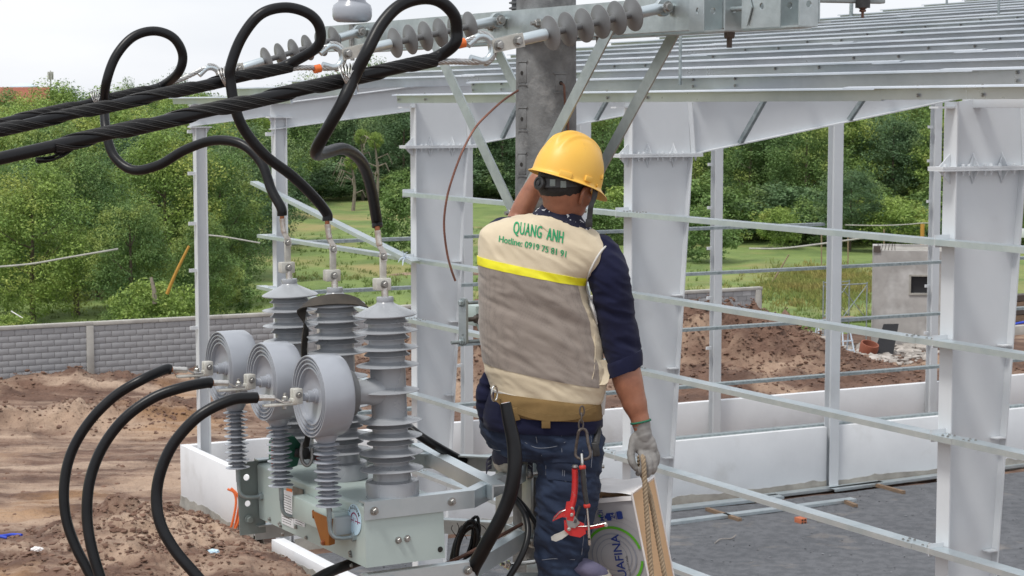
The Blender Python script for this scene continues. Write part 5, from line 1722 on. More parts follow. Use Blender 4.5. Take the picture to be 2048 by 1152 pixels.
    def pipe(q):
        pth = [RW(l, r - .265, -.008), RW(l, r - .265, -.075)] + smooth_path([RW(l, r - .265, -.08), RW(l, r - .262, -.108), RW(l, r - .245, -.128), RW(l, r - .215, -.135)], 4) + [RW(l, -.004, -.135)]
        q.tube(pth, 0.0078, 12)
        q.cyl(RW(l, r - .265, -.004), RW(l, r - .265, -.065), 0.0095, 12)
    sub(sup, 'pipe', MT['galv_dull'], pipe, 60)
    sub(sup, 'gland_nut', MT['galv_dull'], lambda q: q.lathe([(0.017, 0), (0.017, .014), (.012, .016)], RW(l, 0.0, -.135), -Rv, 6))

# ------------------------------------------------------------------ concrete pole
POLE = Vector((0.14, 8.1, 0))
PR_T = 0.1205
pole = thing('utility_pole', POLE, 'tall grey concrete utility pole with socket holes behind the worker', 'utility pole')
PT = HC + 0.62
mb = MB()
prf = [(PR_T + 0.0067 * (PT - z) , z) for z in (-0.3, 2, 4, 6, 7, 7.6, 8.0, 8.4, 8.8, PT)]
mb.lathe([(r, z) for r, z in prf], (POLE.x, POLE.y, 0), (0, 0, 1), 48)
mb.build('shaft', MT['concrete'], pole, 60)
def pole_r(z): return PR_T + 0.0067 * (PT - z)
def socket(px, py, w=0.034, h=0.044, frame_=True):
    # find the spot on the shaft
    d = ray(px, py)
    best = None
    for i in range(400):
        Y = 7.93 + 0.2 * i / 400
        q = Vector((d.x / d.y * Y, Y, HC + d.z / d.y * Y))
        if math.hypot(q.x - POLE.x, q.y - POLE.y) <= pole_r(q.z):
            best = q; break
    if best is None:
        best = P(px, py, 8.02)
    n = Vector((best.x - POLE.x, best.y - POLE.y, 0)).normalized()
    best = Vector((POLE.x, POLE.y, best.z)) + n * pole_r(best.z)
    t = Z3.cross(n)
    if frame_:
        mb = MB()
        for s in (-1, 1):
            mb.plate([best + t * (-w) + Z3 * (s * h * 1.15) + n * .001, best + t * w + Z3 * (s * h * 1.15) + n * .001, best + t * w * .85 + Z3 * (s * h) + n * .0015, best - t * w * .85 + Z3 * (s * h) + n * .0015], 0.003, n)
        mb.box(best - n * 0.0105, (w * 1.5, 0.026, h * 1.9), Matrix((t, n, Z3)).transposed(), 0.006)
        mb.build('socket_pad', MT['concrete'], pole, 40)
    MB().lathe([(0.0085, -.01), (0.0085, 0.0040)], best, n, 14).build('socket_hole', MT['hole'], pole)
    return best, n
for px, py in ((1045, 146), (1045, 238), (1044, 329)):
    socket(px, py)
gb, gn = socket(1121, 166, 0.034, 0.036)
for z in (0.42, 0.75):
    pass
tag(MB().tube(smooth_path([gb + gn * .0, gb + gn * .02 + Vector((.004, 0, -.01)), P(1129, 185, gb.y - .02), P(1130, 205, gb.y - .012), P(1131, 226, gb.y - .008), P(1136, 245, gb.y + .012), P(1137, 330, gb.y + .012)], 5), 0.0048, 8).build('ground_wire', MT['old_copper']), 'brown wire coming out of the pole socket and running down', 'wire')

# ------------------------------------------------------------------ crossarms with braces
E = -Lv                                            # along the arm, towards the camera on the right
A1 = POLE - Rv * (PR_T + 0.018)
A2 = POLE + Rv * (PR_T + 0.018)
ZA0, ZA1 = HC + 0.272, HC + 0.394
def arm_pt(base, s, off=0.0, z=0.0): return Vector((base.x, base.y, 0)) + E * s - Rv * off + Vector((0, 0, z))
def crossarm(base, side, label, s0, s1):
    t = thing('crossarm', arm_pt(base, 0, 0, ZA0), label, 'crossarm', A30)
    mb = MB()
    hgt = ZA1 - ZA0
    s = 1 if side < 0 else -1                       # flanges point to the camera side (-R) or away
    prof = [(0, 0), (0, hgt), (s * .052, hgt), (s * .052, hgt - .006), (s * .006, hgt - .006), (s * .006, .006), (s * .052, .006), (s * .052, 0)]
    mb.extrude(prof, arm_pt(base, s0, 0, ZA0), arm_pt(base, s1, 0, ZA0), Z3)
    mb.build('arm', MT['galv'], t, 30)
    for sg in (-1, 1):
        mb = MB()
        top = arm_pt(base, sg * 0.72, 0.012 if side < 0 else -0.012, ZA0 + 0.03)
        bot = arm_pt(base, sg * 0.012, (0.012 if side < 0 else -0.012) + sg * 0.004, HC - 0.43)
        mb.extrude([(-.028, -.0035), (.028, -.0035), (.028, .0035), (-.028, .0035)], top, bot, Rv)
        mb.build('brace', MT['galv'], t, 30)
        MB().bolt(top - Rv * (0.005 * (1 if side < 0 else -1)), -Rv if side < 0 else Rv, 0.012, 0.012).build('brace_bolt', MT['bolt'], t)
    q = MB(); b = arm_pt(base, 0, (0.02 if side < 0 else -.02), HC - 0.43)
    q.bolt(b, -Rv if side < 0 else Rv, 0.016, 0.016, 0.02); q.build('brace_bolt', MT['bolt'], t)
    return t
arm1 = crossarm(A1, -1, 'galvanised crossarm on the camera side of the pole carrying the three strain insulators', -1.93, 1.93)
arm2 = crossarm(A2, 1, 'second galvanised crossarm on the far side of the pole', -1.93, 1.55)
# through bolts and clamp brackets of the front arm
for s in (-0.19, 0.19, 0.66):
    a = arm_pt(A1, s, 0.03, ZA0 + 0.06); b = arm_pt(A2, s, -0.03, ZA0 + 0.06)
    mb = MB(); mb.cyl(a, b, 0.009, 10); mb.bolt(a + Rv * .02, -Rv, 0.015, 0.016, 0.02); mb.build('through_bolt', MT['bolt'], arm1)
def drop_bolt(px, s):
    p = arm_pt(A1, s, -.02, ZA0 - 0.001)
    mb = MB(); mb.bolt(p, -Z3, 0.0185, 0.03, 0.036); mb.build('stud', MT['rusty_bolt'], arm1)
def s_of(px):
    u = (px - 1024) / F
    lo, hi = -3, 3
    for _ in range(50):
        m = (lo + hi) / 2
        q = arm_pt(A1, m)
        if q.x / (q.y * 1.003) < u: lo = m
        else: hi = m
    return lo
drop_bolt(1191, s_of(1191)); drop_bolt(1445, s_of(1445))
def bracket(pxa, pxb):
    sa, sb = s_of(pxa), s_of(pxb)
    n = 0.055
    mb = MB()
    # short channel standing across the arm: two holed cheeks and a web
    for ss in (sa, sb):
        holed_plate(mb, [(0.0, -0.012), (0.075, -0.012), (0.075, 0.16), (0.0, 0.16)], [(0.038, 0.058, 0.011)], 0.006, lambda x, y, z: arm_pt(A1, ss + z, 0.004 + x, ZA0 + y))
    mb.box(arm_pt(A1, (sa + sb) / 2, 0.04, ZA0 - 0.012), (0.075, abs(sb - sa), 0.006), rR)
    mb.build('bracket', MT['galv'], arm1, 30)
bracket(1440, 1482); bracket(1592, 1630)
def face_plate(pxa, pxb):
    sa, sb = s_of(pxa), s_of(pxb)
    mb = MB(); holed_plate(mb, [(sa, -0.01), (sb, -0.01), (sb, .16), (sa, .16)], [((sa + sb) / 2 - .005, 0.06, 0.0115)], 0.006, lambda x, y, z: arm_pt(A1, x, 0.060 + z, ZA0 + y)); mb.build('face_plate', MT['galv'], arm1, 30)
face_plate(1404, 1441); face_plate(1508, 1592)
mb = MB(); s_ = s_of(1497); mb.cyl(arm_pt(A1, s_of(1483), .05, ZA0 + .058), arm_pt(A1, s_of(1520), .05, ZA0 + .058), 0.0085, 12); mb.bolt(arm_pt(A1, s_of(1518), .05, ZA0 + .058), E, 0.014, 0.016); mb.build('through_bolt', MT['galv_dull'], arm1)
mb = MB(); c = arm_pt(A1, s_of(1522), .068, ZA0 + .058); mb.plate([c + Z3 * .06, c + E * .025, c - Z3 * .06, c - E * .025], 0.005, Rv); mb.build('washer_plate', MT['galv'], arm1)

# ------------------------------------------------------------------ strain insulators, conductors, dead ends
DV = Vector((-.866 * .73, -.5 * .73, -.155))
DVn = DV.normalized()
ATT = {3: 1.088, 2: -.112, 1: -1.418}
ORD = {3: 'nearest', 2: 'middle', 1: 'farthest'}
def ins_pt(k, m, up=0.0, side=0.0):
    a = arm_pt(A1, ATT[k], 0, HC + 0.362)
    p = a + DV * (m / 0.73)
    if k == 1: p.z -= 0.085 * min(m, .72)
    return p + Vector((0, 0, up)) + E * side
for k in (3, 2, 1):
    ins = thing('strain_insulator', ins_pt(k, 0), '%s grey polymer strain insulator with thin round sheds on the crossarm' % ORD[k], 'strain insulator', A30, 'strain insulators on the crossarm')
    ax = (ins_pt(k, .6) - ins_pt(k, .1)).normalized()
    upv = frame_from(ax).col[1]
    core = MB(); core.cyl(ins_pt(k, .13), ins_pt(k, .53), 0.0125, 18); core.build('core_rod', MT['silicone_dark'], ins)
    for i in range(6):
        q = MB(); q.lathe([(0.012, -.012), (0.016, -.006), (0.055, -.001), (0.061, 0.0), (0.061, .003), (0.054, .005), (0.018, .010), (0.012, .015)], ins_pt(k, .155 + i * .068), ax, 40)
        q.build('shed', MT['shed_grey'], ins, 40)
    q = MB(); q.lathe([(0.0145, 0), (0.0205, .003), (0.0205, .09), (.017, .105), (.0145, .12)], ins_pt(k, .135), -ax, 20); q.build('end_fitting', MT['galv_pale'], ins)
    q = MB(); q.lathe([(0.0145, 0), (0.0205, .003), (0.0205, .09), (.017, .105), (.0145, .12)], ins_pt(k, .515), ax, 20); q.build('end_fitting', MT['galv_pale'], ins)
    # shackle at the arm
    q = MB()
    c = ins_pt(k, .03)
    q.lathe([(0.030, -.012), (0.032, -.008), (0.032, .008), (0.030, .012)], c, E, 24)
    for s in (-1, 1):
        q.tube(smooth_path([c + E * (s * .024), c - ax * .02 + E * (s * .026), c - ax * .06 + E * (s * .012), c - ax * .075], 4), 0.009, 8)
    q.build('shackle', MT['galv'], ins)
    q = MB(); q.cyl(c - E * .04, c + E * .035, 0.011, 12); q.bolt(c + E * .032, E, .016, .01); q.build('clevis_pin', MT['bolt'], ins)
    # clevis plates and thimble at the line end
    q = MB()
    for s in (-1, 1):
        a0, b0 = ins_pt(k, .615) + E * (s * .017), ins_pt(k, .735) + E * (s * .017)
        nrm = upv
        q.plate([a0 - nrm * .024, b0 - nrm * .022, b0 + nrm * .022, a0 + nrm * .024], 0.006, E)
    q.build('clevis_plate', MT['clamp'], ins)
    for m_ in (.64, .715):
        q = MB(); q.cyl(ins_pt(k, m_) - E * .03, ins_pt(k, m_) + E * .03, 0.009, 12); q.bolt(ins_pt(k, m_) + E * .021, E, .014, .014); q.build('clevis_pin', MT['bolt'], ins)
    th = MB()
    c = ins_pt(k, .765)
    ring = []
    for i in range(17):
        a = R(-105 + 210 * i / 16)
        ring.append(c - ax * (math.cos(a) * .042 - .005) + upv * (math.sin(a) * .042))
    ring = [c + ax * .055 - upv * .022] + ring + [c + ax * .055 + upv * .022]
    th.tube(ring, 0.0125, 10, up=E)
    th.build('thimble', MT['galv_pale'], ins, 60)

def cond_pt(k, m, up=0.0, side=0.0):
    return ins_pt(k, m, up, side) + Vector((0, 0, 0.0))
CE = {3: 3.4, 2: 3.9, 1: 4.6}
for k in (3, 2, 1):
    cd = thing('line_conductor', cond_pt(k, 1.0), '%s thick black line conductor with helical armour rods sloping to the left' % ORD[k], 'cable', A30, 'line conductors')
    ax = DVn; upv = frame_from(ax).col[1]
    q = MB(); q.tube([cond_pt(k, 1.02), cond_pt(k, 1.5), cond_pt(k, CE[k])], [0.0195, .0195, .0195], 20); q.build('conductor', MT['black'], cd)
    # two legs of the bright dead-end grip joining over the conductor
    for s, nm in ((1, 'upper'), (-1, 'lower')):
        pth = smooth_path([ins_pt(k, .755) + upv * (s * .044), ins_pt(k, .80) + upv * (s * .040), ins_pt(k, .86) + upv * (s * .026), ins_pt(k, .92) + upv * (s * .014), ins_pt(k, .97) + upv * (s * .010)], 5)
        q = MB(); twisted(q, pth, 0.0075, 0.0038, [i * PI / 3 for i in range(6)], 0.10, 6); q.tube(pth, 0.006, 6)
        q.build('grip_leg', MT['steel_wire'], cd, 60)
    arc = [ins_pt(k, .765) - ax * (math.cos(R(a)) * .052 - .005) + upv * (math.sin(R(a)) * .052) for a in range(-90, 91, 12)]
    q = MB(); twisted(q, arc, 0.0065, 0.0036, [i * PI / 3 for i in range(6)], 0.09, 6); q.build('grip_loop', MT['steel_wire'], cd, 60)
    if k != 1:
        q = MB(); q.lathe([(0.0165, 0), (0.0165, .028)], ins_pt(k, .83) + upv * (.033 if k == 3 else -.033), ax, 14); q.build('marker_band', MT['orange'], cd)
    end_m = 2.255 if k == 3 else CE[k] - 0.05
    ang = [R(20 + i * 16.5) for i in range(14)]
    q = MB(); twisted(q, [cond_pt(k, .95), cond_pt(k, end_m)], 0.0222, 0.0034, ang, 0.34, 6, 0.014, a0=k)
    q.build('armour_rods', MT['black_rod'], cd, 60)
    q = MB(); twisted(q, [cond_pt(k, .95), cond_pt(k, end_m)], 0.0250, 0.0007, [R(20 + i * 49 + 8) for i in range(5)], 0.34, 4, 0.02, a0=k)
    q.build('rod_edges', MT['rod_edge'], cd, 60)
    if k == 3:
        e0 = cond_pt(3, 2.19)
        q = MB(); twisted(q, smooth_path([e0 - Z3 * .012, cond_pt(3, 2.23) - Z3 * .03, cond_pt(3, 2.27) - Z3 * .036, cond_pt(3, 2.31) - Z3 * .030], 4), 0.006, 0.004, [0, 1.5, 3, 4.5], 0.4, 6); q.build('loose_rod_ends', MT['black_rod'], cd, 60)

def cm(k, px):
    """distance along conductor k where it crosses column px"""
    lo, hi = 0.5, 5
    u = (px - 1024) / F
    for _ in range(50):
        m = (lo + hi) / 2
        q = cond_pt(k, m)
        if q.x / (q.y * 1.003) > u: lo = m
        else: hi = m
    return lo
def jumper(k, spec, label):
    t = thing('jumper_cable', J_END[{3: 0, 2: 1, 1: 2}[k]], label, 'cable', 0, 'jumper cables')
    m0 = {3: 1.0, 2: 1.02, 1: 1.06}[k]
    pts = [cond_pt(k, m0 + .22), cond_pt(k, m0 + .10), cond_pt(k, m0), cond_pt(k, m0 - .07, .010)] + [P(a, b, c) for a, b, c in spec]
    e = J_END[{3: 0, 2: 1, 1: 2}[k]]
    pts += [e + Vector((-.004, 0, .045)), e + Vector((0, 0, .012))]
    pth = smooth_path(pts, 7)
    q = MB(); q.tube(pth, 0.0205, 20); q.build('sheath', MT['black'], t, 60)
    q = MB(); q.cyl(pth[-1] + Vector((-.001, 0, .004)), e - Vector((0, 0, .008)), 0.0095, 10); q.build('copper_end', MT['copper'], t)
y3 = lambda px: cond_pt(3, cm(3, px)).y
y2 = lambda px: cond_pt(2, cm(2, px)).y
y1 = lambda px: cond_pt(1, cm(1, px)).y
jumper(3, [(909, 88, 6.60), (913, 62, 6.60), (908, 30, 6.58), (880, 3, 6.55), (842, -3, 6.52), (798, 12, 6.48), (762, 50, 6.44), (733, 105, 6.40), (708, 155, y3(708) - .055), (683, 208, 6.38), (655, 258, 6.40), (634, 296, 6.46), (634, 309, 6.54), (652, 305, 6.66), (688, 298, 6.82), (722, 322, 7.00), (741, 372, 7.16)],
       'black jumper cable of the nearest phase dropping to a sharp bend')
jumper(2, [(634, 94, 7.60), (640, 57, 7.58), (618, 28, 7.56), (572, 15, 7.54), (522, 28, 7.50), (484, 74, 7.48), (462, 130, 7.46), (461, 162, y2(462) - .06), (470, 215, 7.46), (490, 262, 7.48), (532, 312, 7.52), (582, 350, 7.58), (624, 390, 7.64)],
       'black jumper cable of the middle phase with a big open loop against the sky')
jumper(1, [(358, 143, 8.66), (365, 108, 8.64), (346, 75, 8.62), (308, 62, 8.60), (266, 74, 8.56), (232, 112, 8.52), (213, 163, 8.50), (209, 206, y1(209) - .06), (212, 262, 8.46), (228, 312, 8.42), (266, 340, 8.38), (318, 330, 8.34), (370, 300, 8.30), (428, 281, 8.24), (484, 289, 8.18), (523, 326, 8.14), (543, 380, 8.10)],
       'black jumper cable of the farthest phase with a deep sag at the left')
# twisted binding wires where a jumper crosses its conductor
def tie(k, px, label):
    c = cond_pt(k, cm(k, px)); c = c + Vector((0, -.022, 0))
    ax = DVn; upv = frame_from(ax).col[1]
    mb = MB()
    for i in range(7):
        tl = R(-38 + i * 9)
        a_ = (upv * math.cos(tl) + ax * math.sin(tl))
        b_ = Vector((0, -1, 0))
        ring = []
        for j in range(18):
            g = 2 * PI * j / 18
            ring.append(c + ax * ((i - 3) * .006) + a_ * (math.cos(g) * .050) + b_ * (math.sin(g) * .050))
        mb.tube(ring, 0.0024, 5, closed=True)
    for s in (-1, 1):
        mb.tube(smooth_path([c + b_ * .05, c + b_ * .055 + ax * (.02 * s) + Z3 * .02, c + b_ * .05 + ax * (.035 * s) + Z3 * (.045 if s > 0 else -.05)], 4), 0.0024, 5)
    tag(mb.build('binding_wire', MT['steel_wire'], None, 60), label, 'wire', 'bright binding wires')
tie(3, 704, 'bright wire binding on the nearest conductor'); tie(2, 463, 'tangled bright wire binding on the middle conductor'); tie(1, 209, 'small bright wire binding on the farthest conductor')

# post insulator standing on the far end of the crossarm
s_p = s_of(708)
pb = arm_pt(A1, s_p, .0, ZA0)
pi_ = thing('post_insulator', pb, 'pale grey bell shaped post insulator standing on the far crossarm end', 'post insulator')
MB().lathe([(0.010, -.05), (0.010, .0), (.016, .0), (.016, .12)], pb, Z3, 14).build('stud', MT['bolt'], pi_)
yb = P(708, 45, pb.y).z - pb.z
MB().lathe([(0.02, yb), (0.070, yb + .002), (0.088, yb + .012), (0.094, yb + .03), (0.094, yb + .062), (0.088, yb + .082), (0.066, yb + .098), (0.06, yb + .13), (.09, yb + .15), (.09, yb + .2), (.05, yb + .23), (.03, yb + .3)], pb, Z3, 40).build('bell', MT['silicone_pale'], pi_, 60)
# lower tips of gear standing above the frame edge
s_p = s_of(1725)
pb = P(1725, 36, 6.9)
tip = thing('cutout_tip', pb, 'black lower terminal of the gear hanging at the top edge, right of the crossarm', 'terminal')
MB().lathe([(0.026, .035), (.026, .072), (0.034, .076), (0.034, .16)], pb, Z3, 20).build('body', MT['strap'], tip)
MB().lathe([(0.005, 0), (0.005, .02), (.012, .022), (.012, .028), (.008, .03), (.014, .032), (.014, .036)], pb, Z3, 14).build('stud', MT['old_copper'], tip)
pb = P(1690, 10, 6.9)
MB().box(pb + Vector((.0, 0, .022)), (0.30, 0.04, 0.03), Matrix.Rotation(R(20), 3, 'Z'), 0.004).build('bracket', MT['galv_dull'], tip)
pb = P(1029, 22, 8.45)
MB().lathe([(.012, 0), (.012, .01), (.022, .012), (.022, .018), (.012, .02), (.012, .035), (.024, .037), (.024, .043), (.012, .045), (.012, .1)], pb, Z3, 20)
sa = thing('surge_arrester', pb, 'dark ribbed arrester tip left of the pole at the top edge', 'arrester')
MB().lathe([(.012, 0), (.012, .005), (.024, .008), (.024, .014), (.012, .018), (.012, .028), (.024, .031), (.024, .037), (.012, .041), (.012, .052), (.024, .055), (.024, .06), (.012, .064), (.012, .2)], pb, Z3, 24).build('sheds', MT['silicone_dark'], sa)
MB().cyl(pb - Z3 * .05, pb, .008, 8).build('stud', MT['bolt'], sa)
# ------------------------------------------------------------------ galvanised mounting frame between the tank and the pole
pq = POLE - O
pl_, pr_ = pq.dot(Lv), pq.dot(Rv)
pad = pole_r(ZT)
mf = thing('mounting_frame', RW(0.5, 0.6, -0.3), 'galvanised bracket frame holding the recloser to the pole under the worker', 'bracket', A30)
def bar(pts, z, inward, name='bar', mat='galv_pale', h=0.068, w=0.045, t=0.006):
    prof = [(0, -h), (0, 0), (inward * w, 0), (inward * w, -t), (inward * t, -t), (inward * t, -h)]
    mb = MB()
    for i in range(len(pts) - 1):
        a, b = RW(pts[i][0], pts[i][1], 0), RW(pts[i + 1][0], pts[i + 1][1], 0)
        ext = (b - a).normalized() * 0.001
        mb.extrude(prof, a + Z3 * (z - 0.0008 * i) - ext * i, b + Z3 * (z - 0.0008 * i), Z3)
    return mb.build(name, MT[mat], mf, 30)
for z, mt_ in ((0.014, 'galv_pale'), (-0.262, 'galv_pale')):
    bar([(-.012, -.004), (-.012, .46), (pl_ - .12, pr_ - pad - .03)], z, 1, 'bar', mt_)
    bar([(TL + .022, -.004), (TL + .022, .46), (pl_ + .12, pr_ - pad - .03)], z, -1, 'bar', 'galv')
mb = MB(); mb.extrude([(-.03, 0), (.03, 0), (.03, -.006), (-.024, -.006), (-.024, -.06), (-.03, -.06)], RW(.99, .735, .0225), RW(-.004, .575, .0225), Z3)
mb.build('cross_bar', MT['galv_pale'], mf, 30)
mb = MB(); holed_plate(mb, [(-.17, -.07), (.05, -.07), (.05, .012), (-.17, .012)], [(.0, -.03, .012)], 0.006, lambda x, y, z: RW(TL + .03 + z, .75 + x, y)); mb.build('gusset', MT['galv'], mf, 30)
for dl in (-.11, .11):
    mb = MB(); mb.box(RW(pl_ + dl, pr_ - pad - .022, -.13), (.012, .075, .36), rR, 0.002); mb.build('upright', MT['galv'], mf)
for dz in (-.02, -.30):
    # two half bands gripping the pole
    mb = MB()
    for s in (-1, 1):
        pts = [Vector((POLE.x, POLE.y, ZT + dz)) + (Rv * math.cos(a) + Lv * math.sin(a) * s) * (pad + .004) for a in [PI * i / 12 for i in range(13)]]
        ribbon(mb, pts, [Vector((0, 0, .06))] * 13, 0.006)
    mb.build('pole_band', MT['galv'], mf)
    mb = MB(); mb.box(RW(pl_, pr_ - pad - .022, dz + .0), (.01, .30, .06), rR, 0.002); mb.build('band_plate', MT['galv'], mf)
    for dl in (-.16, .16):
        mb = MB(); mb.cyl(RW(pl_ + dl, pr_ - pad - .05, dz), RW(pl_ + dl, pr_ + pad + .05, dz), .008, 10); mb.bolt(RW(pl_ + dl, pr_ - pad - .03, dz), -Rv, .014, .014); mb.build('bolt', MT['bolt'], mf)
for l, r, z in ((-.012, .035, -.022), (-.012, .36, -.02), (-.012, .10, -.292), (-.012, .42, -.292)):
    mb = MB(); mb.bolt(RW(l, r, z), -Lv, .0125, .013, .012); mb.build('bolt', MT['bolt'], mf)
q_ = P(1018, 1130, RW(pl_ - .2, pr_ - .3, 0).y)
mb = MB(); mb.bolt(q_, (-.9, -.4, .2), .015, .018, .02); mb.cyl(q_, q_ + Rv * .12, .009, 10); mb.build('bolt', MT['chrome'], mf)

# ------------------------------------------------------------------ the three cables rising to the disc terminals
def low_cable(k, spec, label):
    e = J_END[10 + k]; d = J_END[20 + k]
    t = thing('service_cable', P(*spec[-1]), label, 'cable', 0, 'thick cables rising to the discs')
    pts = [e + d * .006, e + d * .03] + [P(*s) for s in spec]
    pth = smooth_path(pts, 7)
    MB().tube(pth, 0.0205, 22).build('sheath', MT['black'], t, 60)
    MB().cyl(e - d * .004, e + d * .012, 0.0095, 10).build('copper_end', MT['copper'], t)
ye = lambda k: J_END[10 + k].y
low_cable(0, [(462, 800, 7.00), (402, 829, 6.96), (352, 880, 6.94), (324, 935, 6.93), (313, 990, 6.92), (320, 1045, 6.90), (348, 1098, 6.88), (392, 1150, 6.86), (450, 1215, 6.84)], 'nearest thick black cable bowing from its disc down past the soil heap')
low_cable(1, [(365, 775, 7.36), (308, 795, 7.33), (250, 836, 7.30), (206, 893, 7.28), (180, 960, 7.26), (174, 1030, 7.24), (183, 1095, 7.22), (205, 1170, 7.20), (220, 1230, 7.2)], 'middle thick black cable bowing from its disc to the bottom edge')
low_cable(2, [(285, 759, 7.72), (230, 792, 7.70), (180, 842, 7.68), (144, 902, 7.66), (129, 965, 7.64), (131, 1030, 7.62), (150, 1090, 7.60), (183, 1155, 7.58), (215, 1230, 7.56)], 'farthest thick black cable, the leftmost one at the bottom edge')
# cable passing below the tank
tag(MB().tube(smooth_path([P(585, 1195, 7.0), P(640, 1154, 7.18), P(695, 1130, 7.36), P(760, 1108, 7.55)], 6), 0.0205, 18).build('service_cable', MT['black'], None, 60), 'short piece of thick black cable passing under the recloser tank at the bottom edge', 'cable')
tag(MB().tube(smooth_path([P(790, 830, 8.2), P(832, 866, 8.12), P(872, 892, 8.1), P(930, 925, 8.15)], 6), 0.019, 16).build('service_cable', MT['black'], None, 60), 'black cable just visible behind the nearest bushing above the frame', 'cable')
# cut cable standing up in front of the worker
t = thing('cut_cable', P(950, 1120, 7.25), 'thick black cable with a cut end showing copper, standing in front of the worker', 'cable')
pth = smooth_path([P(1011, 806, 7.30), P(1018, 842, 7.29), P(1028, 890, 7.28), P(1029, 940, 7.27), P(1020, 990, 7.27), P(1002, 1035, 7.28), P(980, 1075, 7.30), P(962, 1108, 7.34), P(945, 1140, 7.40), P(930, 1190, 7.45)], 6)
n_ = len(pth)
MB().tube(pth, [0.0215 + 0.006 * min(1, i / 14) for i in range(n_)], 22).build('sheath', MT['black'], t, 60)
d_ = (pth[0] - pth[1]).normalized()
MB().lathe([(0.0, -.001), (0.0165, 0), (0.0165, .002), (0.0, .0025)][1:3], pth[0], d_, 24).build('insulation', MT['carton_white'], t)
MB().lathe([(0.0095, 0), (0.0095, .0035)], pth[0], d_, 20).build('copper_core', MT['copper'], t)
tag(MB().tube(smooth_path([P(1010, 985, 7.75), P(1030, 1000, 7.62), P(1050, 1030, 7.52), P(1056, 1065, 7.46), P(1046, 1105, 7.42), P(1018, 1155, 7.40), P(985, 1200, 7.40)], 6), 0.0125, 14).build('cable_loop', MT['black'], None, 60), 'thinner black cable curving down beside the worker\'s standing leg', 'cable')
t = thing('cable_tail', P(1080, 1062, 7.72), 'short black cable tail with a bare end between the frame and the leg', 'cable')
pth = smooth_path([P(1020, 985, 7.85), P(1046, 1010, 7.78), P(1064, 1034, 7.74), P(1079, 1060, 7.72)], 5)
MB().tube(pth, 0.0105, 14).build('sheath', MT['black'], t, 60); MB().cyl(pth[-1], pth[-1] + (pth[-1] - pth[-2]).normalized() * .004, .0075, 10).build('copper_core', MT['copper'], t)
# hanging coil of black wire
t = thing('wire_coil', P(930, 1110, 7.8), 'hanging coil of black wire behind the end of the recloser tank', 'coil')
rs = random.Random(4)
for i in range(9):
    c = P(931 + rs.uniform(-7, 7), 1092 + rs.uniform(-6, 8), 7.78 + rs.uniform(-.05, .05))
    a_, b_ = rs.uniform(.026, .046), rs.uniform(.085, .115)
    tl = rs.uniform(.18, .42); dp = rs.uniform(-.03, .03)
    ring = []
    for j in range(26):
        g = 2 * PI * j / 26
        x, z = a_ * math.cos(g), b_ * math.sin(g)
        ring.append(c + Vector((x + z * tl, dp * math.sin(g + i), z)))
    MB().tube(ring, 0.0068, 8, closed=True).build('turn', MT['black'], t, 60)
mb = MB()
for i in range(7):
    a = P(905 + 9 * i, 1050 + rs.uniform(-5, 5), 7.72); b = P(908 + 9 * i + rs.uniform(-12, 12), 1078, 7.74)
    mb.tube(smooth_path([a, (a + b) / 2 + Vector((rs.uniform(-.02, .02), 0, .01)), b], 4), 0.0016, 5)
mb.build('tie_wire', MT['strap'], t, 60)
# brown stranded earth wire across the lower frame
mb = MB()
twisted(mb, smooth_path([P(880, 1133, 7.5), P(940, 1105, 7.5), P(1000, 1072, 7.55), P(1044, 1048, 7.65)], 5), 0.0045, 0.0032, [i * PI / 3 for i in range(6)], 0.09, 6)
tag(mb.build('earth_wire', MT['old_copper'], None, 60), 'brown stranded earth wire running across the lower bracket', 'wire')
# hanging copper wire left of the pole
mb = MB()
pth = smooth_path([P(1036, 181, 7.97), P(1010, 198, 7.90), P(980, 224, 7.84), P(950, 256, 7.80), (P(925, 302, 7.76)), P(905, 355, 7.74), P(893, 400, 7.73), P(888, 450, 7.72), P(894, 505, 7.71), P(903, 540, 7.70), P(911, 562, 7.70)], 6)
twisted(mb, pth, 0.0026, 0.0022, [i * PI / 3 for i in range(6)], 0.08, 5)
tag(mb.build('copper_wire', MT['dull_copper'], None, 60), 'thin stranded copper wire curving down from the pole left of the worker', 'wire')

# ------------------------------------------------------------------ lifting sling with the lever hoist
c2t = RW(C0L + PITCH, C0R, 0.715)
def on_cone(ang, rr, z):
    return RW(C0L + PITCH, C0R, z) + Vector((math.cos(ang) * rr, math.sin(ang) * rr, 0))
path, wid = [], []
for a, rr, z in ((R(-15), .118, .700), (R(-40), .105, .715), (R(-65), .10, .722), (R(-95), .10, .722), (R(-125), .108, .714), (R(-155), .122, .700), (R(-172), .13, .675)):
    path.append(on_cone(a, rr, z)); wid.append((Vector((math.cos(a) * .035, math.sin(a) * .035, -.03))).normalized() * .055)
for px, py, y in ((611, 660, 7.70), (608, 700, 7.69), (612, 760, 7.68), (620, 830, 7.66), (612, 895, 7.64)):
    path.append(P(px, py, y)); wid.append(Vector((.016, .04, 0)))
pp, ww = [], []
for i in range(len(path) - 1):
    for k in range(4):
        pass
pp = smooth_path(path, 4); ww = smooth_path(wid, 4)
mb = MB(); ribbon(mb, pp, ww, 0.004)
tag(mb.build('lifting_sling', MT['sling'], None, 40), 'black webbing sling looped over the middle bushing and hanging down', 'sling')
hc = P(566, 898, 7.75)
hz = thing('lever_hoist', hc, 'small green and red lever hoist hanging behind the middle supporting insulator', 'hoist')
hr_ = Matrix.Rotation(R(12), 3, 'Y') @ Matrix.Rotation(R(25), 3, 'Z')
def hx(x, y, z): return hc + hr_ @ Vector((x, y, z))
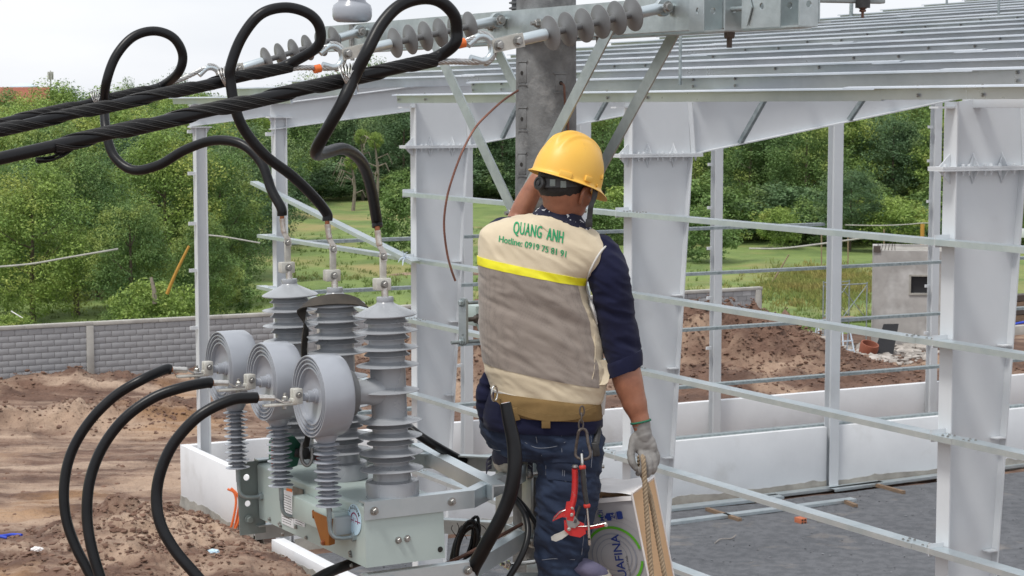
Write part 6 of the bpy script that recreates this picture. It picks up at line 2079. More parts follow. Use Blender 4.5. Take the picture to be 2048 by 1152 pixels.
mb = MB(); mb.plate([hx(-.062, -.02, .025), hx(-.045, -.02, -.06), hx(.0, -.02, -.075), hx(.055, -.02, -.05), hx(.06, -.02, .03), hx(.02, -.02, .065), hx(-.04, -.02, .06)], 0.06, hr_ @ Vector((0, 1, 0))); mb.build('body', MT['hoist_green'], hz)
mb = MB(); mb.plate([hx(-.072, -.055, .03), hx(-.052, -.055, -.065), hx(-.038, -.055, -.06), hx(-.056, -.055, .03), hx(-.03, -.055, .068), hx(-.045, -.055, .075)], 0.012, hr_ @ Vector((0, 1, 0))); mb.build('guard', MT['hoist_red'], hz)
mb = MB(); mb.plate([hx(-.052, -.054, .025), hx(-.045, -.054, -.035), hx(-.032, -.054, -.03), hx(-.036, -.054, .03)], 0.006, hr_ @ Vector((0, 1, 0))); mb.build('label', MT['hoist_pale'], hz)
a_ = P(606, 884, 7.66)
mb = MB(); mb.tube(smooth_path([a_, P(602, 905, 7.65), P(606, 925, 7.64), P(616, 931, 7.64), P(624, 918, 7.64), P(624, 896, 7.65)], 5), 0.007, 10); mb.build('hook', MT['grey_steel'], hz, 60)
mb = MB(); mb.box(P(607, 905, 7.69), (.035, .04, .05), hr_, .008); mb.cyl(P(590, 905, 7.72), P(640, 913, 7.72), .018, 14); mb.build('chain_guide', MT['strap'], hz)
MB().box(P(642, 914, 7.72), (.05, .03, .03), hr_, .006).build('lever', MT['hoist_red'], hz)

# clamp on the pole, left of the worker's back
cb = P(965, 630, 7.95)
pc = thing('pole_clamp', cb, 'pale steel clamp block with threaded rods on the pole left of the worker', 'clamp', A30)
mb = MB(); mb.box(cb + Vector((.03, .05, 0)), (0.20, 0.12, 0.082), rR, 0.003); mb.build('block', MT['tank'], pc)
pv = P(927, 643, 7.84)
mb = MB()
out = []
for i in range(9): a = PI * i / 8; out.append((.0135 * math.cos(a), .082 + .0135 * math.sin(a)))
for i in range(9): a = PI + PI * i / 8; out.append((.0135 * math.cos(a), -.082 + .0135 * math.sin(a)))
holed_plate(mb, out, [(0.002, -.055, .004)], 0.010, lambda x, y, z: pv + Lv * (-x) * .3 + Vector((x, 0, 0)) * .95 + Z3 * y - Rv * z)
mb.build('strap_plate', MT['galv'], pc, 30)
for py, l0 in ((606, -.005), (684, -.055)):
    a = P(927, py, 7.84)
    mb = MB(); mb.cyl(a + Rv * l0 * 1.0, a + Rv * .26, .0075, 10); mb.bolt(a - Rv * .006, -Rv, .0125, .012); mb.build('rod', MT['galv_dull'], pc)
a = P(936, 639, 7.845)
mb = MB(); mb.cyl(a, a + Rv * .10, .0095, 12); mb.bolt(P(957, 638, 7.875), -Rv, .016, .018); mb.build('centre_bolt', MT['rusty_bolt'], pc)
a = P(958, 638, 7.88)
mb = MB(); mb.plate([a + Z3 * .045, a + Lv * -.035, a - Z3 * .048, a + Lv * .035], 0.006, Rv); mb.build('washer_plate', MT['tank'], pc)
# ------------------------------------------------------------------ the worker
YB = 7.60
def loft_grid(secs, nseg, rows, e=0.85):
    """secs: (xl, xr, cy, depth half, tilt, Y) at increasing rows -> rows x nseg grid of points"""
    arr = [Vector((s[0], s[1], s[2])) for s in secs]
    arr2 = [Vector((s[3], s[4], s[5] if len(s) > 5 else YB)) for s in secs]
    n = max(2, int(rows / (len(secs) - 1)))
    A, B = smooth_path(arr, n), smooth_path(arr2, n)
    grid = []
    for a, b in zip(A, B):
        xl, xr, cy = a; hb, tl, yy = b
        cx, hw = (xl + xr) / 2, (xr - xl) / 2
        row = []
        for k in range(nseg):
            t = 2 * PI * k / nseg
            c, s = math.cos(t), math.sin(t)
            c = math.copysign(abs(c) ** e, c); s = math.copysign(abs(s) ** e, s)
            row.append(P(cx + hw * c, cy + tl * hw * c, yy - hb * s) + Vector((0, 0, 0)))
        # keep each ring level in the world: nearer points drop in the picture by themselves
        zc = P(cx, cy, yy).z
        for k in range(nseg):
            t = 2 * PI * k / nseg
            c = math.copysign(abs(math.cos(t)) ** e, math.cos(t))
            row[k].z = zc - tl * hw * c / F * yy
        grid.append(row)
    return grid
def grid_normals(g):
    R_, N = len(g), len(g[0])
    out = []
    for i in range(R_):
        r = []
        for k in range(N):
            du = g[i][(k + 1) % N] - g[i][(k - 1) % N]
            dv = g[min(i + 1, R_ - 1)][k] - g[max(i - 1, 0)][k]
            n = du.cross(dv)
            r.append(n.normalized() if n.length > 1e-9 else Vector((0, 0, 1)))
        out.append(r)
    # make them point outwards
    c = sum(g[R_ // 2], Vector()) / N
    if out[R_ // 2][0].dot(g[R_ // 2][0] - c) < 0:
        out = [[-n for n in r] for r in out]
    return out
def displace(g, fn):
    nn = grid_normals(g)
    R_, N = len(g), len(g[0])
    return [[g[i][k] + nn[i][k] * fn(i / (R_ - 1), k / N, g[i][k]) for k in range(N)] for i in range(R_)], nn
def grid_mesh(g, closed=True, cap=True, rows=None, cols=None, lift=0.0, nn=None, thick=0.0):
    mb = MB()
    R_, N = len(g), len(g[0])
    r0, r1 = rows or (0, R_ - 1)
    if cols is None:
        V = [g[i][k] + (nn[i][k] * lift if nn else Vector()) for i in range(r0, r1 + 1) for k in range(N)]
        Fc = [((i) * N + k, (i) * N + (k + 1) % N, (i + 1) * N + (k + 1) % N, (i + 1) * N + k) for i in range(r1 - r0) for k in range(N)]
        if cap:
            Fc += [tuple(range(N - 1, -1, -1)), tuple((r1 - r0) * N + k for k in range(N))]
        return mb.add(V, Fc)
    ks = list(range(cols[0], cols[1] + 1))
    m = len(ks)
    V = [g[i][k % N] + nn[i][k % N] * lift for i in range(r0, r1 + 1) for k in ks]
    Fc = [(i * m + k, i * m + k + 1, (i + 1) * m + k + 1, (i + 1) * m + k) for i in range(r1 - r0) for k in range(m - 1)]
    if thick:
        # thin rim back to the surface
        o = len(V)
        V2 = [g[i][k % N] + nn[i][k % N] * (lift - thick) for i in range(r0, r1 + 1) for k in ks]
        V += V2
        Rr = r1 - r0
        for k in range(m - 1):
            Fc += [(k, o + k, o + k + 1, k + 1), (Rr * m + k, Rr * m + k + 1, o + Rr * m + k + 1, o + Rr * m + k)]
        for i in range(Rr):
            Fc += [(i * m, (i + 1) * m, o + (i + 1) * m, o + i * m), (i * m + m - 1, o + i * m + m - 1, o + (i + 1) * m + m - 1, (i + 1) * m + m - 1)]
    return mb.add(V, Fc)

px_m = lambda y=YB: y / F                                     # metres per pixel
per = thing('person', Vector((P(1100, 600, YB).x, YB, P(1130, 1158, YB).z)), 'worker in yellow helmet, beige mesh vest and jeans standing on the pole, back turned', 'person')

def fold(scale, amp, ang, stretch=4.0, seed=0.0):
    ca, sa = math.cos(ang), math.sin(ang)
    def f(p):
        u = p.x * ca + p.z * sa; v = -p.x * sa + p.z * ca
        q = Vector((u * scale / stretch + seed, p.y * scale * 0.4, v * scale))
        w = Vector((noise.noise(q * .5 + Vector((9, 2, 4))), noise.noise(q * .5 + Vector((1, 7, 3))), 0)) * 0.6
        n1 = noise.noise(q + w)
        n2 = noise.noise(q * 2.1 + w + Vector((5, 5, 5)))
        return amp * ((1 - abs(n1) * 2.4) * 0.6 + n1 * .5 + n2 * 0.30)
    return f

# --- bare body (one continuous surface under the clothes)
FW = Vector((0.72, 0.66, -0.20)).normalized()                  # where the face points
SD = FW.cross(Z3).normalized()                                 # towards his right side (camera side)
UP = SD.cross(FW).normalized()
HR = Matrix((FW, -SD, UP)).transposed()
HCt = P(1131, 366, 7.585)
def hd(f, s, u): return HCt + FW * f + SD * s + UP * u
mb = MB()
ellipsoid(mb, hd(0, 0, 0), (.110, .088, .126), HR)
ellipsoid(mb, hd(.042, 0, -.075), (.068, .060, .070), HR)      # jaw and mouth
ellipsoid(mb, hd(.066, 0, -.112), (.030, .030, .022), HR)      # chin
ellipsoid(mb, hd(.100, 0, -.028), (.018, .016, .034), HR)      # nose bridge
ellipsoid(mb, hd(.112, 0, -.048), (.018, .018, .015), HR)      # nose tip
ellipsoid(mb, hd(.096, 0, -.078), (.014, .026, .008), HR)      # upper lip
ellipsoid(mb, hd(.094, 0, -.091), (.013, .022, .008), HR)      # lower lip
for s in (-1, 1):
    ellipsoid(mb, hd(.070, s * .050, -.045), (.030, .028, .032), HR)   # cheek
    ellipsoid(mb, hd(.095, s * .030, .006), (.014, .030, .010), HR)    # brow
    er = HR @ Matrix.Rotation(s * R(22), 3, 'Z')
limb(mb, [P(1108, 470, 7.6), P(1118, 430, 7.6), hd(-.012, 0, -.07)], [.082, .070, .068])
limb(mb, [P(1100, 480, 7.61), P(1090, 640, 7.62), P(1086, 840, 7.62)], [.095, .11, .12], flat=.8)
limb(mb, [P(1020, 478, 7.62), P(1110, 462, 7.61), P(1190, 500, 7.61)], [.055, .07, .055])
# right arm down to the glove
limb(mb, [P(1205, 510, 7.60), P(1224, 590, 7.60), P(1243, 690, 7.58), P(1254, 755, 7.57), P(1268, 803, 7.565), P(1279, 835, 7.56), P(1287, 868, 7.555)], [.056, .058, .052, .060, .050, .038, .032], n=5)
# left arm reaching up to the pole
limb(mb, [P(1005, 482, 7.64), P(1020, 462, 7.76), P(1030, 452, 7.86)], [.055, .05, .047], n=5)
limb(mb, [P(1030, 452, 7.86), P(1050, 408, 7.86), P(1074, 364, 7.86), P(1090, 345, 7.86)], [.044, .044, .038, .031], n=5)
# legs
limb(mb, [P(1138, 880, 7.60), P(1138, 1000, 7.58), P(1128, 1100, 7.60), P(1126, 1140, 7.60)], [.10, .075, .055, .045])
limb(mb, [P(1025, 860, 7.62), P(1012, 800, 8.0)], [.09, .075])
limb(mb, [P(1012, 800, 8.0), P(1014, 905, 7.90)], [.065, .045])
body = fuse(mb, 'body', MT['skin'], per, 0.0065, 5, 0.5)
bodyW = [MW[per.name] @ v.co for v in body.data.vertices]
bvh_body = BVHTree.FromPolygons(bodyW, [tuple(p.vertices) for p in body.data.polygons])
def drape(bvh, px, py, lift=0.004, fallback=7.5):
    d = ray(px, py).normalized()
    loc, nrm, i, dist = bvh.ray_cast(Vector((0, 0, HC)), d)
    if loc is None: return P(px, py, fallback), -d
    if nrm.dot(d) > 0: nrm = -nrm
    return loc + nrm * lift, nrm
def bvh_of(o):
    m = MW[o.name]
    return BVHTree.FromPolygons([m @ v.co for v in o.data.vertices], [tuple(p.vertices) for p in o.data.polygons])

# ears
for s in (1, -1):
    if s == 1:
        e0, en = drape(bvh_body, 1168, 392, -.004, 7.5)
    else:
        e0, en = hd(-.006, -.094, -.028), -SD
    ef = (FW - en * FW.dot(en)).normalized(); eu = ef.cross(en).normalized()
    if eu.z < 0: eu = -eu
    out_ = (en * .8 - ef * .55).normalized()
    q = MB()
    hx_p = [e0 + ef * .004 + eu * .026, e0 - ef * .008 + eu * .034 + out_ * .006, e0 - ef * .022 + eu * .026 + out_ * .014, e0 - ef * .027 + eu * .006 + out_ * .018, e0 - ef * .020 - eu * .014 + out_ * .013, e0 - ef * .008 - eu * .030 + out_ * .006, e0 + ef * .003 - eu * .026]
    limb(q, hx_p, [.006, .0065, .0068, .0065, .0065, .0085, .006], 10, n=4)
    fr3 = Matrix((ef, eu, out_)).transposed()
    ellipsoid(q, e0 - ef * .011 + out_ * .006, (.016, .028, .006), fr3, 18, 10)
    fuse(q, 'ear', MT['skin'], per, .0028, 3, .5)

# eyes (hidden side of the head from here)
for s in (-1, 1):
    q = MB(); ellipsoid(q, hd(.098, s * .032, -.008), (.010, .013, .008), HR, 16, 10); q.build('eye', MT['carton_white'], per, 60)
    q = MB(); ellipsoid(q, hd(.1065, s * .032, -.008), (.003, .005, .005), HR, 12, 8); q.build('pupil', MT['hole'], per, 60)
# hair
mb = MB()
ellipsoid(mb, hd(-.014, 0, .012), (.106, .094, .112), HR)
ellipsoid(mb, hd(-.052, 0, -.030), (.060, .072, .050), HR)
hair = fuse(mb, 'hair', MT['hair'], per, 0.005, 3, 0.5, lambda p: 0.0018 * noise.noise(p * 90))

# --- helmet
FH = Vector((0.70, 0.655, -0.285)).normalized()
SH = FH.cross(Z3).normalized(); UH = SH.cross(FH).normalized()
SH, UH = Matrix.Rotation(R(-7), 3, FH) @ SH, Matrix.Rotation(R(-7), 3, FH) @ UH
if SH.z > 0: SH.z = SH.z; SH, UH = Matrix.Rotation(R(14), 3, FH) @ SH, Matrix.Rotation(R(14), 3, FH) @ UH
HB = P(1134, 356, 7.585)
def hm(f, s, u): return HB + FH * f + SH * s + UH * u
NA, NB = 96, 30
def dome(ang, q):
    """ang round the shell, q = 0 rim .. 1 crown"""
    a_, b_, h_ = .150, .124, .172
    th = q * PI / 2
    cr = math.cos(th) ** 0.86; cz = math.sin(th) ** 0.94
    f, s = a_ * cr * math.cos(ang), b_ * cr * math.sin(ang)
    u = h_ * cz
    rd = 0.0
    for off, w, h in ((0, .016, .008), (.042, .008, .0055), (-.042, .008, .0055)):
        rd += h * math.exp(-((s - off) / w) ** 4) * min(1, max(0, (q - .30) * 4)) * (1 if f > -.12 else .6)
    k = 1 + rd / .15
    return f * k, s * k, u * k + rd * .3
V, Fc = [], []
for j in range(NB + 1):
    for i in range(NA):
        f, s, u = dome(2 * PI * i / NA, min(j / NB, .995))
        V.append(hm(f, s, u))
# flared rim and peak as extra rings below the dome edge
def rim(ang, out, u, lift=0.0):
    c, s = math.cos(ang), math.sin(ang)
    pk = max(0.0, c) ** 2.2
    f_ = (.150 + out * (1 + 3.6 * pk)) * c
    s_ = (.124 + out * (1 - .2 * pk)) * s
    return hm(f_, s_, u - .020 * pk * (out / .014) + lift)
rings = [[rim(2 * PI * i / NA, o, u) for i in range(NA)] for o, u in ((.0015, -.004), (.006, -.009), (.0135, -.0125), (.0145, -.0150), (.0125, -.0165), (.004, -.012), (-.003, -.006), (-.006, .01))]
base = len(V)
for r in rings: V += r
Fc += [(j * NA + i, j * NA + (i + 1) % NA, (j + 1) * NA + (i + 1) % NA, (j + 1) * NA + i) for j in range(NB) for i in range(NA)]
Fc.append(tuple(NB * NA + i for i in range(NA)))
for i in range(NA):
    i2 = (i + 1) % NA
    Fc.append((i2, i, base + i, base + i2))
    for j in range(len(rings) - 1):
        Fc.append((base + j * NA + i2, base + j * NA + i, base + (j + 1) * NA + i, base + (j + 1) * NA + i2))
mb = MB(); mb.add(V, Fc)
helm = mb.build('helmet', MT['helmet'], per, 50)
bvh_h = bvh_of(helm)
def hsub(name, fn, mat='helmet', sm=40):
    q = MB(); fn(q); o = q.build(name, MT[mat], per, sm); o.parent = helm; o.matrix_parent_inverse = Matrix.Identity(4); return o
def slot(px, py, w, h, d):
    loc, n = drape(bvh_h, px, py, 0.0)
    t = FH - n * FH.dot(n); t.normalize(); u = n.cross(t)
    if u.z < 0: u = -u; 
    hsub('slot', lambda q: q.box(loc, (w, h, d), Matrix((t, u, n)).transposed(), 0.003))
slot(1131, 349, .050, .024, .016); slot(1176, 358, .034, .022, .015); slot(1203, 354, .012, .018, .014)
# inner band with its adjusting knob at the back
band, wv = [], []
for i in range(25):
    a = R(-120 + 240 * i / 24)
    band.append(hd(-.012 - .112 * math.cos(a), .100 * math.sin(a), -.022 + .030 * (1 - math.cos(a)) * .9)); wv.append(UP * .034)
hsub('head_band', lambda q: ribbon(q, band, wv, .004), 'strap')
kb = hd(-.126, -.004, -.024)
hsub('adjusting_knob', lambda q: q.lathe([(.027, 0), (.028, .004), (.026, .012), (.018, .014), (.017, .010), (.009, .010), (.009, .015), (.004, .016)], kb, -FW, 22), 'strap')
for a in (R(28), R(50)):
    c = hd(-.012 - .115 * math.cos(a), .103 * math.sin(a), -.018)
    nrm = (-FW * math.cos(a) + SD * math.sin(a)).normalized()
    hsub('band_clip', lambda q: q.box(c, (.022, .004, .026), Matrix((nrm.cross(Z3), nrm, Z3)).transposed(), .001), 'dark_paint')
for a0, a1 in ((-30, -20),):
    pass
# chin strap in front of the ear
cp, cw = [], []
for px, py in ((1186, 356), (1187, 372), (1185, 392), (1182, 412), (1180, 428), (1178, 446)):
    loc, n = drape(bvh_body, px, py, .006, 7.515)
    loc.y = min(loc.y, 7.54)
    cp.append(loc); cw.append(Vector((.020, .009, 0)))
cp = smooth_path(cp, 4); cw = smooth_path(cw, 4)
hsub('chin_strap', lambda q: ribbon(q, cp, cw, .003), 'strap')
hsub('strap_clip', lambda q: q.box(cp[-1] + Vector((0, -.002, 0)), (.026, .010, .030), None, .003), 'strap')
lc, n_ = drape(bvh_h, 1193, 371, 0.002)
hsub('strap_stud', lambda q: q.lathe([(.006, 0), (.006, .004)], lc, n_, 12))

# --- shirt: collar, sleeves, tails under the vest
shirt_f = fold(26, .0042, R(-25), 3.0, 3.0)
mb = MB()
limb(mb, [P(1200, 508, 7.585), P(1214, 542, 7.565), P(1225, 590, 7.57), P(1233, 640, 7.58), P(1243, 690, 7.58), P(1248, 722, 7.575)], [.076, .080, .0765, .0735, .0735, .069], 26, n=5)
limb(mb, [P(1010, 482, 7.63), P(1004, 468, 7.70), P(1018, 462, 7.80)], [.062, .062, .056], 22, n=5)
sleeves = fuse(mb, 'sleeve', MT['navy'], per, 0.0055, 4, 0.5, lambda p: shirt_f(p) * 1.7)
# trim the rounded ends off the right sleeve: a clean rolled cuff instead
cuff = MB()
c0, c1 = P(1247, 712, 7.577), P(1250.5, 741, 7.573)
cd_ = (c1 - c0).normalized()
fr_ = frame_from(cd_)
def ring_pts(c, rr, tilt):
    out = []
    for k in range(28):
        a = 2 * PI * k / 28
        v = fr_ @ Vector((math.cos(a) * rr, math.sin(a) * rr, 0))
        out.append(c + v + cd_ * (-v.x * tilt))
    return out
V = []
for c, rr in ((c0, .066), (c0 + cd_ * .004, .0745), (c0 + cd_ * .02, .0755), (c0 + cd_ * .045, .0735), (c0 + cd_ * .062, .071), (c0 + cd_ * .060, .066), (c0 + cd_ * .03, .060)):
    V += ring_pts(c, rr, .28)
cuff.add(V, [(j * 28 + k, j * 28 + (k + 1) % 28, (j + 1) * 28 + (k + 1) % 28, (j + 1) * 28 + k) for j in range(6) for k in range(28)])
cuff.build('cuff', MT['navy'], per, 60)
tails = loft_grid([(992, 1186, 778, .125, .20), (974, 1199, 806, .140, .12), (966, 1204, 832, .148, .05), (967, 1204, 848, .148, .03), (974, 1200, 858, .144, .03)], 90, 26)
tf = fold(30, .006, R(-15), 3.0, 8.0)
tails, tn = displace(tails, lambda r, c, p: tf(p))
grid_mesh(tails).build('shirt_tail', MT['navy'], per, 60)
q = MB(); limb(q, [P(974, 752, 7.60), P(970, 785, 7.60), P(974, 820, 7.60), P(982, 845, 7.60)], [.020, .034, .036, .03], 18, n=4); q = fuse(q, 'shirt_side', MT['navy'], per, .006, 4, .5, lambda p: tf(p) * 1.4)
mt_band = M('patterned_scarf', (0.010, 0.011, 0.03), 0.9, 0, (0.55, 0.56, 0.58), 55, 1.0, detail=1, lo=0.615, hi=0.63)
coll = loft_grid([(1085, 1162, 419, .070, .30), (1079, 1168, 428, .080, .30), (1068, 1180, 438, .092, .26), (1060, 1188, 450, .10, .22)], 72, 15)
cf = fold(60, .002, R(-12), 3, 1.0)
coll, _ = displace(coll, lambda r, c, p: cf(p))
grid_mesh(coll, cap=False).build('scarf', mt_band, per, 60)

# --- vest
vs = [(1092, 1146, 429, .080, .22), (1062, 1164, 438, .094, .20), (1026, 1196, 450, .106, .19), (990, 1221, 466, .118, .19), (965, 1236, 486, .128, .20), (958, 1224, 505, .136, .20), (957, 1196, 525, .141, .20), (958, 1171, 545, .145, .20),
      (961, 1175, 575, .147, .205), (962, 1192, 620, .148, .21), (962, 1205, 680, .148, .215), (965, 1212, 725, .150, .22), (974, 1208, 765, .148, .20), (984, 1198, 797, .143, .18)]
NSEG = 176
vg = loft_grid(vs, NSEG, 13 * 13, 0.86)
NR = len(vg)
rowcy = [r_ for r_ in smooth_path([Vector((s[2], 0, 0)) for s in vs], 13)]
def row_at(cy):
    return min(range(NR), key=lambda i: abs(rowcy[i].x - cy))
f_big = fold(13, .0105, R(-24), 3.6, 2.0)
f_mid = fold(36, .0046, R(-32), 3.4, 6.0)
f_yoke = fold(24, .0060, R(-38), 3.2, 11.0)
r_str, r_str2, r_band = row_at(533), row_at(549), row_at(748)
def vest_fold(r, c, p):
    i = r * (NR - 1)
    lower = min(1.0, max(0.0, (i - r_str) / 22.0))
    w = f_yoke(p) * (1 - lower * .7) + (f_big(p) + f_mid(p)) * lower
    if i > r_band: w *= max(.45, 1 - (i - r_band) / 30)
    # drawn in at the waist on his left
    return w * (0.35 if i < 16 else 1.0)
vg, vn = displace(vg, vest_fold)
vn = grid_normals(vg)
vest = grid_mesh(vg).build('vest', MT['beige'], per, 60)
bvh_v = bvh_of(vest)
def vsub(name, mb, mat, sm=60):
    o = mb.build(name, mat if not isinstance(mat, str) else MT[mat], per, sm)
    o.parent = vest; o.matrix_parent_inverse = Matrix.Identity(4); return o
# grey mesh fabric panel with its weave of holes
mt_mesh = M('grey_mesh_fabric', (0.265, 0.225, 0.195), 0.85, 0, (0.235, 0.20, 0.172), 8, 0.8, sheen=0.2)
nt = mt_mesh.node_tree; bs = nt.nodes['Principled BSDF']
cur = bs.inputs['Base Color'].links[0].from_socket
tc = nt.nodes.new('ShaderNodeTexCoord'); mp = nt.nodes.new('ShaderNodeMapping'); mp.inputs['Rotation'].default_value = (0, R(12), 0); mp.inputs['Scale'].default_value = (1, 0.35, 1.0)
vo = nt.nodes.new('ShaderNodeTexVoronoi'); vo.inputs['Scale'].default_value = 190; vo.inputs['Randomness'].default_value = 0.12
nt.links.new(tc.outputs['Object'], mp.inputs['Vector']); nt.links.new(mp.outputs['Vector'], vo.inputs['Vector'])
mr = nt.nodes.new('ShaderNodeMapRange'); mr.inputs['From Min'].default_value = 0.20; mr.inputs['From Max'].default_value = 0.36; mr.inputs['To Min'].default_value = 0.5; mr.inputs['To Max'].default_value = 0.0
nt.links.new(vo.outputs['Distance'], mr.inputs['Value'])
mx = nt.nodes.new('ShaderNodeMix'); mx.data_type = 'RGBA'; mx.inputs[7].default_value = (0.075, 0.062, 0.058, 1)
nt.links.new(mr.outputs['Result'], mx.inputs[0]); nt.links.new(cur, mx.inputs[6]); nt.links.new(mx.outputs[2], bs.inputs['Base Color'])
kA, kB = int(NSEG * 0.093), int(NSEG * 0.515)
vsub('mesh_panel', grid_mesh(vg, rows=(r_str2, r_band), cols=(kA, kB), lift=.0022, nn=vn, thick=.004), mt_mesh)
vsub('yellow_stripe', grid_mesh(vg, rows=(r_str, r_str2), cols=(-2, int(NSEG * .52)), lift=.0034, nn=vn, thick=.005), 'yellow_tape')
vsub('hem_binding', grid_mesh(vg, rows=(NR - 3, NR - 1), cols=(0, NSEG - 1), lift=.003, nn=vn, thick=.004), 'trim')
# armhole binding on his right shoulder
ap = []
for px, py in ((1216, 490), (1210, 494), (1199, 506), (1187, 526), (1177, 548), (1171, 566), (1176, 590), (1186, 618), (1193, 648)):
    loc, n = drape(bvh_v, px, py, .0025, 7.52); ap.append(loc)
vsub('armhole_binding', MB().tube(smooth_path(ap, 5), .0042, 8), 'trim')
ap = [drape(bvh_v, px, py, .002, 7.55)[0] for px, py in ((962, 497), (960, 520), (960, 545))]
# seams
for pts_ in ([(1187, 640), (1190, 690), (1188, 740), (1180, 772)], [(1060, 430), (1080, 448), (1095, 463)]):
    sp_ = [drape(bvh_v, a, b, .001, 7.5)[0] for a, b in pts_]
    vsub('seam', MB().tube(smooth_path(sp_, 6), .0016, 6), 'beige')
# printing on the yoke, draped on the cloth
def vest_print(s, ox, oy, ux, uy, size, shear, bold, spacing, mat, curve=0.0, lift=.0022):
    vs_, fs_ = text_shape(s, 1.0, shear, bold, spacing)
    wmax = max(v[0] for v in vs_)
    pts = []
    for x, y in vs_:
        # baseline runs along (ux, uy) pixels per em, up is the picture's vertical
        t = x / wmax
        X = ox + ux * x; Y = oy + uy * x - size * y + curve * 4 * t * (1 - t)
        pts.append(drape(bvh_v, X, Y, lift, 7.5)[0])
    mb = MB(); mb.add(pts, fs_)
    return mb
vsw = text_shape('QUANG  ANH', 1.0, .25, 0, 1.06)[0]
k1 = (1128 - 1026) / max(v[0] for v in vsw)
mq = MB()
for dx_, dy_, lf in ((0, 0, .0022), (.6, .1, .0026), (1.1, .2, .0030)):
    m_ = vest_print('QUANG  ANH', 1025 + dx_, 466.5 + dy_, k1, k1 * .205, 35, .25, 0, 1.06, 'vest_green', -1.5, lf)
    mq.add(m_.v, m_.f)
vsub('lettering', mq, 'vest_green', 0)
vsw = text_shape('Hotline: 0919 75 81 91', 1.0, .14, 0, 1.0)[0]
k2 = (1133 - 997) / max(v[0] for v in vsw)
mq = MB()
for dx_, lf in ((0, .0022), (.7, .0026)):
    m_ = vest_print('Hotline: 0919 75 81 91', 996.5 + dx_, 483.5, k2, k2 * .232, 18.5, .14, 0, 1.0, 'vest_green', -1.0, lf)
    mq.add(m_.v, m_.f)
vsub('lettering', mq, 'vest_green', 0)
# waist tab on the right side
tb = [drape(bvh_v, px, py, .006, 7.53)[0] for px, py in ((1201, 720), (1209, 740), (1207, 762), (1200, 770))]
vsub('waist_tab', ribbon(MB(), smooth_path(tb, 4), [Vector((.028, .012, 0))] * 13, .003), 'beige')

# --- belt
bg = loft_grid([(984, 1200, 789, .150, .12), (981, 1203, 797, .158, .09), (978, 1205, 812, .160, .075), (978, 1205, 824, .158, .07), (981, 1203, 829, .152, .07)], 96, 16)
bf = fold(22, .003, R(0), 5, 4)
bg, bn = displace(bg, lambda r, c, p: bf(p))
belt = grid_mesh(bg).build('tool_belt', MT['khaki'], per, 50)
bvh_b = bvh_of(belt)
def bsub(name, fn, mat, sm=50):
    q = MB(); fn(q); o = q.build(name, MT[mat] if isinstance(mat, str) else mat, per, sm); o.parent = belt; o.matrix_parent_inverse = Matrix.Identity(4); return o
def strip_on(bvh, pts_, w, lift=.003, fb=7.45):
    pp_ = smooth_path([drape(bvh, a, b, lift, fb)[0] for a, b in pts_], 4)
    return lambda q: ribbon(q, pp_, [w] * len(pp_), .003)
bsub('belt_band', strip_on(bvh_b, [(990, 795), (1020, 815), (1060, 830), (1100, 836), (1150, 833), (1190, 818)], Vector((0, 0, .022)), .004), 'khaki')
bsub('belt_loop', lambda q: q.box(drape(bvh_b, 1092, 838, .004)[0] + Vector((0, 0, -.012)), (.034, .006, .044), None, .002), 'khaki')
bsub('belt_loop', lambda q: q.box(drape(bvh_b, 1033, 822, .004)[0] + Vector((0, 0, -.012)), (.022, .006, .05), Matrix.Rotation(R(-14), 3, 'Y'), .002), 'khaki')
dr = P(989, 787, 7.462)
bsub('ring', lambda q: q.tube([dr + Vector((math.cos(a) * .011, math.cos(a) * .014, math.sin(a) * .030)) for a in [2 * PI * i / 24 for i in range(24)]], .0038, 8, closed=True), 'chrome', 60)
bsub('side_pouch', lambda q: q.box(P(1205, 806, 7.60), (.020, .07, .085), Matrix.Rotation(R(6), 3, 'Y'), .004), 'trim')

# --- jeans
jf = fold(17, .0125, R(-14), 2.6, 1.5)
jf2 = fold(40, .0068, R(-22), 2.8, 4.5)
mb = MB()
ellipsoid(mb, P(1088, 868, 7.615), (.232, .150, .115), Matrix.Rotation(R(4), 3, 'Y'))
limb(mb, [P(1138, 885, 7.605), P(1137, 945, 7.60), P(1134, 1005, 7.59), P(1127, 1065, 7.595), P(1122, 1110, 7.60), P(1119, 1142, 7.60)], [.134, .124, .116, .106, .098, .093], 26, n=5)
limb(mb, [P(1026, 846, 7.615), P(1014, 840, 7.72), P(1016, 805, 8.0)], [.112, .106, .098], 26, n=5)
limb(mb, [P(1016, 805, 8.0), P(1006, 842, 7.90), P(1008, 868, 7.79)], [.098, .088, .076], 22, n=5)
jeans = fuse(mb, 'jeans', MT['denim'], per, 0.0065, 5, 0.5, lambda p: jf(p) + jf2(p))
bvh_j = bvh_of(jeans)
def jsub(name, fn, mat, sm=50):
    q = MB(); fn(q); o = q.build(name, MT[mat], per, sm); o.parent = jeans; o.matrix_parent_inverse = Matrix.Identity(4); return o
def stitch_line(pts_):
    pp_ = smooth_path([drape(bvh_j, a, b, .0012, 7.46)[0] for a, b in pts_], 6)
    jsub('stitching', lambda q: q.tube(pp_, .0011, 5), 'stitch', 60)
for pts_ in ([(1083, 910), (1088, 918), (1100, 922), (1130, 924), (1158, 921)], [(1092, 925), (1092, 950)], [(1130, 926), (1129, 958), (1133, 963)], [(1126, 926), (1125, 957)],
             [(1122, 870), (1124, 905)], [(1050, 885), (1075, 896), (1110, 893), (1130, 884)], [(1180, 860), (1184, 900), (1182, 935)], [(1072, 873), (1074, 886)], [(985, 850), (1000, 862), (1025, 868)],
             [(1084, 1120), (1110, 1117), (1150, 1119)], [(980, 896), (1000, 901), (1035, 899)], [(1165, 900), (1172, 960), (1170, 1040), (1163, 1110)]):
    stitch_line(pts_)
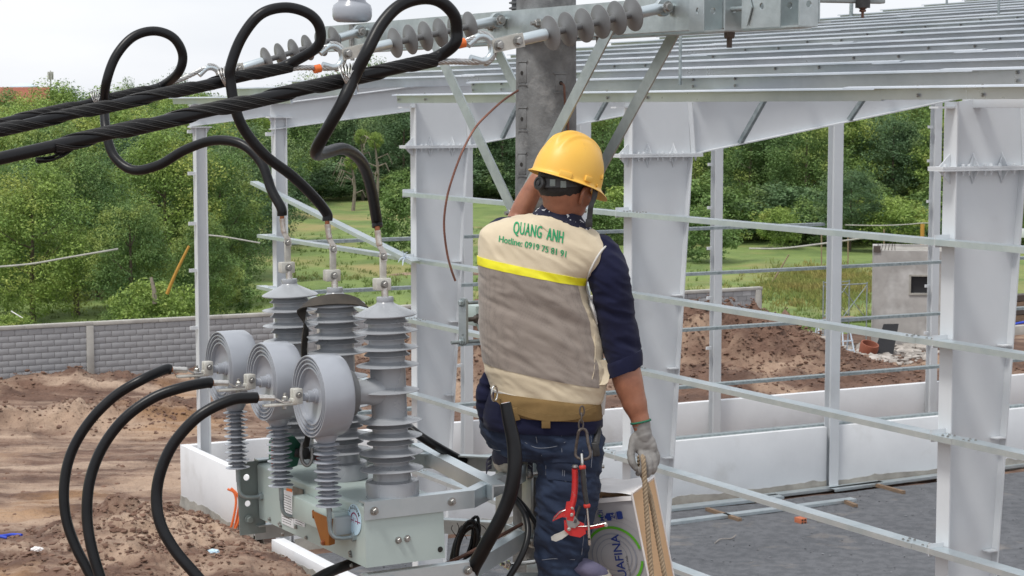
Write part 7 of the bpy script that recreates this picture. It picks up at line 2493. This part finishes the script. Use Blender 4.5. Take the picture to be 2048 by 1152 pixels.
def pocket(q, corners, lift=.004):
    g = []
    (x0, y0), (x1, y1), (x2, y2), (x3, y3) = corners
    n = 8
    rows_ = []
    for i in range(n + 1):
        for k in range(n + 1):
            u, v = k / n, i / n
            X = (x0 * (1 - u) + x1 * u) * (1 - v) + (x3 * (1 - u) + x2 * u) * v
            Y = (y0 * (1 - u) + y1 * u) * (1 - v) + (y3 * (1 - u) + y2 * u) * v
            rows_.append(drape(bvh_j, X, Y, lift, 7.46)[0])
    q.add(rows_, [(i * (n + 1) + k, i * (n + 1) + k + 1, (i + 1) * (n + 1) + k + 1, (i + 1) * (n + 1) + k) for i in range(n) for k in range(n)])
jsub('pocket', lambda q: pocket(q, [(1091, 924), (1162, 922), (1164, 965), (1094, 958)]), 'denim', 60)
jsub('pocket_flap', lambda q: pocket(q, [(1083, 905), (1166, 903), (1168, 925), (1088, 924)], .007), 'denim', 60)
kn = [drape(bvh_j, a, b, .008, 7.5)[0] for a, b in ((1196, 850), (1192, 870), (1188, 890))]
jsub('knife_sheath', lambda q: (q.tube([kn[0] + Z3 * .02, kn[1], kn[2]], [.010, .012, .014], 10), q.box(kn[2] - Z3 * .02, (.028, .022, .055), Matrix.Rotation(R(-8), 3, 'Y'), .004)), 'strap', 50)
# shoes
mb = MB()
limb(mb, [P(1128, 1128, 7.60), P(1150, 1131, 7.585), P(1178, 1139, 7.56), P(1200, 1147, 7.54)], [.050, .050, .044, .036], 22, n=5, flat=.85)
limb(mb, [P(1124, 1112, 7.60), P(1130, 1140, 7.60)], [.046, .050])
sh = fuse(mb, 'shoe', MT['shoe'], per, .005, 4, .5, lambda p: .002 * noise.noise(p * 40))
q = MB()
out = []
ctr = [(1104, 1152, 7.62), (1150, 1155, 7.60), (1190, 1160, 7.565), (1212, 1156, 7.54)]
a0_, a1_ = P(1104, 1160, 7.63), P(1216, 1163, 7.535)
ax_ = (a1_ - a0_); ln = ax_.length; ax_.normalize(); sdv = Z3.cross(ax_).normalized()
for zz, kk in ((-.014, 1.0), (.012, 1.02), (.020, .98)):
    ring = []
    for i in range(40):
        t = 2 * PI * i / 40
        u = math.cos(t); w = .046 * (1 + .18 * u) * math.copysign(abs(math.sin(t)) ** .8, math.sin(t))
        rise = .026 * max(0, u) ** 3
        ring.append(a0_ + ax_ * (ln / 2 + u * ln / 2 * kk) + sdv * w * kk + Z3 * (zz + rise))
    out += ring
q.add(out, [(j * 40 + i, j * 40 + (i + 1) % 40, (j + 1) * 40 + (i + 1) % 40, (j + 1) * 40 + i) for j in range(2) for i in range(40)] + [tuple(range(39, -1, -1)), tuple(80 + i for i in range(40))])
o = q.build('sole', MT['sole'], per, 50); o.parent = sh; o.matrix_parent_inverse = Matrix.Identity(4)
q = MB()
toe = P(1206, 1150, 7.54)
ellipsoid(q, toe - Z3 * .010, (.034, .044, .026), Matrix.Rotation(R(-22), 3, 'Z')); o = q.build('toe_cap', MT['sole'], per, 60); o.parent = sh; o.matrix_parent_inverse = Matrix.Identity(4)
mb = MB()
limb(mb, [P(1016, 908, 7.775), P(1014, 912, 7.88), P(1009, 908, 8.00)], [.060, .062, .052], 22, n=5)
limb(mb, [P(1014, 886, 7.785), P(1016, 908, 7.79)], [.056, .060])
sh2 = fuse(mb, 'shoe', MT['shoe_dark'], per, .005, 4, .5, lambda p: .002 * noise.noise(p * 40))
q = MB()
a0_, a1_ = P(1019, 938, 7.73), P(1008, 926, 8.06)
a1_.z = a0_.z
ax_ = (a1_ - a0_); ln = ax_.length; ax_.normalize(); sdv = Z3.cross(ax_).normalized()
out = []
for zz, kk in ((-.016, 1.0), (-.006, 1.06), (.022, 1.05), (.028, .98)):
    for i in range(40):
        t = 2 * PI * i / 40
        u = math.cos(t); w = .052 * math.copysign(abs(math.sin(t)) ** .7, math.sin(t))
        out.append(a0_ + ax_ * (ln / 2 + u * ln / 2 * kk) + sdv * w * kk + Z3 * zz)
q.add(out, [(j * 40 + i, j * 40 + (i + 1) % 40, (j + 1) * 40 + (i + 1) % 40, (j + 1) * 40 + i) for j in range(3) for i in range(40)] + [tuple(range(39, -1, -1)), tuple(120 + i for i in range(40))])
o = q.build('sole', MT['sole'], per, 50); o.parent = sh2; o.matrix_parent_inverse = Matrix.Identity(4)
for px in (981, 1054):
    q = MB()
    for k in range(9):
        a = P(px + 2, 912 + 3 * k, 7.79); q.tube([a, a + Vector((-.016 if px < 1000 else .014, -.01, -.012 + .004 * (k % 3))), a + Vector((-.022 if px < 1000 else .02, -.012, -.03))], [.003, .003, .001], 5)
    o = q.build('frayed_edge', MT['shoe_dark'], per, 50); o.parent = sh2; o.matrix_parent_inverse = Matrix.Identity(4)

# --- right glove holding the rope: palm, four curled fingers and a thumb
mb = MB()
limb(mb, [P(1282, 845, 7.558), P(1285, 858, 7.556), P(1287, 872, 7.554)], [.035, .033, .033], 20, n=4)
ellipsoid(mb, P(1286, 886, 7.553), (.050, .026, .046), Matrix.Rotation(R(8), 3, 'Y'))
ellipsoid(mb, P(1272, 880, 7.552), (.026, .022, .034), Matrix.Rotation(R(20), 3, 'Y'))
ellipsoid(mb, P(1302, 894, 7.555), (.024, .024, .032), Matrix.Rotation(R(-6), 3, 'Y'))
for ch, rr in (([(1269, 880, 7.55), (1262, 904, 7.538), (1264, 924, 7.525), (1272, 937, 7.525)], [.019, .0155, .0145, .0115]),
               ([(1282, 900, 7.545), (1287, 922, 7.520), (1284, 942, 7.520), (1276, 947, 7.545)], [.0155, .014, .013, .0105]),
               ([(1291, 903, 7.545), (1299, 927, 7.523), (1295, 948, 7.525), (1285, 949, 7.552)], [.0155, .0145, .013, .0105]),
               ([(1300, 901, 7.55), (1309, 922, 7.535), (1306, 942, 7.538), (1295, 944, 7.565)], [.015, .0135, .0125, .010]),
               ([(1307, 896, 7.56), (1314, 912, 7.555), (1312, 928, 7.558), (1303, 932, 7.580)], [.013, .012, .011, .009])):
    limb(mb, [P(*c) for c in ch], rr, 14, n=5)
gf_ = fold(46, .0016, R(10), 2.0, 3)
glove = fuse(mb, 'glove', MT['glove'], per, 0.0032, 3, 0.5, lambda p: gf_(p))
q = MB()
for i, (c, rr) in enumerate(((P(1281.5, 843.5, 7.559), .0385),)):
    ax_ = (P(1286, 866, 7.555) - P(1280, 838, 7.56)).normalized(); fr2 = frame_from(ax_)
    q.tube([c + fr2 @ Vector((math.cos(2 * PI * k / 28) * rr, math.sin(2 * PI * k / 28) * rr, 0)) for k in range(28)], .0042, 8, closed=True)
o = q.build('cuff_edge', MT['glove_edge'], per, 60); o.parent = glove; o.matrix_parent_inverse = Matrix.Identity(4)
# left glove gripping the pole, hidden behind the helmet
mb = MB()
limb(mb, [P(1090, 352, 7.86), P(1096, 340, 7.87)], [.033, .034])
ellipsoid(mb, P(1102, 330, 7.895), (.042, .026, .044))
for i, x in enumerate((1078, 1088, 1098, 1107)):
    limb(mb, [P(x + 12, 322, 7.90), P(x + 17, 306, 7.915 + i * .004), P(x + 22, 297, 7.935), P(x + 26, 303, 7.95)], [.014, .0125, .0115, .0095], 12, n=4)
limb(mb, [P(1090, 342, 7.895), P(1086, 326, 7.92), P(1086, 312, 7.945)], [.016, .014, .011], 12, n=4)
fuse(mb, 'glove', MT['glove'], per, 0.0035, 3, 0.5)

# a steel step under his right foot, clamped to the pole
sp0 = P(1165, 1166, 7.62); sp0.z = P(1104, 1160, 7.63).z - .034
stp = thing('pole_step', Vector((POLE.x, POLE.y, sp0.z)), 'galvanised pole step under the worker\'s right shoe at the bottom edge', 'step')
mb = MB(); mb.box((.165, 7.76, sp0.z), (.34, .16, .03), None, .004); mb.build('tread', MT['galv'], stp)
mb = MB(); mb.box((.14, 7.90, sp0.z - .05), (.06, .14, .03), None, .004); mb.box((.14, 7.955, sp0.z - .04), (.16, .02, .16), None, .003); mb.build('arm', MT['galv'], stp)
# ------------------------------------------------------------------ carton, rope and tools
T0 = P(1263, 986, 7.62)                       # top corner between the printed and the bare side
yaw, roll = R(27), R(-11.5)
dn = Vector((math.sin(-roll), 0.02, -math.cos(roll))).normalized()
fx = Vector((-math.cos(yaw), math.sin(yaw) * .98, 0)); fx = (fx - dn * fx.dot(dn)).normalized()     # along the printed face, to the left and away
sx = dn.cross(fx).normalized()
if sx.x < 0: sx = -sx                          # along the bare face, to the right and away
WB_, DB_, HB_ = 0.27, 0.225, 0.45
car = thing('carton', T0 + dn * HB_, 'drinking water carton with grey printed side and bare cardboard side, slung by the rope', 'carton')
cpt = lambda a, b, c: T0 + fx * a + sx * b + dn * c       # a along print, b along bare side, c downwards
def face(mb, q4, thick, n): mb.plate(q4, thick, n)
nF = (-sx).normalized()
mb = MB()
o_ = MB(); o_.box(cpt(WB_ / 2, DB_ / 2, HB_ / 2 + .012), (WB_ - .006, DB_ - .006, HB_ - .02), Matrix((fx, sx, dn)).transposed()); o_.build('board', MT['carton'], car)
def wavy(mb, f, n, amp, seed):
    V = []
    for i in range(n + 1):
        for k in range(n + 1):
            V.append(f(k / n, i / n, amp * noise.noise(Vector((k / n * 3, i / n * 3, seed)))))
    mb.add(V, [(i * (n + 1) + k, i * (n + 1) + k + 1, (i + 1) * (n + 1) + k + 1, (i + 1) * (n + 1) + k) for i in range(n) for k in range(n)])
    return mb
mb = wavy(MB(), lambda u, v, w: cpt(u * WB_, -.0015 - abs(w), .012 + v * (HB_ - .012)), 10, .0025, 1); mb.build('printed_side', MT['carton_grey'], car, 60)
mb = wavy(MB(), lambda u, v, w: cpt(-.0015 - abs(w), u * DB_, .004 + v * (HB_ - .004)), 10, .003, 2); mb.build('bare_side', MT['carton'], car, 60)
mb = wavy(MB(), lambda u, v, w: cpt(-.004 + u * (WB_ * .97), -.004 + v * DB_, .008 - .020 * math.sin(u * 2.0) - w - .012 * u * (1 - v)), 12, .010, 5); mb.build('top_flap', MT['carton_white'], car, 60)
mb = wavy(MB(), lambda u, v, w: cpt(.002 + u * WB_ * .95, -.0045 - .004 * v, .010 + v * .018 + w), 6, .003, 7); mb.build('flap_edge', MT['carton_white'], car, 60)
mb = MB(); mb.plate([cpt(.03, -.003, .012), cpt(.13, -.003, .003), cpt(.13, -.0005, .013), cpt(.03, -.0005, .016)], .001); mb.build('slit', MT['rusty_bolt'], car)
for pts_ in ([cpt(-.003, -.004, .0), cpt(-.003, -.004, HB_)], [cpt(-.003, DB_ + .001, -.006), cpt(-.003, DB_ + .001, HB_)], [cpt(-.004, -.003, .0), cpt(-.004, DB_, -.004)]):
    mb = MB(); mb.tube(pts_, .0042, 6); mb.build('edge_tape', MT['carton_white'], car)
# print: everything is turned a quarter, reading upwards
def cf_(x, y, lift=.0052): return cpt(x, -lift, y)        # x from the corner to the left, y downwards
rc = (0.128, 0.252)
def ring_print(r0, r1, mat, lift, a0=0, a1=360):
    mb = MB()
    n = 60
    for k in range(n):
        a, b = R(a0 + (a1 - a0) * k / n), R(a0 + (a1 - a0) * (k + 1) / n)
        p_ = [(rc[0] + r * math.cos(t), rc[1] + r * math.sin(t)) for r, t in ((r0, a), (r1, a), (r1, b), (r0, b))]
        if any(x < .004 or x > WB_ - .004 or y < .03 or y > HB_ - .004 for x, y in p_): continue
        mb.add([cf_(x, y, lift) for x, y in p_], [(0, 1, 2, 3)])
    mb.build('printed_ring', MT[mat], car, 0)
ring_print(.116, .1265, 'lime', .0058); ring_print(.092, .098, 'ring_ink', .0056); ring_print(.074, .0775, 'ring_ink', .0056); ring_print(.056, .058, 'ring_ink', .0056); ring_print(.150, .1512, 'ring_ink', .0056); ring_print(.171, .172, 'ring_ink', .0056)
def vertical_text(s, x0, y0, size, mat, shear=0, bold=0, spacing=1.0):
    """baseline runs upwards at distance x0 from the corner, starting at height y0"""
    vs_, fs_ = text_shape(s, size, shear, bold, spacing)
    mb = MB(); mb.add([cf_(x0 + y, y0 - x, .0064) for x, y in vs_], [f for f in fs_])
    mb.build('print', MT[mat], car, 0)
vertical_text('AQUAFINA', .090, .418, .051, 'blue_ink', 0, .0006, 1.0)
vertical_text('Vị ngon của sự tinh khiết', .070, .380, .0125, 'ink')
vertical_text('MỚI', .138, .103, .026, 'blue_ink', 0, .0004)
vertical_text('24', .090, .097, .027, 'blue_ink', 0, .0006)
mb = MB()
def shape_print(pts_, mat):
    mb = MB(); mb.add([cf_(x, y, .0062) for x, y in pts_], [tuple(range(len(pts_)))]); mb.build('print', MT[mat], car, 0)
shape_print([(.107, .072), (.107, .103), (.124, .103), (.128, .094), (.134, .094), (.134, .081), (.128, .081), (.124, .072)], 'blue_ink')
shape_print([(.055, .070), (.055, .098), (.064, .101), (.080, .100), (.080, .069), (.064, .067)], 'blue_ink')
shape_print([(.083, .070), (.083, .102), (.085, .102), (.085, .070)], 'blue_ink'); shape_print([(.149, .074), (.149, .084), (.160, .086), (.160, .076)], 'lime')
shape_print([(.149, .330), (.149, .346), (.154, .350), (.160, .344), (.160, .332), (.154, .327)], 'red'); shape_print([(.160, .332), (.160, .344), (.166, .338)], 'blue_ink')

# rope running through the glove and round the carton
rp = thing('rope', P(1285, 930, 7.53), 'tan twisted rope held in the glove, two strands hanging to the carton', 'rope')
for pts_ in ([P(1279, 925, 7.545), P(1279.5, 913, 7.535), P(1284, 911, 7.53), P(1287, 922, 7.50), P(1289, 960, 7.490), P(1293, 1020, 7.480), P(1298, 1090, 7.470), P(1305, 1170, 7.460), P(1312, 1240, 7.46)],
             [P(1279, 925, 7.545), P(1284, 948, 7.55), P(1293, 970, 7.535), P(1304, 1010, 7.520), P(1318, 1090, 7.505), P(1333, 1170, 7.490), P(1345, 1240, 7.48)]):
    mb = MB(); twisted(mb, smooth_path(pts_, 6), 0.0053, .0056, [0, 2 * PI / 3, 4 * PI / 3], .046, 7, .006)
    mb.build('strand', MT['rope'], rp, 60)

# connector chain, carabiner, cutter and podger bar hanging from the belt
yT = 7.385
kr = thing('carabiner', P(1163, 890, yT), 'dark pear shaped carabiner hanging from the back of the belt', 'carabiner')
cx_, cy_ = 1165, 888
pts_ = [(1158, 862), (1166, 858), (1173, 864), (1176, 885), (1181, 906), (1177, 916), (1164, 919), (1152, 912), (1152, 895), (1155, 876)]
mb = MB(); mb.tube(smooth_path([P(a, b, yT + .012 * math.sin(i)) for i, (a, b) in enumerate(pts_)], 5, True), .0058, 10, closed=True); mb.build('ring', MT['rusty_bolt'], kr, 60)
for i, (a, b, s) in enumerate(((1164, 822, 0), (1163, 836, 1), (1162, 850, 0))):
    c = P(a, b, yT + .01)
    mb = MB(); mb.tube([c + Vector(((math.cos(g) * .0085) if s == 0 else 0, (math.cos(g) * .0085) if s else 0, math.sin(g) * .019)) for g in [2 * PI * k / 18 for k in range(18)]], .0034, 7, closed=True); mb.build('link', MT['rusty_bolt'], kr, 60)
ct = thing('cable_cutter', P(1145, 1080, yT), 'red ratchet cable cutter hanging from the carabiner', 'cable cutter')
yC = yT - .005
mb = MB()
hp = smooth_path([P(1150, 938, yC), P(1150, 970, yC), P(1147, 1000, yC - .004), P(1141, 1020, yC - .004), P(1139, 1036, yC)], 5)
mb.tube(hp, [.0165 - .000 * i for i in range(len(hp))], 14, flat=.75); mb.build('handle', MT['red'], ct, 60)
mb = MB(); mb.lathe([(.010, 0), (.013, .004), (.010, .012), (.004, .014)], P(1150, 936, yC), Z3, 14); mb.build('handle_cap', MT['grey_steel'], ct)
mb = MB(); mb.plate([P(a, b, yC - .012) for a, b in ((1133, 1004), (1145, 1002), (1150, 1025), (1146, 1042), (1134, 1040), (1130, 1022))], .010, Vector((0, 1, 0))); mb.build('link_plate', MT['red'], ct)
mb = MB(); mb.plate([P(a, b, yC - .006) for a, b in ((1132, 1018), (1140, 1026), (1139, 1037), (1125, 1033), (1113, 1038), (1105, 1042), (1108, 1034), (1119, 1023))], .016, Vector((0, 1, 0))); mb.build('jaw', MT['red'], ct)
mb = MB(); mb.tube(smooth_path([P(1133, 1019, yC - .014), P(1120, 1025, yC - .014), P(1107, 1039, yC - .014)], 4), .0025, 6); mb.build('jaw_edge', MT['chrome'], ct, 60)
mb = MB(); mb.plate([P(a, b, yC - .002) for a, b in ((1128, 1040), (1148, 1038), (1168, 1048), (1172, 1066), (1160, 1074), (1140, 1070), (1129, 1060))], .020, Vector((0, 1, 0))); mb.build('body', MT['red'], ct)
mb = MB(); mb.plate([P(a, b, yC - .014) for a, b in ((1131, 1034), (1150, 1032), (1160, 1046), (1150, 1056), (1136, 1054))], .006, Vector((0, 1, 0))); mb.build('ratchet_plate', MT['grey_steel'], ct)
mb = MB(); mb.plate([P(a, b, yC + .004) for a, b in ((1133, 1058), (1138, 1068), (1124, 1078), (1112, 1083), (1103, 1080), (1102, 1074), (1109, 1069), (1122, 1064))], .006, Vector((0, 1, 0))); mb.build('blade', MT['clamp'], ct)
mb = MB(); hp = smooth_path([P(1160, 1062, yC), P(1180, 1056, yC - .004), P(1200, 1052, yC - .008), P(1213, 1049, yC - .010)], 4); mb.tube(hp, .0085, 10, flat=.7); mb.build('handle', MT['red'], ct, 60)
mb = MB(); mb.tube([P(1155, 1053, yC - .012), P(1185, 1052, yC - .016), P(1212, 1046, yC - .018)], .0024, 6); mb.build('handle_edge', MT['chrome'], ct, 60)
for a, b in ((1144, 1016), (1143, 1029), (1138, 1058), (1212, 1050)):
    mb = MB(); mb.bolt(P(a, b, yC - .017), (0, -1, 0), .0055, .004); mb.build('rivet', MT['chrome'], ct)
pd = thing('podger_bar', P(1175, 1088, yT - .03), 'steel podger bar with a black and red grip hanging beside the cutter', 'tool')
yP = yT - .022
mb = MB(); mb.tube(smooth_path([P(1163, 908, yP + .012), P(1164, 922, yP), P(1165, 938, yP)], 4), .0058, 10); mb.build('eye', MT['chrome'], pd, 60)
mb = MB(); mb.tube([P(1165, 936, yP), P(1169, 980, yP), P(1174, 1012, yP)], [.0125, .0125, .0115], 14, flat=.8); mb.build('grip', MT['strap'], pd, 60)
for a, b in ((1165, 936), (1174, 1013)):
    mb = MB(); mb.lathe([(.0115, -.004), (.0135, 0), (.0135, .006), (.0115, .010)], P(a, b, yP), (P(1165, 936, yP) - P(1174, 1013, yP)), 16); mb.build('grip_ring', MT['red_grip'], pd)
mb = MB(); mb.tube([P(1174, 1016, yP), P(1177, 1050, yP), P(1178, 1072, yP), P(1179, 1090, yP)], [.0055, .0065, .0085, .0075], 12, flat=.7); mb.build('bar', MT['chrome'], pd, 60)
mb = MB(); mb.lathe([(.0045, 0), (.0045, .002)], P(1178, 1078, yP - .0065), (0, -1, 0), 12); mb.build('hole', MT['hole'], pd)
mb = MB(); mb.tube(smooth_path([P(1160, 1012, yP + .012), P(1153, 1030, yP + .01), P(1150, 1046, yP)], 4), .006, 8); tag(mb.build('rubber_tail', MT['strap'], None, 60), 'black rubber strap end between the two hanging tools', 'strap')
